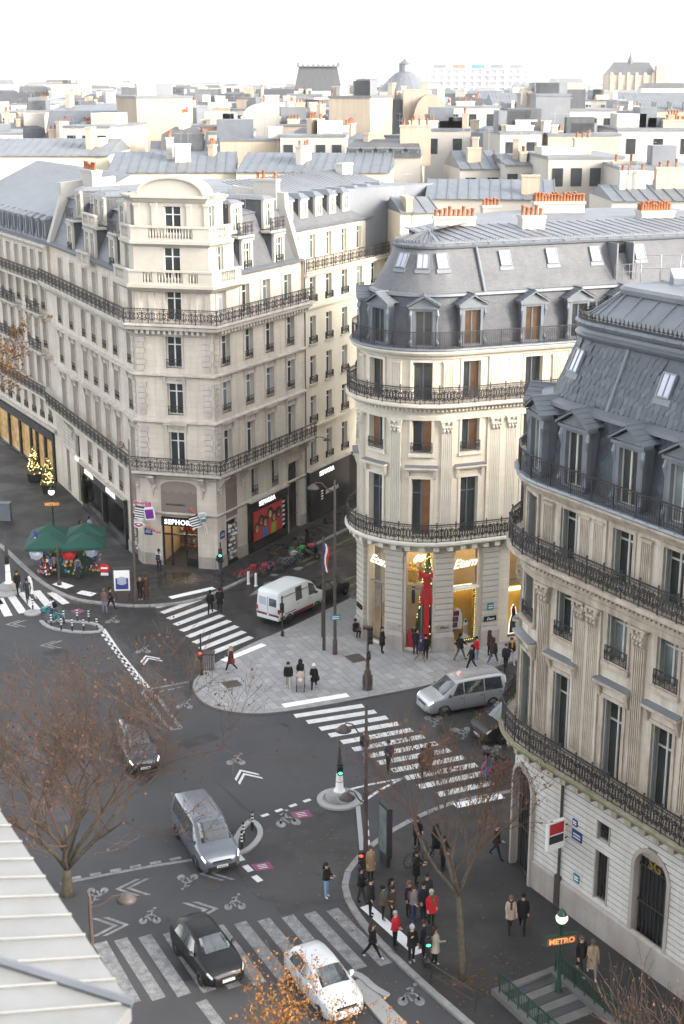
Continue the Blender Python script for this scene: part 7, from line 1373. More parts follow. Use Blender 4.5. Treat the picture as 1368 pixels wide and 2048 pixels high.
# ------------------------------------------------------------------ bicycles and scooters
def wheel_ring(r, t, m='tyre'):
    q = MB(); n = 18; P_ = [(r * math.cos(2 * math.pi * k / n), 0, r * math.sin(2 * math.pi * k / n)) for k in range(n + 1)]; q.path(P_, t, 5)
    for k in range(10): a = k * math.pi / 5; q.tube((0, 0, 0), (r * math.cos(a), 0, r * math.sin(a)), 0.006, 0.006, 3, 1, False)
    q.tube((0, -0.05, 0), (0, 0.05, 0), 0.03, 0.03, 6, 1); return q.data('wheel', [m, 'alloy'])
def bicycle(label, px, py, ang, col, kind='city', z=0.0, group='bicycles parked along the side street', loc=None, lean=0.0):
    x, y = G(px, py, z) if loc is None else loc
    root = tag(empty('bicycle', (x, y, z), ang), label, 'bicycle', group); root.rotation_euler = (lean, 0, ang)
    m = cmat('bk_' + '_'.join('%02d' % int(c * 99) for c in col), col, 0.4); R_ = 0.34
    for wx in (-0.52, 0.54): link('wheel', cached(('bw', R_), lambda: wheel_ring(R_, 0.02)), root, Matrix.Translation((wx, 0, R_)))
    q = MB(); BBk, ST_, HT, HB = (-0.08, 0, 0.3), (-0.22, 0, 0.82), (0.38, 0, 0.9), (0.42, 0, 0.72)
    t = 0.03 if kind == 'share' else 0.02
    for a, b in ((BBk, ST_), (BBk, HB), (ST_ if kind != 'step' and kind != 'share' else (-0.14, 0, 0.5), HT), (BBk, (-0.52, 0, R_)), (ST_, (-0.52, 0, R_)), (HT, HB), (HB, (0.54, 0, R_))): q.tube(a, b, t, t, 6)
    q.build('frame', m, root)
    q = MB(); q.tube(HT, (0.36, 0, 1.02), 0.015, 0.015, 5); q.path([(0.22, -0.27, 1.04), (0.34, -0.2, 1.05), (0.37, 0, 1.04), (0.34, 0.2, 1.05), (0.22, 0.27, 1.04)], 0.016, 5); q.build('handlebar', 'plain_black', root)
    q = MB(); q.taper(-0.36, -0.1, -0.07, 0.07, 0.9, -0.38, -0.08, -0.09, 0.09, 0.96); q.tube(ST_, (-0.24, 0, 0.92), 0.015, 0.015, 5); q.build('saddle', 'plain_black', root)
    q = MB(); q.tube((-0.08, -0.1, 0.3), (-0.08, 0.1, 0.3), 0.06, 0.06, 8); q.tube((-0.08, -0.12, 0.3), (-0.02, -0.12, 0.15), 0.012, 0.012, 4); q.tube((-0.08, 0.12, 0.3), (-0.14, 0.12, 0.45), 0.012, 0.012, 4); q.build('crank', 'plain_black', root)
    if kind in ('share', 'step'):
        q = MB(); q.taper(0.45, 0.75, -0.14, 0.14, 0.78, 0.42, 0.8, -0.2, 0.2, 1.0); q.build('basket', m if kind == 'share' else 'plain_black', root)
        q = MB(); n = 8
        for k in range(n): a0, a1 = math.pi * (0.15 + 0.75 * k / n), math.pi * (0.15 + 0.75 * (k + 1) / n); q.hexa([(-0.52 + 0.39 * math.cos(a0), -0.04, R_ + 0.39 * math.sin(a0)), (-0.52 + 0.39 * math.cos(a1), -0.04, R_ + 0.39 * math.sin(a1)), (-0.52 + 0.39 * math.cos(a1), 0.04, R_ + 0.39 * math.sin(a1)), (-0.52 + 0.39 * math.cos(a0), 0.04, R_ + 0.39 * math.sin(a0)), (-0.52 + 0.41 * math.cos(a0), -0.04, R_ + 0.41 * math.sin(a0)), (-0.52 + 0.41 * math.cos(a1), -0.04, R_ + 0.41 * math.sin(a1)), (-0.52 + 0.41 * math.cos(a1), 0.04, R_ + 0.41 * math.sin(a1)), (-0.52 + 0.41 * math.cos(a0), 0.04, R_ + 0.41 * math.sin(a0))])
        q.build('mudguard', m, root)
    return root
BK = [('red rental bicycle beside the two white bollards', 492, 1160, 0.5, (0.42, 0.03, 0.04), 'share'), ('red bicycle leaning behind the white bollards', 512, 1155, 0.2, (0.40, 0.02, 0.05), 'share'), ('black bicycle just right of the white bollards', 520, 1152, 1.1, (0.02, 0.02, 0.02), 'city'), ('blue bicycle among the parked bicycles', 528, 1148, 0.4, (0.03, 0.08, 0.25), 'city'), ('bicycle with a pink frame lying towards the road', 537, 1147, 0.1, (0.45, 0.12, 0.16), 'city'), ('dark bicycle with big wheels facing the road', 548, 1143, -0.3, (0.03, 0.035, 0.05), 'city'), ('black step-through bicycle with a basket in the middle of the row', 556, 1138, 0.9, (0.02, 0.02, 0.022), 'step'), ('grey bicycle in the crowded middle of the row', 564, 1135, 0.3, (0.12, 0.12, 0.13), 'city'), ('black bicycle with red handlebar bag under the poster', 562, 1124, 1.0, (0.05, 0.02, 0.02), 'step'), ('white rental bicycle at the end of the row', 574, 1132, 0.7, (0.55, 0.55, 0.55), 'share'), ('thin-framed bicycle standing before the white rental bicycle', 583, 1134, 0.5, (0.16, 0.16, 0.17), 'city'), ('green and white rental bicycle beside the scooters', 590, 1115, -0.5, (0.05, 0.38, 0.12), 'share'), ('red rental bicycle between green bicycle and motor scooter', 606, 1112, -0.2, (0.45, 0.04, 0.06), 'share')]
for lb, px, py, a, c, k in BK: bicycle(lb, px, py, a, c, k, lean=random.uniform(-0.12, 0.12))
gR = 'bicycles parked beside the bank corner'
for lb, px, py, a, c, k in [('pink bicycle leftmost beside the bank corner crossing', 968, 1548, 1.3, (0.5, 0.12, 0.25), 'step'), ('blue bicycle between pink and red ones at the bank corner', 980, 1556, 1.1, (0.03, 0.15, 0.4), 'step'), ('red bicycle second from the bank arch doorway', 992, 1556, 0.9, (0.45, 0.02, 0.05), 'step'), ('dark red bicycle nearest the bank arch doorway', 1008, 1556, 0.5, (0.35, 0.02, 0.04), 'city'), ('black bicycle behind the pink and blue ones at the bank corner', 990, 1540, 1.6, (0.02, 0.02, 0.02), 'city')]: bicycle(lb, px, py, a, c, k, group=gR)
bicycle('black bicycle in the crowd behind the bare tree on the pavement', 838, 1728, 0.6, (0.03, 0.03, 0.03), 'city', ZP, group='bicycles on the bank pavement')
def scooter(label, px, py, ang, col, z=0.0):
    x, y = G(px, py, z); root = tag(empty('motor_scooter', (x, y, z), ang), label, 'scooter', 'motor scooters parked in the side street'); m = cmat('sc%d' % int(col[0] * 999 + col[1] * 77), col, 0.25, coat=0.6)
    for wx in (-0.62, 0.66):
        def tw(): q = MB(); q.lathe([(0.12, -0.06), (0.24, -0.06), (0.27, -0.03), (0.27, 0.03), (0.24, 0.06), (0.12, 0.06)], 16); q.lathe([(0.13, 0.0), (0.001, 0.0)], 12, m=1); return q.data('wheel', ['tyre', 'alloy'], True)
        link('wheel', cached('scw', tw), root, Matrix.Translation((wx, 0, 0.27)) @ Matrix.Rotation(math.pi / 2, 4, 'X'))
    b = Body([(0.05, 0.32, 0.1, 0.12, 0.42, 0.08, 0.45), (-0.15, 0.28, 0.15, 0.17, 0.6, 0.12, 0.68), (-0.5, 0.3, 0.16, 0.19, 0.68, 0.14, 0.78), (-0.85, 0.42, 0.12, 0.16, 0.72, 0.1, 0.8), (-0.98, 0.55, 0.06, 0.09, 0.74, 0.06, 0.78)]); b.build('body', m, root, 14)
    q = MB(); q.hexa([(0.4, -0.2, 0.3), (0.5, -0.2, 0.28), (0.5, 0.2, 0.28), (0.4, 0.2, 0.3), (0.5, -0.2, 0.95), (0.6, -0.16, 0.93), (0.6, 0.16, 0.93), (0.5, 0.2, 0.95)]); q.box(-0.1, 0.45, -0.16, 0.16, 0.27, 0.33); q.build('leg_shield', m, root)
    q = MB(); q.taper(-0.88, -0.1, -0.13, 0.13, 0.74, -0.82, -0.12, -0.12, 0.12, 0.84); q.build('seat', 'plain_black', root)
    q = MB(); q.tube((0.66, 0, 0.27), (0.5, 0, 1.0), 0.03, 0.03, 6); q.path([(0.36, -0.33, 1.05), (0.48, -0.1, 1.03), (0.48, 0.1, 1.03), (0.36, 0.33, 1.05)], 0.018, 5); q.taper(0.45, 0.62, -0.11, 0.11, 0.93, 0.42, 0.55, -0.1, 0.1, 1.12); q.build('handlebar', 'plain_black', root)
    q = MB(); q.hexa([(0.55, -0.16, 1.08), (0.58, -0.16, 1.08), (0.58, 0.16, 1.08), (0.55, 0.16, 1.08), (0.38, -0.12, 1.5), (0.41, -0.12, 1.5), (0.41, 0.12, 1.5), (0.38, 0.12, 1.5)]); q.build('windshield', 'bus_glass', root)
    return root
scooter('black motor scooter with windshield farthest along the bicycle row', 620, 1116, -0.6, (0.02, 0.02, 0.025)); scooter('black motor scooter half hidden behind the far bicycles', 606, 1098, 0.9, (0.03, 0.03, 0.03), ZP)
# ================================================================== people: one continuous skinned body each, clothing and hair as children
def cm(c): return cmat('cl_' + '_'.join('%03d' % int(x * 999) for x in c), c, 0.85, spec=0.2)
def face_mesh():
    q = MB(); q.taper(-0.014, 0.014, -0.115, -0.085, 1.585, -0.008, 0.008, -0.098, -0.085, 1.635, 0)
    for sg in (-1, 1): q.box(sg * 0.034 - 0.012, sg * 0.034 + 0.012, -0.094, -0.086, 1.632, 1.644, 1); q.ball((sg * 0.088, 0.0, 1.615), 0.022, 6, 0); q.box(sg * 0.034 - 0.018, sg * 0.034 + 0.018, -0.095, -0.086, 1.655, 1.662, 1)
    q.box(-0.026, 0.026, -0.094, -0.084, 1.562, 1.572, 2); return q
def person(label, px, py, ang, top, legs, shoes=(0.02, 0.02, 0.02), skin='skin_c', hair=(0.03, 0.02, 0.015), h=1.72, lg=(12, 4, -14, 10), arms=((5, 15), (-5, 15)), coat=None, hairk='short', hat=None, z=0.0, extra=(), loc=None, female=False, lift=0.0, lean=0.0, bulk=1.0, group=None, name='person'):
    """lg = thigh/knee angles of both legs; arms = (swing, elbow bend) of both; ang = where the figure faces, 0 = towards the camera."""
    x, y = G(px, py, z) if loc is None else loc
    V = []; E_ = []; Rr = []; B = []
    def v(p, r, b, link_=None):
        V.append(p); Rr.append(r); B.append(b)
        if link_ is not None: E_.append((link_, len(V) - 1))
        return len(V) - 1
    sw = 0.165 if female else 0.185; k = bulk
    pel = v((0, 0, 0.93), (0.14 * k, 0.115 * k), 'leg'); wa = v((0, 0, 1.10), (0.125 * k, 0.10 * k), 'top', pel); ch = v((0, 0.0, 1.30), (0.155 * k, 0.115 * k), 'top', wa); nb = v((0, 0.01, 1.44), (0.075, 0.07), 'top', ch); nk = v((0, 0.0, 1.50), (0.05, 0.05), 'skin', nb); hd = v((0, -0.012, 1.585), (0.072, 0.082), 'skin', nk); ht = v((0, -0.008, 1.68), (0.072, 0.085), 'skin', hd)
    hands = []
    for sg, (sp, eb) in zip((-1, 1), arms):
        sp, eb = R(sp), R(eb); sh = (sg * sw, 0, 1.40); o = R(9)
        el = (sh[0] + sg * 0.28 * math.sin(o), sh[1] - 0.28 * math.sin(sp) * math.cos(o), sh[2] - 0.28 * math.cos(sp) * math.cos(o)); a2 = sp + eb; i = R(18) if eb > R(50) else R(2)
        wr = (el[0] - sg * 0.24 * math.sin(i), el[1] - 0.24 * math.sin(a2) * math.cos(i), el[2] - 0.24 * math.cos(a2) * math.cos(i)); hn = (wr[0] - sg * 0.09 * math.sin(i), wr[1] - 0.09 * math.sin(a2), wr[2] - 0.09 * math.cos(a2))
        s_ = v(sh, (0.068 * k, 0.068 * k), 'top', ch); e_ = v(el, (0.052 * k, 0.052 * k), 'top', s_); w_ = v(wr, (0.036 * k, 0.036 * k), 'top', e_); h_ = v(hn, (0.036, 0.026), 'skin', w_); hands.append((Vector(wr), Vector(hn), sg))
    lo = 9
    for sg, th, kn in ((-1, lg[0], lg[1]), (1, lg[2], lg[3])):
        th, kn = R(th), R(kn); hp = (sg * 0.085, 0, 0.90); kp = (sg * 0.095, -0.42 * math.sin(th), 0.90 - 0.42 * math.cos(th)); b2 = th - kn; ak = (sg * 0.10, kp[1] - 0.41 * math.sin(b2), kp[2] - 0.41 * math.cos(b2)); ft = R(max(-20, min(35, -math.degrees(b2) * 0.6))); to = (sg * 0.115, ak[1] - 0.15 * math.cos(ft), ak[2] - 0.045 - 0.12 * math.sin(ft) * (1 if b2 < 0 else -0.6))
        a_ = v(hp, (0.098 * k, 0.098 * k), 'leg', pel); b_ = v(kp, (0.068, 0.07), 'leg', a_); c_ = v(ak, (0.045, 0.048), 'leg', b_); d_ = v(to, (0.045, 0.035), 'shoe', c_); lo = min(lo, to[2] - 0.035, ak[2] - 0.07)
    me = bpy.data.meshes.new('person'); me.from_pydata(V, E_, []); ob = bpy.data.objects.new('person', me)
    md = ob.modifiers.new('skin', 'SKIN'); sv = me.skin_vertices[0].data
    for i, r in enumerate(Rr): sv[i].radius = r
    sv[0].use_root = True; sb = ob.modifiers.new('sub', 'SUBSURF'); sb.levels = 1; sb.render_levels = 1
    out = bake(ob); bpy.data.meshes.remove(me)
    q = MB(); vs2 = [tuple(w_.co) for w_ in out.vertices]; segs = [(Vector(V[a]), Vector(V[b]), B[b]) for a, b in E_]; mi = {'skin': 0, 'top': 1, 'leg': 2, 'shoe': 3}
    for p in out.polygons:
        c = p.center; best = min(segs, key=lambda s_: (c - (s_[0] + (s_[1] - s_[0]) * max(0, min(1, (c - s_[0]).dot(s_[1] - s_[0]) / max(1e-6, (s_[1] - s_[0]).length_squared))))).length)
        q.f.append(tuple(p.vertices)); q.m.append(mi[best[2]]); q.u.append(None)
    q.v = vs2; bpy.data.meshes.remove(out)
    for wr, hn, sg in hands:                       # five fingers on each hand
        d = (hn - wr).normalized(); s_ = Vector((0, 1, 0)).cross(d); s_ = s_.normalized() if s_.length > 0.1 else Vector((1, 0, 0))
        for j, (off, ln) in enumerate(((-0.026, 0.062), (-0.009, 0.075), (0.009, 0.072), (0.025, 0.056))): a = hn + s_ * off; q.path([tuple(a), tuple(a + d * ln * 0.55), tuple(a + d * ln * 0.9 + Vector((0, -0.012, 0)))], [0.010, 0.009, 0.006], 4, 0)
        a = wr + d * 0.04; q.path([tuple(a), tuple(a + s_ * -0.035 * sg + d * 0.03), tuple(a + s_ * -0.045 * sg + d * 0.06)], [0.012, 0.011, 0.007], 4, 0)
    sc = h / 1.735; M = Matrix.Translation((x, y, z + lift)) @ Matrix.Rotation(ang, 4, 'Z') @ Matrix.Scale(sc, 4) @ Matrix.Rotation(lean, 4, 'X') @ Matrix.Translation((0, 0, -lo))
    o = q.build(name, [skin, cm(top), cm(legs), cm(shoes)], None, True, M); tag(o, label, 'person', group)
    f = face_mesh(); f.build('face', [skin, 'plain_black', 'lips'], o)
    q = MB()
    if hat is None or hairk == 'long':
        q.lathe([(0.098, -0.02), (0.104, 0.03), (0.092, 0.085), (0.055, 0.115), (0.001, 0.122)], 10, (0, 0.012, 1.635)); q.lathe([(0.06, -0.14), (0.09, -0.06), (0.1, 0.02)], 6, (0, 0.035, 1.635), 0, 0.15, math.pi - 0.15)
        if hairk == 'long': q.path([(0, 0.05, 1.68), (0, 0.095, 1.56), (0, 0.115, 1.42), (0, 0.12, 1.28)], [0.09, 0.085, 0.085, 0.05], 8)
        if hairk == 'bun': q.ball((0, 0.1, 1.70), 0.055, 6)
        if hairk != 'bald': q.build('hair', cm(hair), o, True)
    if hat:
        q = MB(); q.lathe([(0.105, -0.025), (0.11, 0.03), (0.098, 0.09), (0.06, 0.13), (0.001, 0.14)], 10, (0, 0.0, 1.645)); q.ball((0, 0, 1.80), 0.035, 6); q.build('hat', cm(hat), o, True)
    if coat:
        hem, c = coat; q = MB(); n = 14; rows = [(1.47, 0.085, 0.075), (1.42, 0.17, 0.105), (1.32, 0.205 * k, 0.15 * k), (1.15, 0.195 * k, 0.15 * k), (0.95, 0.20 * k, 0.165 * k), (hem, 0.225 * k, 0.195 * k)]; Vv = []
        for z_, rx, ry in rows: Vv += [(rx * math.cos(2 * math.pi * j / n) * (1 + 0.03 * math.sin(5 * j + z_ * 9)), ry * math.sin(2 * math.pi * j / n), z_) for j in range(n)]
        q.mesh(Vv, [(i * n + j, i * n + (j + 1) % n, (i + 1) * n + (j + 1) % n, (i + 1) * n + j) for i in range(len(rows) - 1) for j in range(n)]); q.build('coat', cm(c), o, True)
    for e in extra:
        q = MB()
        if e[0] == 'backpack': q.taper(-0.14, 0.14, 0.11, 0.26, 1.02, -0.13, 0.13, 0.11, 0.23, 1.4); q.box(-0.1, 0.1, 0.25, 0.3, 1.05, 1.2); q.build('backpack', cm(e[1]), o)
        elif e[0] == 'bag': q.taper(0.22, 0.34, -0.13, 0.13, 0.72, 0.24, 0.32, -0.1, 0.1, 0.95); q.path([(0.28, -0.09, 0.95), (0.2, -0.06, 1.2), (0.16, 0, 1.44), (0.2, 0.06, 1.2), (0.28, 0.09, 0.95)], 0.012, 4); q.build('handbag', cm(e[1]), o)
        elif e[0] == 'scarf': q.lathe([(0.09, 0), (0.115, 0.03), (0.1, 0.07), (0.07, 0.08)], 10, (0, -0.01, 1.44)); q.box(-0.05, 0.03, -0.17, -0.13, 1.15, 1.46); q.build('scarf', cm(e[1]), o)
        elif e[0] == 'hood': q.lathe([(0.13, -0.17), (0.135, -0.05), (0.125, 0.05), (0.07, 0.12), (0.001, 0.13)], 10, (0, 0.045, 1.63)); q.build('hood', cm(e[1]), o, True)
        elif e[0] == 'phone': q.box(-0.035, 0.035, -0.36, -0.345, 1.12, 1.26); q.build('telephone', 'plain_black', o)
    return o
N, BLK = (0.018, 0.02, 0.03), (0.012, 0.012, 0.013); JN = (0.10, 0.15, 0.24); PI = math.pi
STAND = (2, 2, -2, 2); WALK = (24, 6, -18, 22); WALK2 = (-16, 26, 22, 4)
# plaza
person('man in black puffer over light hoodie left of the stroller on the plaza', 577, 1380, 0.1, BLK, (0.40, 0.38, 0.35), (0.6, 0.6, 0.6), 'skin_c', BLK, 1.78, WALK2, coat=(0.92, BLK), bulk=1.08)
person('woman in dark hooded coat pushing the stroller on the plaza', 601, 1372, 0.0, BLK, BLK, BLK, 'skin_a', BLK, 1.66, STAND, ((48, 35), (48, 35)), (0.75, (0.015, 0.015, 0.02)), 'long', female=True, extra=(('hood', BLK),))
person('woman with white beanie and black coat beside the stroller', 628, 1380, -0.1, BLK, (0.02, 0.025, 0.045), (0.7, 0.7, 0.7), 'skin_c', (0.10, 0.05, 0.03), 1.66, WALK, ((20, 60), (-15, 20)), (0.62, BLK), 'long', (0.75, 0.75, 0.72), female=True, extra=(('bag', BLK),))
person('blonde woman in brown coat with red bag crossing the plaza', 462, 1343, -1.0, (0.06, 0.028, 0.022), (0.015, 0.018, 0.03), BLK, 'skin_c', (0.35, 0.22, 0.11), 1.66, WALK, ((10, 70), (-10, 15)), (0.62, (0.065, 0.03, 0.025)), 'long', female=True, extra=(('scarf', (0.35, 0.3, 0.25)), ('bag', (0.22, 0.02, 0.025))))
person('person in long black coat standing by the lit shop window', 764, 1306, 1.2, BLK, BLK, BLK, 'skin_c', BLK, 1.72, STAND, ((10, 90), (5, 20)), (0.55, BLK), z=ZP)
person('person in dark coat standing in the shop entrance', 831, 1310, 2.6, BLK, N, BLK, 'skin_c', BLK, 1.74, STAND, coat=(0.75, BLK), z=ZP)
person('man in navy jacket, cap and beige trousers by the shop entrance', 841, 1326, 1.4, (0.02, 0.03, 0.07), (0.22, 0.16, 0.11), (0.4, 0.4, 0.45), 'skin_c', BLK, 1.74, WALK, hat=(0.03, 0.06, 0.16), coat=(0.88, (0.02, 0.03, 0.075)), z=ZP)
person('person in black with dark bundle beside the navy jacket man', 851, 1320, 2.9, BLK, BLK, BLK, 'skin_c', BLK, 1.66, STAND, coat=(0.7, BLK), z=ZP, hat=BLK)
person('man in black jacket and olive trousers striding past the yellow window', 920, 1321, 2.2, BLK, (0.13, 0.105, 0.075), BLK, 'skin_c', BLK, 1.82, WALK, ((25, 30), (-20, 20)), (0.85, BLK), z=ZP)
person('person in black with long hair walking in front of the yellow window', 943, 1341, -1.3, BLK, BLK, BLK, 'skin_c', BLK, 1.68, WALK, ((20, 20), (-15, 20)), (0.8, BLK), 'long', z=ZP, female=True)
person('woman in bright red jacket and pale jeans by the shop', 952, 1325, 0.4, (0.5, 0.015, 0.03), (0.22, 0.34, 0.46), (0.5, 0.5, 0.5), 'skin_c', BLK, 1.68, STAND, ((10, 40), (-20, 30)), (0.9, (0.52, 0.015, 0.03)), 'long', z=ZP, female=True)
person('person in brown padded coat behind the hooded walker', 979, 1313, 2.0, (0.05, 0.03, 0.03), BLK, BLK, 'skin_c', BLK, 1.7, STAND, coat=(0.75, (0.055, 0.032, 0.03)), z=ZP, extra=(('hood', (0.05, 0.03, 0.03)),))
person('person in hooded brown jacket and jeans with white shoes striding right', 986, 1328, 2.3, (0.045, 0.03, 0.025), (0.06, 0.10, 0.17), (0.7, 0.7, 0.7), 'skin_c', BLK, 1.75, WALK, coat=(0.78, (0.05, 0.034, 0.03)), z=ZP, extra=(('hood', (0.045, 0.03, 0.025)),), bulk=1.1)
person('man in dark jacket walking towards the street near the bank balcony', 1011, 1340, 0.1, N, BLK, BLK, 'skin_c', (0.08, 0.06, 0.05), 1.74, WALK, coat=(0.88, (0.02, 0.022, 0.032)), z=ZP)
person('person in black jacket with yellow front and pale trousers', 1022, 1327, 0.2, BLK, (0.4, 0.42, 0.46), (0.6, 0.6, 0.6), 'skin_c', (0.06, 0.035, 0.02), 1.7, WALK2, ((20, 60), (10, 20)), (0.88, BLK), 'long', z=ZP, female=True, extra=(('scarf', (0.6, 0.32, 0.03)),))
person('person in black crouching against the rotunda pier', 711, 1274, 0.6, BLK, BLK, BLK, 'skin_b', BLK, 1.7, (105, 125, 98, 120), ((30, 60), (35, 55)), (1.02, BLK), z=ZP)
# crossings
person('person in black leather jacket walking left over the far crossing', 421, 1228, PI, BLK, BLK, BLK, 'skin_c', BLK, 1.72, WALK, coat=(0.85, BLK))
person('person in long black coat with bright scarf on the far crossing', 440, 1224, PI, BLK, BLK, BLK, 'skin_c', BLK, 1.78, WALK2, coat=(0.62, BLK), extra=(('scarf', (0.5, 0.12, 0.06)),))
person('bald man in dark jacket and jeans crossing beside the lamp post', 729, 1520, 0.3, (0.02, 0.022, 0.035), (0.13, 0.22, 0.36), (0.3, 0.3, 0.3), 'skin_c', BLK, 1.74, WALK, hairk='bald', coat=(0.88, (0.022, 0.025, 0.04)), bulk=1.08)
person('person in blue jacket crossing near the bare tree twigs', 777, 1541, 0.2, (0.03, 0.045, 0.08), BLK, BLK, 'skin_a', BLK, 1.72, WALK, ((20, 70), (10, 60)), (0.88, (0.03, 0.045, 0.085)))
person('person in brown coat crossing behind the tree twigs', 845, 1556, 0.3, (0.09, 0.045, 0.03), BLK, BLK, 'skin_a', BLK, 1.7, WALK, coat=(0.7, (0.10, 0.05, 0.032)))
person('person in reddish coat crossing just beside the brown coat', 858, 1546, 2.8, (0.14, 0.05, 0.035), BLK, BLK, 'skin_c', BLK, 1.66, STAND, coat=(0.65, (0.13, 0.05, 0.035)), female=True)
person('young woman in black jacket and light blue jeans standing on the roadway', 653, 1795, 1.0, BLK, (0.20, 0.32, 0.47), (0.7, 0.7, 0.7), 'skin_c', BLK, 1.68, STAND, ((15, 80), (12, 80)), (0.95, BLK), 'long', female=True)
person('woman in black with long hair and white shoes on the near crossing', 745, 1917, 1.6, BLK, BLK, (0.55, 0.55, 0.55), 'skin_c', (0.04, 0.025, 0.02), 1.68, (26, 4, -24, 14), ((10, 15), (-15, 15)), (0.92, BLK), 'long', female=True)
# crowd on the bank pavement
Zp = ZP
person('man in black sweater and grey trousers waiting at the rounded kerb', 722, 1808, 1.7, BLK, (0.045, 0.045, 0.05), BLK, 'skin_c', BLK, 1.78, (14, 2, -8, 4), ((18, 30), (15, 40)), (0.9, BLK), z=Zp)
person('man in dark coat right of the grey-trousered man at the kerb', 741, 1832, 1.2, (0.02, 0.021, 0.025), BLK, BLK, 'skin_c', BLK, 1.8, STAND, coat=(0.8, (0.02, 0.021, 0.026)), z=Zp)
person('person in tan coat behind the tall lamp post', 741, 1760, 0.4, (0.28, 0.18, 0.10), BLK, BLK, 'skin_c', (0.10, 0.05, 0.03), 1.68, STAND, coat=(0.55, (0.30, 0.19, 0.11)), z=Zp, hairk='long', female=True)
person('woman in tan jacket over teal top at the crossing', 766, 1840, 1.3, (0.10, 0.07, 0.05), BLK, (0.3, 0.3, 0.3), 'skin_a', BLK, 1.62, STAND, ((20, 60), (10, 30)), (0.85, (0.11, 0.075, 0.052)), 'bun', z=Zp, female=True, extra=(('scarf', (0.02, 0.16, 0.17)),))
person('woman with long black hair behind the tan jacket', 783, 1826, 1.6, (0.03, 0.03, 0.035), BLK, BLK, 'skin_c', BLK, 1.66, STAND, coat=(0.85, (0.035, 0.035, 0.04)), hairk='long', z=Zp, female=True)
person('woman in olive brown coat with long hair beside the tan jacket', 785, 1840, 0.8, (0.05, 0.035, 0.025), BLK, BLK, 'skin_c', (0.03, 0.02, 0.015), 1.6, STAND, coat=(0.75, (0.055, 0.038, 0.027)), hairk='long', z=Zp, female=True)
person('grey-haired person in red jacket and dark trousers at the kerb', 790, 1894, 1.0, (0.48, 0.02, 0.035), (0.012, 0.02, 0.025), (0.05, 0.05, 0.05), 'skin_c', (0.30, 0.29, 0.28), 1.66, STAND, ((10, 70), (5, 20)), (0.88, (0.5, 0.02, 0.035)), z=Zp, extra=(('bag', BLK),))
person('person with grey beanie and black jacket hand to mouth', 823, 1924, 0.4, BLK, BLK, (0.3, 0.3, 0.3), 'skin_c', BLK, 1.68, STAND, ((35, 110), (5, 20)), (0.78, BLK), hat=(0.33, 0.35, 0.38), z=Zp)
person('person in navy coat left of the cream parka', 847, 1914, 1.5, N, BLK, (0.5, 0.5, 0.52), 'skin_c', (0.05, 0.03, 0.02), 1.7, STAND, coat=(0.7, (0.02, 0.022, 0.035)), z=Zp)
person('person in long cream parka beside the pedestrian signal', 869, 1928, 1.9, (0.42, 0.37, 0.30), BLK, (0.6, 0.6, 0.6), 'skin_c', (0.05, 0.03, 0.02), 1.7, STAND, ((15, 60), (10, 40)), (0.62, (0.44, 0.39, 0.32)), 'long', z=Zp, female=True, bulk=1.1)
person('woman in black coat reading her phone', 832, 1770, 1.2, BLK, BLK, BLK, 'skin_c', (0.03, 0.02, 0.015), 1.68, STAND, ((25, 70), (22, 75)), (0.55, BLK), 'long', z=Zp, female=True, extra=(('phone',),))
person('woman in dark jacket left in the waiting cluster', 818, 1832, 0.5, N, BLK, BLK, 'skin_c', (0.14, 0.08, 0.05), 1.66, STAND, coat=(0.85, N), z=Zp, hairk='long', female=True)
person('woman in patterned grey jacket with pinkish backpack', 827, 1842, 0.7, (0.16, 0.14, 0.15), (0.03, 0.035, 0.07), (0.05, 0.05, 0.15), 'skin_c', (0.05, 0.03, 0.025), 1.66, STAND, ((20, 50), (15, 30)), (0.9, (0.17, 0.15, 0.16)), z=Zp, extra=(('backpack', (0.14, 0.05, 0.07)),), female=True)
person('bearded man in dark coat behind the red coat', 853, 1822, 0.3, (0.022, 0.022, 0.025), BLK, BLK, 'skin_c', (0.03, 0.02, 0.02), 1.78, STAND, coat=(0.75, (0.025, 0.025, 0.028)), z=Zp)
person('man in dark blue jacket between patterned jacket and red coat', 846, 1838, 0.6, (0.02, 0.025, 0.04), (0.02, 0.025, 0.04), BLK, 'skin_c', (0.03, 0.02, 0.02), 1.74, STAND, z=Zp, coat=(0.85, (0.022, 0.027, 0.045)))
person('grey-haired man in long red coat over green top', 862, 1854, 0.4, (0.42, 0.015, 0.025), BLK, BLK, 'skin_c', (0.35, 0.33, 0.31), 1.76, STAND, coat=(0.72, (0.45, 0.015, 0.025)), z=Zp, extra=(('scarf', (0.03, 0.12, 0.07)),))
person('person in black with dark hair upper left in the pavement crowd', 834, 1700, 0.3, BLK, BLK, BLK, 'skin_c', (0.04, 0.025, 0.02), 1.7, STAND, ((25, 60), (20, 60)), (0.8, BLK), z=Zp, hairk='long', female=True)
person('person in black hooded coat behind the bare tree', 872, 1716, 2.4, BLK, BLK, BLK, 'skin_c', BLK, 1.74, WALK, coat=(0.6, BLK), z=Zp, extra=(('hood', BLK),))
person('person in dark clothes just left of the tree trunk', 886, 1740, 0.8, (0.03, 0.022, 0.02), BLK, BLK, 'skin_a', BLK, 1.7, STAND, ((30, 50), (20, 50)), (0.85, (0.035, 0.025, 0.022)), z=Zp)
person('man in dark jacket walking near the bank arch doorway', 992, 1716, 1.0, (0.028, 0.022, 0.022), (0.02, 0.025, 0.05), BLK, 'skin_c', (0.12, 0.07, 0.05), 1.74, WALK, ((30, 50), (-10, 30)), (0.85, (0.03, 0.024, 0.024)), z=Zp)
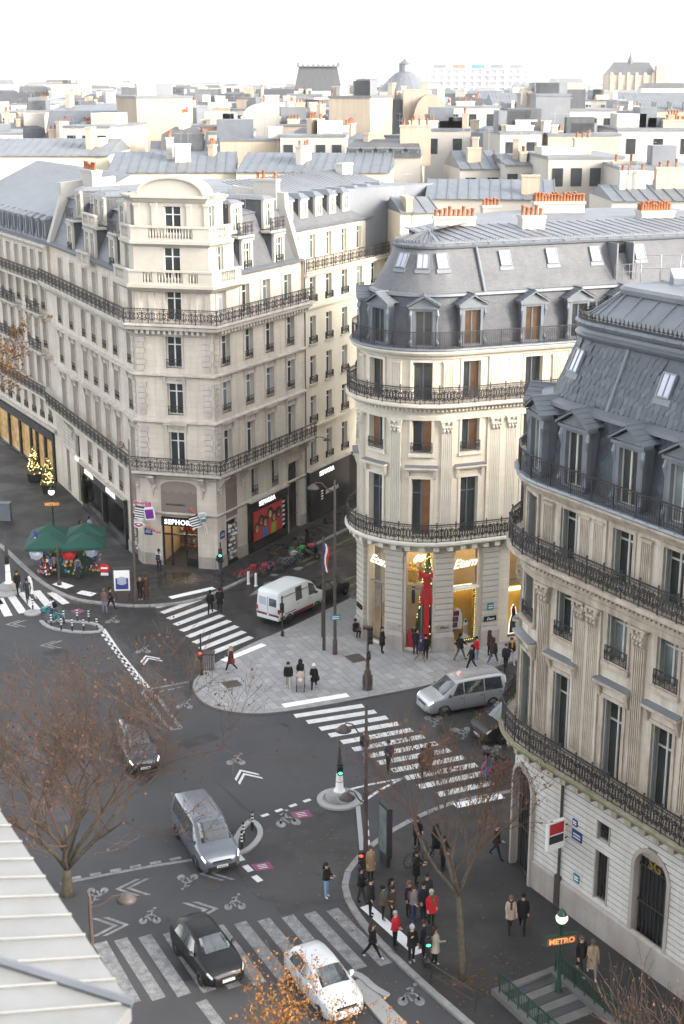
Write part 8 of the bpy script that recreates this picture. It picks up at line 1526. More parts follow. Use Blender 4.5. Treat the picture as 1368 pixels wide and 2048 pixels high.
person('woman in cream patterned coat walking beside a man in black', 1020, 1862, 0.1, (0.40, 0.33, 0.26), BLK, BLK, 'skin_c', (0.16, 0.10, 0.06), 1.7, WALK, ((10, 30), (10, 30)), (0.68, (0.38, 0.31, 0.25)), z=Zp, female=True, extra=(('scarf', (0.06, 0.03, 0.03)),))
person('man in black coat and cap walking beside the cream coat', 1044, 1862, -0.2, BLK, BLK, BLK, 'skin_c', BLK, 1.78, WALK2, hat=BLK, coat=(0.7, BLK), z=Zp)
person('person in black jacket behind the metro sign post', 1160, 1948, 0.5, BLK, BLK, (0.3, 0.3, 0.3), 'skin_c', (0.1, 0.07, 0.05), 1.76, WALK, coat=(0.85, BLK), z=Zp)
person('woman in beige trench coat beside the metro sign', 1183, 1954, 0.0, (0.30, 0.23, 0.15), (0.15, 0.17, 0.2), (0.5, 0.5, 0.5), 'skin_b', BLK, 1.7, WALK2, ((10, 60), (5, 40)), (0.5, (0.32, 0.245, 0.16)), z=Zp, female=True, hat=(0.10, 0.08, 0.06), extra=(('scarf', (0.25, 0.2, 0.14)),))
# around the kiosk and the pale shop entrance
person('person in white top and dark trousers at the beauty shop entrance', 319, 1146, 2.8, (0.6, 0.6, 0.6), N, BLK, 'skin_b', BLK, 1.76, STAND, hat=BLK, z=Zp, extra=(('backpack', (0.05, 0.05, 0.06)),))
person('person in dark jacket with blue jeans by the green signal', 441, 1148, 2.4, (0.03, 0.035, 0.05), (0.07, 0.12, 0.2), BLK, 'skin_c', BLK, 1.74, STAND, z=Zp, coat=(0.88, (0.03, 0.035, 0.05)), extra=(('backpack', (0.04, 0.03, 0.03)),))
person('short person in black beside the brown fur coat at the kerb', 281, 1200, 0.2, BLK, BLK, (0.5, 0.5, 0.5), 'skin_c', (0.3, 0.22, 0.16), 1.62, STAND, z=Zp, coat=(0.8, BLK), female=True)
person('person in long brown fur coat at the kerb corner', 293, 1199, 0.0, (0.06, 0.028, 0.02), (0.06, 0.03, 0.02), (0.06, 0.03, 0.02), 'skin_a', (0.05, 0.03, 0.02), 1.74, STAND, z=Zp, coat=(0.4, (0.065, 0.03, 0.022)), hairk='long', female=True)
person('man in grey-brown jacket and lilac trousers stepping off the kerb', 210, 1226, PI, (0.10, 0.075, 0.07), (0.17, 0.16, 0.24), (0.6, 0.6, 0.6), 'skin_c', (0.1, 0.08, 0.07), 1.74, STAND, coat=(0.85, (0.11, 0.08, 0.075)))
person('person in dark clothes beside the lilac-trousered man', 222, 1221, 2.4, (0.06, 0.05, 0.06), BLK, BLK, 'skin_c', BLK, 1.7, WALK)
person('person in black beside the traffic cone island', 36, 1188, 0.6, BLK, BLK, BLK, 'skin_c', BLK, 1.72, WALK, coat=(0.85, BLK))
person('person in navy clothes with shopping bag on the left crossing', 56, 1204, 0.4, (0.02, 0.03, 0.05), N, N, 'skin_b', BLK, 1.74, WALK, extra=(('bag', (0.6, 0.6, 0.6)),))
person('person in long white hooded coat on the left crossing', 63, 1199, 1.8, (0.6, 0.6, 0.6), (0.55, 0.55, 0.55), (0.3, 0.2, 0.15), 'skin_c', BLK, 1.72, WALK, coat=(0.5, (0.62, 0.62, 0.62)), extra=(('hood', (0.6, 0.6, 0.6)), ('bag', (0.14, 0.07, 0.045))))
person('person in grey hoodie behind the green kiosk roof', 181, 1076, 2.4, (0.26, 0.29, 0.34), N, BLK, 'skin_c', BLK, 1.74, STAND, z=Zp)
person('person in dark hood seen over the green kiosk roof', 163, 1082, 1.9, (0.05, 0.03, 0.03), BLK, BLK, 'skin_a', (0.03, 0.015, 0.012), 1.72, STAND, z=Zp, hairk='long', female=True)
person('grey-clad customer looking at the souvenir kiosk', 157, 1158, 2.7, (0.15, 0.16, 0.18), (0.04, 0.045, 0.06), BLK, 'skin_c', BLK, 1.7, STAND, z=Zp, extra=(('backpack', (0.12, 0.12, 0.13)),))
person('customer in patterned top at the left end of the kiosk', 110, 1152, 2.9, (0.22, 0.18, 0.2), N, BLK, 'skin_c', BLK, 1.68, STAND, z=Zp)
# cyclist
cb = bicycle('teal rental bicycle ridden past the left crossing', 107, 1246, 2.75, (0.03, 0.28, 0.33), 'share', group='ridden bicycle')
cx_, cy_ = G(107, 1246)
person('cyclist in white jacket with black backpack riding the teal bicycle', 107, 1246, 2.75 + PI / 2, (0.55, 0.6, 0.68), (0.03, 0.06, 0.11), (0.5, 0.5, 0.5), 'skin_c', (0.03, 0.02, 0.02), 1.74, (70, 75, 30, 40), ((55, 15), (55, 15)), loc=(cx_ + 0.18, cy_ - 0.07), lift=0.12, lean=0.18, extra=(('backpack', BLK),))
# stroller
sx, sy = G(601, 1380, ZP); st_ = tag(empty('stroller', (sx, sy, ZP), 0.0), 'cream and black stroller pushed across the granite plaza', 'stroller')
q = MB(); q.taper(-0.2, 0.2, -0.25, 0.15, 0.42, -0.22, 0.22, -0.1, 0.3, 0.85); q.build('seat', cm((0.32, 0.26, 0.21)), st_)
q = MB(); q.lathe([(0.26, 0), (0.24, 0.14), (0.15, 0.26), (0.001, 0.3)], 10, (0, 0.12, 0.82)); q.build('canopy', cm((0.42, 0.36, 0.30)), st_, True)
q = MB(); [q.path([(sg * 0.22, -0.3, 0.12), (sg * 0.24, 0.0, 0.5), (sg * 0.24, 0.42, 1.02)], 0.014, 5) or q.path([(sg * 0.22, 0.35, 0.12), (sg * 0.24, 0.0, 0.5)], 0.014, 5) for sg in (-1, 1)]; q.tube((-0.24, 0.42, 1.02), (0.24, 0.42, 1.02), 0.018, 0.018, 6); q.build('frame', 'plain_black', st_)
for wx, wy in ((-0.22, -0.3), (0.22, -0.3), (-0.24, 0.35), (0.24, 0.35)): q = MB(); q.lathe([(0.04, -0.025), (0.11, -0.025), (0.12, 0), (0.11, 0.025), (0.04, 0.025)], 12); q.build('wheel', 'tyre', st_, True, Matrix.Translation((wx, wy, 0.12)) @ Matrix.Rotation(PI / 2, 4, 'Y'))
q = MB(); q.ball((0, -0.12, 0.66), 0.16, 8); q.build('blanket', cm((0.55, 0.5, 0.45)), st_, True)
# ================================================================== street furniture
def HZ(px, py, x, y): return AT(px, py, y)[2]
def base(px, py, z=0.0): x, y = G(px, py, z); return x, y
def swan_lamp(name, label, px, py, py_top, z, side, arms, m='post_brown', loc=None):
    x, y = loc or base(px, py, z); h = HZ(px, py_top, x, y) - z
    o = tag(empty(name, (x, y, z)), label, 'street lamp')
    q = MB(); q.lathe([(0.17, 0), (0.15, 0.9), (0.11, 1.0), (0.09, h * 0.5), (0.06, h), (0.001, h + 0.1)], 10); q.build('post', m, o, True)
    for za, ln, dr in arms:
        a = za * h; q = MB(); q.path([(0, 0, a - 0.5), (dr * ln * 0.35, 0, a - 0.28), (dr * ln * 0.6, 0, a + 0.12), (dr * ln * 0.88, 0, a + 0.2), (dr * ln, 0, a)], 0.035, 6); q.build('arm', m, o)
        q = MB(); q.lathe([(0.001, 0.12), (0.1, 0.1), (0.28, -0.06), (0.36, -0.16), (0.34, -0.18), (0.2, -0.2), (0.001, -0.22)], 14, (dr * ln, 0, a)); q.build('lamp_head', 'iron_rust', o, True)
    o.rotation_euler = (0, 0, side); return o
swan_lamp('street_lamp', 'tall brown swan-neck lamp post on the plaza with street name plate', 670, 1308, 962, ZP, 0.35, [(0.985, 1.35, -1)])
swan_lamp('street_lamp', 'dark lamp post with two swan-neck arms beside the advertising panel', 731, 1738, 1412, ZP, 0.1, [(0.88, 1.0, -1), (0.47, 0.85, -1)], 'iron_rust')
swan_lamp('street_lamp', 'thin grey lamp post before the left shopfront', 272, 1205, 880, ZP, -0.3, [(0.97, 0.7, -1)])
p_ = AT(178, 1790, 40.0)
o = tag(empty('street_lamp', (p_[0], 40.0, 0)), 'rusty swan-neck lamp rising beside the white zinc roof', 'street lamp'); h_ = p_[2]
q = MB(); q.lathe([(0.12, 0), (0.09, h_ * 0.6), (0.06, h_), (0.001, h_ + 0.1)], 8); q.build('post', 'post_brown', o); q = MB(); q.path([(0, 0, h_ - 0.5), (0.4, 0, h_ - 0.35), (0.75, 0, h_ - 0.05), (1.15, 0, h_)], 0.035, 6); q.build('arm', 'post_brown', o); q = MB(); q.lathe([(0.001, 0.1), (0.1, 0.08), (0.28, -0.08), (0.34, -0.18), (0.2, -0.24), (0.001, -0.26)], 14, (1.2, 0, h_)); q.build('lamp_head', 'iron_rust', o, True)
def signal_head(parent, x, z, lit, yy=-0.14, n=3):
    q = MB(); q.box(x - 0.13, x + 0.13, yy, yy + 0.2, z, z + 0.29 * n); q.build('signal_box', 'plain_black', parent)
    for k, c in enumerate(('signal_green', 'signal_amber', 'signal_red')[:n] if n == 3 else ('signal_green', 'signal_red')):
        q = MB(); q.lathe([(0.1, 0), (0.001, 0.01)], 10); q.build('signal_lens', c if k == lit else 'signal_off', parent, mw=Matrix.Translation((x, yy - 0.01, z + 0.15 + 0.29 * k)) @ Matrix.Rotation(PI / 2, 4, 'X')); q = MB(); q.lathe([(0.115, 0), (0.115, 0.14)], 8, (0, 0, 0), 0, 0.1, PI - 0.1); q.build('visor', 'plain_black', parent, mw=Matrix.Translation((x, yy, z + 0.15 + 0.29 * k)) @ Matrix.Rotation(PI / 2, 4, 'X'))
def post_signal(label, px, py, py_top, z, heads, r=0.055, m='plain_black'):
    x, y = base(px, py, z); h = HZ(px, py_top, x, y) - z; o = tag(empty('traffic_signal', (x, y, z)), label, 'traffic light')
    q = MB(); q.lathe([(r * 2, 0), (r * 2, 0.25), (r, 0.4), (r * 0.8, h), (0.001, h + 0.05)], 8); q.build('post', m, o)
    for f, lit, n in heads: signal_head(o, 0.0, f * h, lit, -0.3, n)
    return o
post_signal('slim black signal post beside the rear of the white van', 565, 1272, 1192, ZP, [(0.62, 9, 2)])
post_signal('black pedestrian signal post with amber light by the plaza bin', 403, 1350, 1268, ZP, [(0.42, 1, 2)])
post_signal('signal post with green light at the beauty shop corner', 443, 1182, 1085, ZP, [(0.72, 0, 2)])
post_signal('short dark signal post with green pedestrian light in the crowd', 855, 1932, 1850, ZP, [(0.55, 0, 1)], 0.09)
post_signal('brown signal post in front of the kiosk', 119, 1170, 1090, ZP, [], 0.08, 'post_brown')
o = post_signal('red pedestrian signal mounted at the dark lamp post', 722, 1746, 1705, ZP, [(0.6, 1, 2)])
x, y = base(735, 1378, ZP); h_ = HZ(735, 1256, x, y) - ZP; o = tag(empty('signal_candelabrum', (x, y, ZP)), 'ornate cast iron traffic light column on the plaza kerb', 'traffic light')
q = MB(); q.lathe([(0.30, 0), (0.30, 0.12), (0.25, 0.2), (0.27, 0.9), (0.2, 1.0), (0.22, 1.1), (0.13, 1.25), (0.10, 1.7), (0.14, 1.8), (0.08, 1.9), (0.06, h_), (0.001, h_ + 0.05)], 10); q.build('column', 'post_brown', o, True)
for k in range(8): a = k * PI / 4; q = MB(); q.tube((0.27 * math.cos(a), 0.27 * math.sin(a), 0.22), (0.26 * math.cos(a), 0.26 * math.sin(a), 0.88), 0.03, 0.03, 5); q.build('rib', 'post_brown', o)
signal_head(o, 0.16, h_ - 0.95, 9); q = MB(); q.box(-0.28, 0.3, -0.2, 0.2, h_ - 0.02, h_ + 0.06); q.build('signal_hood', 'plain_black', o); signal_head(o, 0.05, 1.95, 9, -0.25, 1)
def cone_signal(label, px, py, py_top, lit):
    x, y = base(px, py); h = HZ(px, py_top, x, y); o = tag(empty('signal_cone', (x, y, 0.05)), label, 'traffic light')
    q = MB(); q.lathe([(0.7, 0), (0.7, 0.22), (0.5, 0.28), (0.48, 0.38), (0.3, 0.42)], 20); q.build('stone_base', 'kerb_granite', o, True)
    q = MB(); q.lathe([(0.30, 0.42), (0.2, 0.55), (0.155, h * 0.45)], 14, m=0); q.lathe([(0.162, h * 0.40), (0.16, h * 0.41)], 14, m=1); q.lathe([(0.185, h * 0.3), (0.183, h * 0.31)], 14, m=1); q.build('white_cone', ['plain_white', 'plain_red'], o, True)
    q = MB(); q.lathe([(0.155, h * 0.45), (0.04, h), (0.001, h + 0.02)], 12); q.build('black_cone', 'plain_black', o, True); signal_head(o, 0.05, h * 0.45, lit, -0.32, 2); return o
cone_signal('white and black signal cone with green light on the round island', 679, 1598, 1484, 0); cone_signal('white signal cone on the round island at the left edge', 18, 1178, 1065, 9)
def bollard_obj(label, px, py, h, bands, m0, m1, r, grp, z=0.0):
    x, y = base(px, py, z)
    def mk():
        q = MB(); q.lathe([(r * 1.5, 0), (r * 1.5, 0.05), (r, 0.08), (r, h - 0.03), (r * 0.6, h), (0.001, h)], 10)
        for b in bands: q.lathe([(r + 0.006, h * b), (r + 0.006, h * b + 0.09)], 10, m=1)
        return q.data('bollard', [m0, m1])
    return tag(link('bollard', cached(('bol', h, r, m0), mk), None, Matrix.Translation((x, y, z))), label, 'bollard', grp)
isl = [(103, 1254), (123, 1262), (128, 1246), (145, 1264), (155, 1244), (168, 1264), (178, 1246), (194, 1262)]; wh = ['first', 'second', 'third', 'fourth', 'fifth', 'sixth', 'seventh', 'eighth']
for i, (a, b) in enumerate(isl): bollard_obj('black bollard with white bands, %s from the left on the cycle island' % wh[i], a, b, 1.0, (0.45, 0.62, 0.8), 'plain_black', 'plain_white', 0.055, 'bollards on the cycle island', 0.02)
for i, (a, b, t) in enumerate(((484, 1700, 'nearest'), (487, 1682, 'middle'), (505, 1660, 'farthest'))): bollard_obj('black and white bollard, %s of three on the lens-shaped island' % t, a, b, 1.0, (0.45, 0.62, 0.8), 'plain_black', 'plain_white', 0.06, 'bollards on the lens island')
bollard_obj('banded bollard on the small round island by the cyclist', 66, 1222, 1.0, (0.45, 0.62, 0.8), 'plain_black', 'plain_white', 0.055, 'bollards on the cycle island')
bollard_obj('white bollard left of the pair before the red bicycles', 497, 1168, 0.95, (), 'plain_white', 'plain_white', 0.09, 'white bollards by the bicycles'); bollard_obj('white bollard right of the pair before the red bicycles', 512, 1172, 0.95, (), 'plain_white', 'plain_white', 0.09, 'white bollards by the bicycles')
# flagpole
x, y = base(648, 1300, ZP); h_ = HZ(646, 1074, x, y) - ZP; o = tag(empty('flagpole', (x, y, ZP)), 'grey flagpole with hanging French tricolour on the plaza', 'flagpole'); q = MB(); q.lathe([(0.11, 0), (0.10, 1.5), (0.075, h_), (0.001, h_ + 0.05)], 10); q.build('pole', 'post_brown', o)
for k, m in enumerate(('flag_blue', 'plain_white', 'plain_red')):
    q = MB(); W = []
    for j in range(7): zz = h_ - 0.35 - j * 0.3; W += [(-0.08 + (0.05 + 0.11 * k) + 0.06 * math.sin(j * 1.3), -0.09 - 0.05 * math.sin(j * 0.9 + k * 1.4), zz), (-0.08 + (0.05 + 0.11 * (k + 1)) + 0.06 * math.sin(j * 1.3), -0.09 - 0.05 * math.sin(j * 0.9 + (k + 1) * 1.4), zz - 0.12 * k)]
    q.mesh(W, [(2 * j, 2 * j + 1, 2 * j + 3, 2 * j + 2) for j in range(6)]); q.mesh([(a, b + 0.012, c) for a, b, c in W], [(2 * j, 2 * j + 2, 2 * j + 3, 2 * j + 1) for j in range(6)]); q.build('flag_stripe', m, o)
q = MB(); q.box(-0.16, 0.04, -0.14, 0.1, 0.9, 3.3); q.build('signal_back', 'post_brown', o)
x, y = base(670, 1308, ZP); q = MB(); q.box(-0.32, 0.32, -0.15, -0.11, 2.3, 2.62, 0); q.box(-0.24, 0.24, -0.156, -0.15, 2.37, 2.42, 1); q.box(-0.24, 0.24, -0.156, -0.15, 2.49, 2.54, 1); tag(q.build('street_name_sign', ['teal', 'plain_white'], None, mw=Matrix.Translation((x, y, ZP)) @ Matrix.Rotation(0.3, 4, 'Z')), 'small dark street name sign clamped to the tall plaza lamp post', 'sign')
# bins, panels, signs
def bin_obj(label, px, py, z): x, y = base(px, py, z); o = tag(empty('litter_bin', (x, y, z)), label, 'bin'); q = MB(); q.taper(-0.3, 0.3, -0.25, 0.25, 0.1, -0.3, 0.3, -0.25, 0.25, 1.0); q.build('bin_body', 'kerb_granite', o); q = MB(); q.box(-0.34, 0.34, -0.29, 0.29, 1.0, 1.08); [q.box(xx, xx + 0.05, -0.27, -0.25, 0.1, 1.0) for xx in (-0.25, -0.12, 0.0, 0.12, 0.22)]; q.build('bin_lid', 'iron_rust', o)
bin_obj('grey litter bin beside the plaza signal post', 419, 1338, ZP)
def ad_panel(label, px, py, z, w_, h0, h1, ang, m, art):
    x, y = base(px, py, z); o = tag(empty('advertising_panel', (x, y, z), ang), label, 'billboard'); q = MB(); q.box(-w_ / 2, w_ / 2, -0.12, 0.12, h0, h1); q.box(-0.35, 0.35, -0.1, 0.1, 0, h0); q.build('frame', m, o)
    q = MB(); q.box(-w_ / 2 + 0.1, w_ / 2 - 0.1, -0.135, -0.12, h0 + 0.15, h1 - 0.15, 0)
    if art: q.box(-w_ / 2 + 0.2, w_ / 2 - 0.2, -0.142, -0.135, h0 + 0.25, h1 - 0.7, 1); q.plate([(0.3 * math.cos(k * 0.524) * (1.25 if k % 3 else 0.9), h0 + 0.85 + 0.3 * math.sin(k * 0.524)) for k in range(12)], -0.15, -0.142, 2)
    q.build('poster', ['plain_white', 'plain_blue', 'glass_sky'] if art else ['glass_curtain'] * 3, o); return o
ad_panel('dark advertising panel with white and blue poster near the kiosk', 246, 1205, ZP, 1.25, 0.75, 2.5, 0.08, 'iron_rust', True); ad_panel('dark free-standing poster panel seen edge-on behind the lamp post', 770, 1728, ZP, 0.95, 0.5, 3.0, -1.15, 'iron', False)
x, y = base(212, 1198, ZP); o = tag(empty('no_entry_sign', (x, y, ZP)), 'round red no-entry sign beside the poster panel', 'sign'); q = MB(); q.lathe([(0.03, 0), (0.03, 2.5)], 6); q.build('post', 'iron_rust', o); q = MB(); q.lathe([(0.34, 0), (0.34, 0.02), (0.001, 0.02)], 20); q.build('disc', 'plain_red', o, mw=Matrix.Translation((0, -0.04, 2.25)) @ Matrix.Rotation(PI / 2, 4, 'X')); q = MB(); q.box(-0.23, 0.23, -0.075, -0.06, 2.19, 2.31); q.box(-0.26, 0.26, -0.06, -0.05, 1.72, 1.92); q.build('white_bar', 'plain_white', o)
def metro_sign(label, px, py, py_globe, z, warm, ang):
    x, y = base(px, py, z); h = HZ(px, py_globe, x, y) - z; o = tag(empty('metro_sign', (x, y, z), ang), label, 'sign'); q = MB(); q.lathe([(0.14, 0), (0.14, 0.5), (0.08, 0.7), (0.055, h - 0.4), (0.12, h - 0.35), (0.1, h - 0.2)], 10); q.build('post', 'metro_green', o, True)
    q = MB(); q.ball((0, 0, h), 0.24, 12, 0); q.build('globe', 'globe_warm' if warm else 'globe_lit', o, True); q = MB(); q.lathe([(0.2, 0.14), (0.12, 0.3), (0.04, 0.4), (0.001, 0.46)], 10, (0, 0, h)); q.build('finial', 'metro_green', o)
    q = MB(); q.box(-0.66, 0.66, -0.09, 0.09, h - 1.15, h - 0.72, 0); q.box(-0.6, 0.6, -0.1, 0.1, h - 1.1, h - 0.77, 1); q.build('sign_board', ['metro_green', 'metro_red'], o); link('lettering', text_mesh('METRO', 0.32, 0.008, 'metro_letter', bold=0.012), o, Matrix.Translation((0, -0.115, h - 0.94))); return o
metro_sign('lit metro sign with white globe beyond the kiosk', 109, 1086, 984, ZP, False, 0.1); metro_sign('lit metro sign with warm globe by the stairs at lower right', 1116, 1988, 1836, ZP, True, 0.25)
# metro stairs at lower right
S0 = Vector(G(1095, 2010, ZP)); rt = tag(empty('metro_entrance', (S0.x, S0.y, ZP), -1.05), 'stone metro stair mouth with green railings at the bottom edge', 'stairs')
q = MB(); q.box(-1.6, 3.4, -1.5, -1.2, 0, 0.25); q.box(-1.6, -1.3, -1.2, 1.2, 0, 0.25); q.box(-1.6, 3.4, 1.2, 1.5, 0, 0.25); q.build('stone_kerb', 'paver_bed', rt)
for k in range(6): q = MB(); q.box(-1.25 + k * 0.42, -0.85 + k * 0.42, -1.2, 1.2, 0.0, 0.16 - k * 0.02); q.build('step', 'paver_bed' if k % 2 else 'asphalt', rt)
for yy in (-1.35, 1.35):
    for k in range(8): q = MB(); x = -1.3 + k * 0.6; q.box(x, x + 0.04, yy - 0.02, yy + 0.02, 0.25, 1.15); q.box(x, x + 0.6, yy - 0.02, yy + 0.02, 1.1, 1.15); q.box(x, x + 0.6, yy - 0.015, yy + 0.015, 0.4, 0.43); [q.box(x + 0.1 * j, x + 0.1 * j + 0.02, yy - 0.01, yy + 0.01, 0.43, 1.1) for j in range(1, 6)]; q.build('railing_panel', 'metro_green', rt)
x, y = base(905, 1995, ZP); o = tag(empty('pavement_barrier', (x, y, ZP), -0.85), 'low dark steel barrier along the kerb before the tree', 'barrier'); q = MB(); [q.tube((a, 0, 0), (a, 0, 0.95), 0.035, 0.035, 6) for a in (-1.2, 1.2)]; q.tube((-1.2, 0, 0.9), (1.2, 0, 0.9), 0.03, 0.03, 6); q.tube((-1.2, 0, 0.45), (1.2, 0, 0.45), 0.02, 0.02, 6); q.build('rails', 'iron', o)
# souvenir kiosk
x, y = base(138, 1146, ZP); kk = tag(empty('souvenir_kiosk', (x, y, ZP), 0.12), 'green-roofed souvenir kiosk hung with bright postcards and trinkets', 'kiosk')
q = MB(); q.box(-1.9, 1.9, -0.3, 1.5, 0, 2.2); q.build('booth', 'metro_green', kk)
for cx, cy, cz, w_, d_ in ((-1.35, -0.35, 2.45, 3.0, 2.5), (1.2, -0.5, 2.4, 3.0, 2.4), (1.25, 1.3, 2.6, 2.8, 2.2), (-1.3, 1.4, 2.55, 2.8, 2.2)): q = MB(); q.mesh([(cx - w_ / 2, cy - d_ / 2, cz), (cx + w_ / 2, cy - d_ / 2, cz), (cx + w_ / 2, cy + d_ / 2, cz), (cx - w_ / 2, cy + d_ / 2, cz), (cx, cy, cz + 0.75), (cx - w_ / 2, cy - d_ / 2, cz - 0.2), (cx + w_ / 2, cy - d_ / 2, cz - 0.2), (cx + w_ / 2, cy + d_ / 2, cz - 0.2), (cx - w_ / 2, cy + d_ / 2, cz - 0.2)], [(0, 1, 4), (1, 2, 4), (2, 3, 4), (3, 0, 4), (0, 5, 6, 1), (1, 6, 7, 2), (2, 7, 8, 3), (3, 8, 5, 0)]); q.build('canopy', 'canvas_green', kk)
random.seed(9); GM = ['plain_white', 'plain_red', 'azure', 'wood_yellow', 'pink', 'violet', 'lime', 'taupe_panel']
for k in range(150):
    t = random.random(); xx = -2.3 + 4.6 * t; zz = random.uniform(0.25, 2.05); w_ = random.uniform(0.06, 0.16); q = MB(); yy = -0.75 + random.uniform(-0.2, 0.3) - 0.2 * (zz < 1); q.box(xx, xx + w_, yy, yy + 0.05, zz, zz + random.uniform(0.08, 0.24)); q.build('souvenir', random.choice(GM), kk)
q = MB(); [q.box(a, a + 0.5, -0.6, -0.4, 2.1, 2.16) for a in (-1.2, -0.1, 1.0)]; q.build('kiosk_lamp', 'shop_lamp', kk)  # glowing panels added under the canopies to brighten the goods
for cx, cz, m in ((0.15, 1.85, 'plain_red'), (1.75, 2.05, 'glass_sky'), (-2.1, 2.0, 'glass_sky')): q = MB(); q.lathe([(0.001, 0.18), (0.25, 0.12), (0.5, -0.08)], 8); q.tube((0, 0, -0.5), (0, 0, 0.25), 0.015, 0.015, 4); q.build('display_umbrella', m, kk, mw=Matrix.Translation((cx, -1.25, cz)) @ Matrix.Rotation(1.2, 4, 'X'))
for k, m in enumerate(('flag_blue', 'plain_white', 'plain_red')): q = MB(); q.mesh([(-2.3 + 0.05 * k, -0.2, 3.4 - 0.5 * k), (-2.05 + 0.05 * k, -0.25, 3.2 - 0.5 * k), (-1.95, -0.25, 2.7 - 0.45 * k), (-2.25, -0.2, 2.85 - 0.45 * k)], [(0, 1, 2, 3)]); q.build('flag_stripe', m, kk)
# planters with lit shrubs
for i, (px, py, t) in enumerate(((70, 962, 'left of the two, farther'), (99, 985, 'right of the two, nearer'))):
    x, y = base(px, py, ZP); o = tag(empty('lit_shrub', (x, y, ZP)), 'cone shrub in black planter with yellow lights, %s' % t, 'shrub', 'lit shrubs before the gold shopfront'); q = MB(); q.taper(-0.45, 0.45, -0.45, 0.45, 0, -0.55, 0.55, -0.55, 0.55, 0.75); q.build('planter', 'plain_black', o); q = MB(); ql = MB()
    for k in range(800): tt = random.random() ** 0.8; a = random.uniform(0, 6.28); r_ = (0.62 * (1 - tt) + 0.06) * random.uniform(0.7, 1.05); c = Vector((r_ * math.cos(a), r_ * math.sin(a), 0.75 + 2.3 * tt)); d = Vector((random.gauss(0, 1), random.gauss(0, 1), random.gauss(0, 1))).normalized() * 0.1; e = d.orthogonal().normalized() * 0.07; (q if k % 7 else ql).face([tuple(c - d), tuple(c + e), tuple(c + d), tuple(c - e)])
    q.build('foliage', 'leaf_green', o); ql.build('fairy_lights', 'fairy_light', o)
x, y = base(8, 1040, ZP); o = tag(empty('cabinet', (x, y, ZP)), 'dark utility cabinet on the pavement at the left edge', 'cabinet'); q = MB(); q.taper(-0.6, 0.6, -0.3, 0.3, 0, -0.6, 0.6, -0.3, 0.3, 1.4); q.box(-0.65, 0.65, -0.35, 0.35, 1.4, 1.48); q.build('housing', 'zinc_dark', o)
# ================================================================== trees
def plane_tree(label, loc, h, seed, lean, spread, depth, leafm, leaves, tr=0.28, z=0.0, fork=0.35, lsz=0.11, limb=0.0, up=0.16):
    rnd = random.Random(seed); o = tag(empty('plane_tree', (*loc, z)), label, 'tree'); tk = MB(); tw = MB(); lf = MB()
    def leaf(p, s):
        n = Vector((rnd.gauss(0, 1), rnd.gauss(0, 1), rnd.gauss(0, 1))).normalized(); e = n.orthogonal().normalized() * s; f = n.cross(e).normalized() * s; p = Vector(p)
        lf.face([tuple(p + e), tuple(p + f * 0.8 + n * s * 0.3), tuple(p - e * 0.7), tuple(p - f * 0.8 + n * s * 0.2)])
    def grow(p, d, L_, r, lv):
        pts = [p]; rr = [r]; q = Vector(p); v = Vector(d); n = 4 if lv < 3 else 3
        for k in range(n):
            g_ = 0.03 if lv == 0 else 0.11; v = (v + Vector((rnd.gauss(0, g_), rnd.gauss(0, g_), rnd.gauss(0.05, 0.07)))).normalized(); q = q + v * (L_ / n); pts.append(tuple(q)); rr.append(max(0.008, r * (1 - 0.40 * (k + 1) / n)))
        (tk if lv < 2 else tw).path(pts, rr, 7 if lv < 2 else (4 if lv < 4 else 3))
        if lv >= depth:
            for _ in range(leaves): leaf(Vector(pts[rnd.randrange(1, n + 1)]) + Vector((rnd.gauss(0, 0.10), rnd.gauss(0, 0.10), rnd.gauss(-0.03, 0.10))), rnd.uniform(0.5, 1.2) * lsz)
            return
        nb = rnd.choice((3, 4, 4)) if lv > 0 else 5
        for k in range(nb):
            t = rnd.choice((2, 3, n)) if lv > 0 else n; base_ = Vector(pts[min(t, n)]); a = rnd.uniform(0, 6.28) if lv > 1 else k * 6.28 / nb + rnd.uniform(-0.4, 0.4)
            side = v.orthogonal().normalized(); side = (side * math.cos(a) + v.cross(side) * math.sin(a)); sp = spread * rnd.uniform(0.6, 1.15)
            nd = (v * math.cos(sp) + side * math.sin(sp) + Vector((0, 0, up))).normalized(); grow(tuple(base_), nd, (h * limb if lv == 0 and limb else L_) * rnd.uniform(0.62, 0.85), rr[min(t, n)] * rnd.uniform(0.6, 0.85), lv + 1)
    grow((0, 0, -0.1), Vector(lean).normalized(), h * fork, tr, 0)
    ks = h / max(v_[2] for v_ in tw.v)
    for b_ in (tk, tw, lf): b_.v = [(a * ks, b * ks, c_ * ks) for a, b, c_ in b_.v]
    tk.build('trunk', 'bark', o, True); tw.build('branches', 'twig', o); q = lf.build('crown', leafm, o); return o
plane_tree('large bare plane tree with rusty leaves over the roadway at left', (-12.0, 54.5), 13.6, 5, (0.14, -0.02, 1), 0.74, 6, 'leaf_rust', 1, 0.36, lsz=0.08, fork=0.12, limb=0.44, up=0.11)
x, y = G(925, 1962, ZP); plane_tree('slender bare plane tree on the bank pavement in a round grate', (x, y), 11.5, 12, (0.0, 0.06, 1), 0.5, 5, 'leaf_rust', 1, 0.22, ZP, 0.40, 0.09)
q = MB(); q.lathe([(1.25, 0.0), (1.25, 0.015), (0.45, 0.015)], 28, (x, y, ZP)); q.lathe([(0.45, 0.015), (0.3, 0.05), (0.001, 0.1)], 14, (x, y, ZP), 1)
for k in range(24): a = k * PI / 12; q.tube((x + 0.5 * math.cos(a), y + 0.5 * math.sin(a), ZP + 0.018), (x + 1.2 * math.cos(a), y + 1.2 * math.sin(a), ZP + 0.018), 0.012, 0.012, 4)
tag(q.build('tree_grate', ['grate', 'soil']), 'round dark iron grate around the slender tree', 'tree grate')
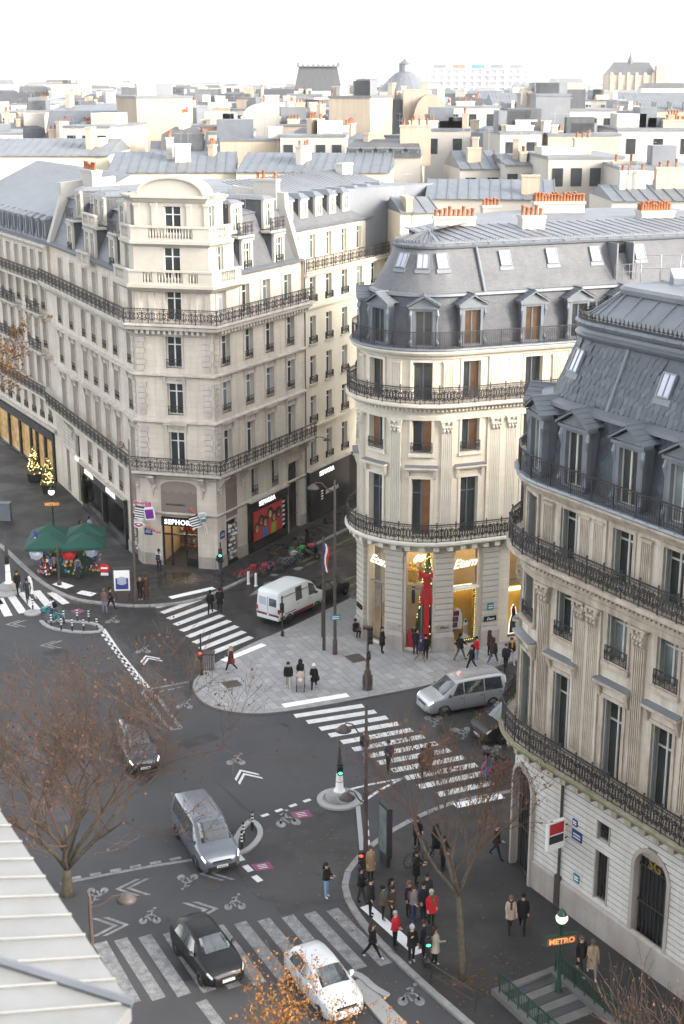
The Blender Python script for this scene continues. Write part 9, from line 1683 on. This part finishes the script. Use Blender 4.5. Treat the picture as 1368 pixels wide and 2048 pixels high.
plane_tree('golden leafed treetop rising from the bottom edge', (AT(575, 2000, 30)[0], 30.0), 12.5, 31, (0, 0, 1), 0.36, 5, 'leaf_gold', 14, 0.18, fork=0.45, lsz=0.075)
plane_tree('yellowing plane tree at the left edge before the boulevard house', (-30.0, 105.0), 19.5, 44, (0.0, 0, 1), 0.6, 5, 'leaf_gold', 7, 0.22, fork=0.40, lsz=0.15)
p = AT(1330, 2100, 36.0); plane_tree('thin bare young tree by the metro stairs at the bottom right', (p[0], 36.0), 9.0, 8, (-0.05, 0, 1), 0.5, 4, 'leaf_rust', 1, 0.08, fork=0.35, lsz=0.05)
# ================================================================== roofs behind: every building a thing of its own
def city(label, x0, x1, ytop, Y, kind, wallm='render_white', roofm='zinc', D=10.0, yaw=0.0, win=None, dorm=0, pots=0, rh=None, ywall=None, name='city_house'):
    """front edge px x0..x1 at distance Y; ytop = pixel row of the highest line, ywall = row of the eaves; win = (cols, rows)."""
    a, b = AT(x0, ytop, Y), AT(x1, ytop, Y); w_ = b[0] - a[0]; zt = a[2]; zw = AT(x0, ywall, Y)[2] if ywall else zt - (rh or 0)
    o = tag(empty(name, ((a[0] + b[0]) / 2, Y, 0), yaw), label, 'building'); hw = w_ / 2
    q = MB(); q.box(-hw, hw, 0, D, 0, zw); q.build('wall', wallm, o)
    q = MB()
    if kind == 'flat': q.box(-hw - 0.1, hw + 0.1, -0.1, D, zw, zw + 0.25); zt = zw + 0.25
    elif kind == 'gable':
        q.mesh([(-hw, -0.3, zw), (hw, -0.3, zw), (hw, D * 0.6, zt), (-hw, D * 0.6, zt), (-hw, D, zw), (hw, D, zw)], [(0, 1, 2, 3), (3, 2, 5, 4), (0, 3, 4), (1, 5, 2)])
        n = int(w_ / 0.9)
        for k in range(n + 1): x = -hw + w_ * k / max(1, n); q.tube((x, -0.3, zw + 0.03), (x, D * 0.6, zt + 0.03), 0.05, 0.05, 4)
    elif kind == 'mansard':
        i = min((zt - zw) * 0.35, hw * 0.5); q.mesh([(-hw, -0.2, zw), (hw, -0.2, zw), (hw, D, zw), (-hw, D, zw), (-hw + i * 0.3, i, zt - 0.6), (hw - i * 0.3, i, zt - 0.6), (hw - i * 0.3, D - i, zt - 0.6), (-hw + i * 0.3, D - i, zt - 0.6), (-hw + i, D / 2, zt), (hw - i, D / 2, zt)], [(0, 1, 5, 4), (1, 2, 6, 5), (2, 3, 7, 6), (3, 0, 4, 7), (4, 5, 9, 8), (5, 6, 9), (6, 7, 8, 9), (7, 4, 8)])
    elif kind == 'curved':
        P_ = [(-hw + w_ * 0.5 * (1 - math.cos(math.pi * k / 12)), zw + (zt - zw) * math.sin(math.pi * k / 12) ** 0.7) for k in range(13)]; q.plate(P_, 0, D)
    q.build('roof', roofm, o)
    for k in range(dorm):
        x = -hw + (k + 0.5) * w_ / dorm; h = (zt - zw) * 0.5; d = MB(); d.box(x - 0.55, x + 0.55, 0.1, 1.6, zw + 0.15, zw + h); d.box(x - 0.7, x + 0.7, -0.05, 1.8, zw + h, zw + h + 0.15); dd = d.build('dormer', 'zinc_pale', o); d = MB(); d.box(x - 0.38, x + 0.38, 0.06, 0.1, zw + 0.3, zw + h - 0.15); d.build('pane', 'glass_green', dd)
    if win:
        c, r = win
        for i in range(c):
            for j in range(r):
                x = -hw + (i + 0.5) * w_ / c; z = zw - 2.4 - j * 3.0; d = MB(); d.box(x - 0.5, x + 0.5, -0.05, 0.1, z, z + 1.6); d.build('window', 'glass_dark', o)
    for k in range(random.choice((1, 2, 3)) if Y < 480 else 1):        # chimney walls, roof lights and sheds
        x = hw * random.uniform(-0.9, 0.9); chimney(o, x, D * random.uniform(0.15, 0.5), zw - 1, zt + random.uniform(0.2, 1.6), random.uniform(1.2, 3.2), 0.55, random.choice((0.1, 1.5, 1.3)), random.choice((0, 3, 4)) if pots else 0, random.choice(('render_white', 'render_beige', 'render_beige', 'render_cream')))
        if kind == 'flat': d = MB(); s_ = random.uniform(0.8, 2.0); x = hw * random.uniform(-0.6, 0.6); d.box(x - s_, x + s_, D * 0.3, D * 0.6, zt - 0.3, zt + random.uniform(0.6, 2.2)); d.build('roof_shed', random.choice(('zinc', 'zinc_pale', 'slate', 'render_white')), o)
        if Y < 260: d = MB(); x = hw * random.uniform(-0.8, 0.8); d.tube((x, D * 0.4, zt - 0.5), (x, D * 0.4, zt + 2.2), 0.03, 0.03, 4); d.tube((x - 0.5, D * 0.4, zt + 1.9), (x + 0.5, D * 0.4, zt + 1.9), 0.025, 0.025, 4); d.build('aerial', 'alloy', o)
    return o
CT_ = [
 ('long low zinc-roofed hall with cream wall behind the boulevard house', -60, 215, 284, 150, 'gable', 'render_cream', 'zinc_pale', 16, 0, None, 0, 0, None, 312),
 ('blue-grey attic house with wide glazed loggia behind the cream hall', 90, 272, 212, 190, 'mansard', 'glass_sky', 'zinc', 14, 0, (4, 1), 1, 0, None, 262),
 ('tall windowless white and sand party wall standing above the roofs', 272, 386, 196, 178, 'flat', 'render_beige', 'zinc', 12, 0.35),
 ('low orange brick wall between white party wall and rounded gable', 386, 482, 254, 176, 'flat', 'brick_red', 'zinc', 8),
 ('white bell-shaped gable house with round shoulders', 480, 552, 208, 182, 'curved', 'render_white', 'render_white', 10, 0, None, 0, 0, None, 262),
 ('dark slate mansard with three dormers right of the bell gable', 548, 660, 224, 196, 'mansard', 'render_white', 'slate', 10, 0, None, 3, 8, None, 268),
 ('rough sandy stone party wall rising in the centre of the roofs', 656, 742, 196, 176, 'flat', 'render_beige', 'zinc', 10, -0.3),
 ('slate mansard with two rows of dormers beside the sandy wall', 740, 830, 190, 190, 'mansard', 'render_white', 'slate', 10, 0, None, 2, 0, None, 268),
 ('beige quarter-round gable end right of the central slate mansard', 826, 898, 188, 188, 'curved', 'render_beige', 'render_beige', 8, 0, None, 0, 0, None, 268),
 ('white cubic house with grey tank room in the middle distance', 892, 1000, 216, 200, 'flat', 'render_white', 'zinc_pale', 12, 0.1, (3, 2), 0, 5),
 ('large grey-white block with tall blind chimney wall', 1072, 1142, 192, 168, 'flat', 'zinc_pale', 'zinc', 10, 0.1),
 ('white terrace house attached right of the tall blind wall', 1138, 1234, 222, 170, 'flat', 'render_white', 'zinc_pale', 12, 0.1, (3, 2)),
 ('small bright white house with single window left of the brown wall', 1000, 1086, 268, 150, 'flat', 'render_white', 'zinc', 9, 0.1, (2, 1)),
 ('long brown wall crowned with orange chimney pots', 1096, 1242, 272, 150, 'flat', 'render_beige', 'zinc', 4, 0.05, None, 0, 8),
 ('white stepped houses at the right edge of the roofs', 1236, 1400, 262, 158, 'flat', 'render_white', 'zinc_pale', 14, 0, (3, 1), 0, 8),
 ('low white house with two windows and zinc top in the centre right', 842, 940, 262, 160, 'flat', 'render_white', 'zinc', 10, 0, (2, 1), 0, 5),
 ('long slate mansard with arched white dormers behind the cream house', 690, 842, 282, 146, 'mansard', 'render_white', 'slate_warm', 9, -0.1, None, 5, 8, None, 314),
 ('zinc terrace house with green hedge behind the rotunda', 920, 1010, 306, 140, 'gable', 'render_white', 'zinc', 9, 0.1, (2, 1), 0, 0, None, 338),
 ('white workshop house with grey zinc slope right of the hedge terrace', 1010, 1105, 312, 138, 'gable', 'render_white', 'zinc_pale', 9, 0.1, (3, 1), 0, 5, None, 330),
 ('white low house with pot-topped walls above the rotunda chimneys', 1096, 1250, 318, 132, 'flat', 'render_white', 'zinc_pale', 10, 0.1, (4, 1), 0, 8),
 ('dark long slate roof directly behind the rotunda chimneys', 852, 1112, 366, 122, 'gable', 'render_white', 'zinc_dark', 8, -0.1, None, 0, 0, None, 398),
 ('pale zinc roof strip between cream house gable and dark slate roof', 800, 880, 400, 118, 'gable', 'render_cream', 'zinc_pale', 6, 0.2, None, 0, 0, None, 426),
 ('wide slate and zinc roof behind the pavilion handrails', 470, 780, 314, 138, 'gable', 'render_cream', 'zinc', 14, -0.08, None, 0, 8, None, 345),
 ('wide zinc roof behind the white pavilion of the corner building', 215, 470, 312, 140, 'gable', 'render_cream', 'zinc', 14, 0.05, None, 0, 6, None, 345),
 ('zinc pavilion roof over a white louvred wall at right', 1224, 1400, 378, 112, 'gable', 'render_white', 'zinc', 8, 0.05, None, 0, 8, None, 402),
 ('white chimneyed house behind the zinc pavilion roof at right', 1240, 1400, 340, 124, 'flat', 'render_white', 'zinc_pale', 8, 0, (3, 1), 0, 8),
 ('grey gable roof left of the brick wall with small skylights', 300, 440, 286, 160, 'gable', 'render_cream', 'zinc', 10, 0.1, None, 0, 8, None, 306),
 ('beige chimney block house below the rounded gable', 440, 560, 282, 158, 'flat', 'render_beige', 'zinc', 8, 0.05, None, 0, 8),
 ('white house with pots left of the slate mansard row', 560, 690, 274, 156, 'flat', 'render_white', 'zinc_pale', 9, -0.05, (4, 1), 0, 8),
 ('very long pale roof with a row of tiny dormers in the distance at right', 990, 1420, 186, 400, 'gable', 'render_beige', 'zinc_pale', 25, 0.02, None, 14, 0, None, 222),
]
for t in CT_: city(*t)
random.seed(17); row = 0; ORD = 'first second third fourth fifth sixth seventh eighth ninth tenth eleventh twelfth thirteenth fourteenth fifteenth sixteenth seventeenth eighteenth nineteenth twentieth'.split()
for nm, Y, yb, n in (('nearest', 168, 272, 17), ('second-nearest', 204, 252, 18), ('third-nearest', 235, 238, 18), ('middle', 310, 217, 18), ('far', 430, 199, 20), ('farthest', 600, 184, 20)):
    x = -40
    for i in range(n):
        w_ = 1460 / n * random.uniform(0.75, 1.15); k = random.choice(['mansard', 'gable', 'flat', 'mansard', 'mansard']); wm = random.choice(['render_white', 'render_beige', 'render_cream', 'stone_white', 'zinc_pale'])
        if not (Y > 380 and x > 980): city('distant %s-roofed house, %s from the left in the %s rooftop row' % ({'mansard': 'slate', 'gable': 'zinc', 'flat': 'flat'}[k], ORD[i], nm), x, x + w_, yb - random.uniform(-4, 18), Y + random.uniform(-14, 14), k, wm, random.choice(['slate', 'slate', 'zinc', 'slate_warm', 'zinc_dark']) if k != 'flat' else 'zinc_pale', 14, random.uniform(-0.5, 0.5), None if Y > 330 else (random.choice((2, 3)), 1), 0 if k != 'mansard' else random.choice((0, 3, 4)), random.choice((0, 4, 7)), random.uniform(3, 5) if k != 'flat' else 0, None)
        x += w_ * random.uniform(0.9, 1.05)
# landmarks
def lm(name, label, px, Y): return tag(empty(name, (AT(px, 200, Y)[0], Y, 0)), label, 'building')
o = lm('roof_pavilion', 'steep dark slate palace pavilion with crested flat top on the skyline', 636, 560); z0, z1 = AT(636, 182, 560)[2], AT(636, 133, 560)[2]; q = MB(); q.box(-9, 9, 0, 16, 0, z0); q.build('wall', 'stone_white', o); q = MB(); q.taper(-9, 9, 0, 16, z0, -7.2, 7.2, 2, 14, z1); q.build('roof', 'slate', o); q = MB(); [q.box(-8 + k * 1.9, -7 + k * 1.9, 1.2, 2.2, z1, z1 + (1.5 if k in (0, 8) else 0.8)) for k in range(9)]; q.box(-8, 8, 1, 15, z1 - 0.1, z1 + 0.3); q.build('cresting', 'zinc_dark', o)
o = lm('glass_dome', 'pale conical dome with lantern on the skyline right of centre', 811, 480); z0, z1 = AT(811, 182, 480)[2], AT(811, 118, 480)[2]; q = MB(); q.lathe([(9, 0), (9, z0)], 20, (0, 9, 0)); q.build('drum', 'stone_white', o); q = MB(); q.lathe([(9, z0), (6, z0 + (z1 - z0) * 0.3), (3.4, z0 + (z1 - z0) * 0.55), (1.9, z0 + (z1 - z0) * 0.62)], 20, (0, 9, 0)); q.build('dome', 'zinc', o); q = MB(); q.lathe([(1.9, z0 + (z1 - z0) * 0.6), (1.9, z0 + (z1 - z0) * 0.85), (2.3, z0 + (z1 - z0) * 0.86), (1.3, z1 - 0.8), (0.3, z1), (0.001, z1 + 1.5)], 12, (0, 9, 0)); q.build('lantern', 'zinc_dark', o)
o = lm('steel_frame_museum', 'long pale steel-framed block with coloured pipes on the horizon', 955, 1850); z0, z1 = AT(955, 176, 1850)[2], AT(955, 136, 1850)[2]; q = MB(); q.box(-62, 62, 0, 40, 0, z1 - 3); q.build('core', 'glass_sky', o)
for k in range(14): q = MB(); x = -62 + k * 9.54; q.box(x - 0.6, x + 0.6, -3, -1, 0, z1); q.build('column', 'plain_white', o)
for k in range(5): q = MB(); q.box(-62, 62, -3, -1, z1 - 2 - k * 7, z1 - 1 - k * 7); q.build('beam', 'plain_white', o)
for k, m in enumerate(('zinc', 'coral', 'teal', 'zinc', 'zinc_dark')): q = MB(); q.box(-55 + k * 24, -40 + k * 24, 5, 15, z1 - 3, z1 + 4); q.build('roof_plant', m, o)
o = lm('church', 'great dark church with slender spire on the horizon at right', 1268, 1250); z0, z1, z2 = AT(1268, 150, 1250)[2], AT(1268, 124, 1250)[2], AT(1268, 102, 1250)[2]; q = MB(); q.box(-22, 22, 0, 30, 0, z0); [q.taper(x - 1.2, x + 1.2, -4, 0, 0, x - 1.2, x + 1.2, -1, 0, z0 + 2) for x in (-20, -13, -6, 1, 8, 15, 21)]; q.box(17, 24, -3, 6, 0, z1 - 3); q.build('nave', 'render_beige', o); q = MB(); q.mesh([(-22, 0, z0), (18, 0, z0), (18, 30, z0), (-22, 30, z0), (-16, 15, z1), (14, 15, z1)], [(0, 1, 5, 4), (1, 2, 5), (2, 3, 4, 5), (3, 0, 4)]); q.build('roof', 'slate', o); q = MB(); q.lathe([(2.6, z1 - 4), (2.2, z1 + 2), (0.5, z1 + 6), (0.05, z2 + 1)], 8, (-2, 15, 0)); q.build('spire', 'slate', o)
# far city: reads as one mass
random.seed(23); q = MB()
for k in range(1500):
    Y = 640 + 3400 * random.random() ** 1.6; X = random.uniform(-0.30, 0.30) * Y; w_ = random.uniform(6, 16); d = random.uniform(8, 16); h = random.uniform(17, 27) + (random.random() < 0.04) * random.uniform(3, 10); m = random.choice((0, 0, 1, 2)); rm = random.choice((3, 4)); q.box(X - w_, X + w_, Y, Y + d, 0, h - 3, m); q.taper(X - w_, X + w_, Y, Y + d, h - 3, X - w_ * 0.8, X + w_ * 0.8, Y + 2, Y + d - 2, h, rm)
o = q.build('far_city_roofs', ['render_white', 'render_beige', 'stone_white', 'slate', 'zinc_pale']); o['label'] = 'hazy mass of far rooftops reaching to the white horizon'; o['category'] = 'rooftops'; o['kind'] = 'stuff'
# own building: the white zinc roof below the viewpoint, and the block that carries the viewpoint
zr = 24.0; ow = tag(empty('zinc_roof_ledge'), 'white sheet-metal roof slope in the lower left corner', 'roof'); E0, E1 = Vector(G(-20, 1592, zr)), Vector(G(262, 2008, zr)); ev = (E1 - E0).normalized(); en = Vector((ev.y, -ev.x)); en = en if en.x < 0 else -en; LE = (E1 - E0).length; inn = 6.0; rise = 1.6
mat('zinc_white', (0.215, 0.22, 0.22), (0.175, 0.18, 0.18), 0.5, 0.6, metal=0.0, streak=0.3, streak_col=(0.13, 0.13, 0.125))
def RP(t, d, dz=0.0): p = E0 + ev * t + en * d; return (p.x, p.y, zr + rise * d / inn + dz)
n = 11
for k in range(n): a, b = LE * k / n, LE * (k + 1) / n; q = MB(); q.face([RP(a, 0), RP(b - 0.01, 0), RP(b - 0.01, inn), RP(a, inn)]); q.face([RP(a, 0), RP(a, 0.0, -0.14), RP(b - 0.01, 0, -0.14), RP(b - 0.01, 0)]); q.tube(RP(b, 0, 0.02), RP(b, inn, 0.02), 0.022, 0.022, 6); q.build('zinc_sheet', 'zinc_white', ow)
q = MB(); q.tube(RP(LE + 0.05, 0, 0.04), RP(LE * 0.42, inn * 0.62, 0.06), 0.06, 0.06, 6); q.tube(RP(LE * 0.75, inn * 0.30, 0.05), RP(LE * 0.99, inn * 0.36, 0.05), 0.05, 0.05, 6); q.build('hip_roll', 'zinc', ow)
q = MB(); q.face([RP(LE, 0), RP(LE + 1.2, 1.0), RP(LE + 1.2, inn), RP(LE, inn)]); q.face([RP(LE, 0), RP(LE, 0, -0.22), RP(LE + 1.2, 1.0, -0.22), RP(LE + 1.2, 1.0)]); q.build('end_slope', 'zinc_white', ow)
q = MB(); q.hexa([RP(-4, 0.35, -0.3), RP(LE + 1.0, 0.35, -0.3), RP(LE + 1.0, inn, -0.3), RP(-4, inn, -0.3)][::-1] and [(*RP(-4, 0.35)[:2], 0), (*RP(LE + 0.6, 0.5)[:2], 0), (*RP(LE + 0.6, inn)[:2], 0), (*RP(-4, inn)[:2], 0), (*RP(-4, 0.35)[:2], zr - 0.1), (*RP(LE + 0.6, 0.5)[:2], zr - 0.1), (*RP(LE + 0.6, inn)[:2], zr - 0.1), (*RP(-4, inn)[:2], zr - 0.1)]); q.build('wall_below', 'stone_white', ow)
q = MB(); q.box(-30, 26, -30, -1.5, 0, 32.0); q.box(-30, 26, -30, -2.0, 32, 32.6); o = q.build('terrace_building', 'stone_white'); tag(o, 'stone department store block whose roof terrace carries the viewpoint', 'building')
# haze: the winter air over the whole city
q = MB(); q.box(-2600, 2600, -60, 4600, -1.0, 72.0); hz = q.build('haze', 'plain_white'); hz['kind'] = 'stuff'; hz['label'] = 'pale winter haze over the rooftops'; hz['category'] = 'haze'
m = bpy.data.materials.new('haze_air'); m.use_nodes = True; t = m.node_tree; t.nodes.remove(t.nodes['Principled BSDF']); pv = t.nodes.new('ShaderNodeVolumePrincipled'); m.cycles.homogeneous_volume = True; pv.inputs['Color'].default_value = (1.0, 0.955, 0.88, 1); pv.inputs['Density'].default_value = 0.0001; pv.inputs['Anisotropy'].default_value = 0.3; t.links.new(pv.outputs[0], t.nodes['Material Output'].inputs['Volume']); hz.data.materials.clear(); hz.data.materials.append(m)
bpy.data.scenes.remove(TMP)
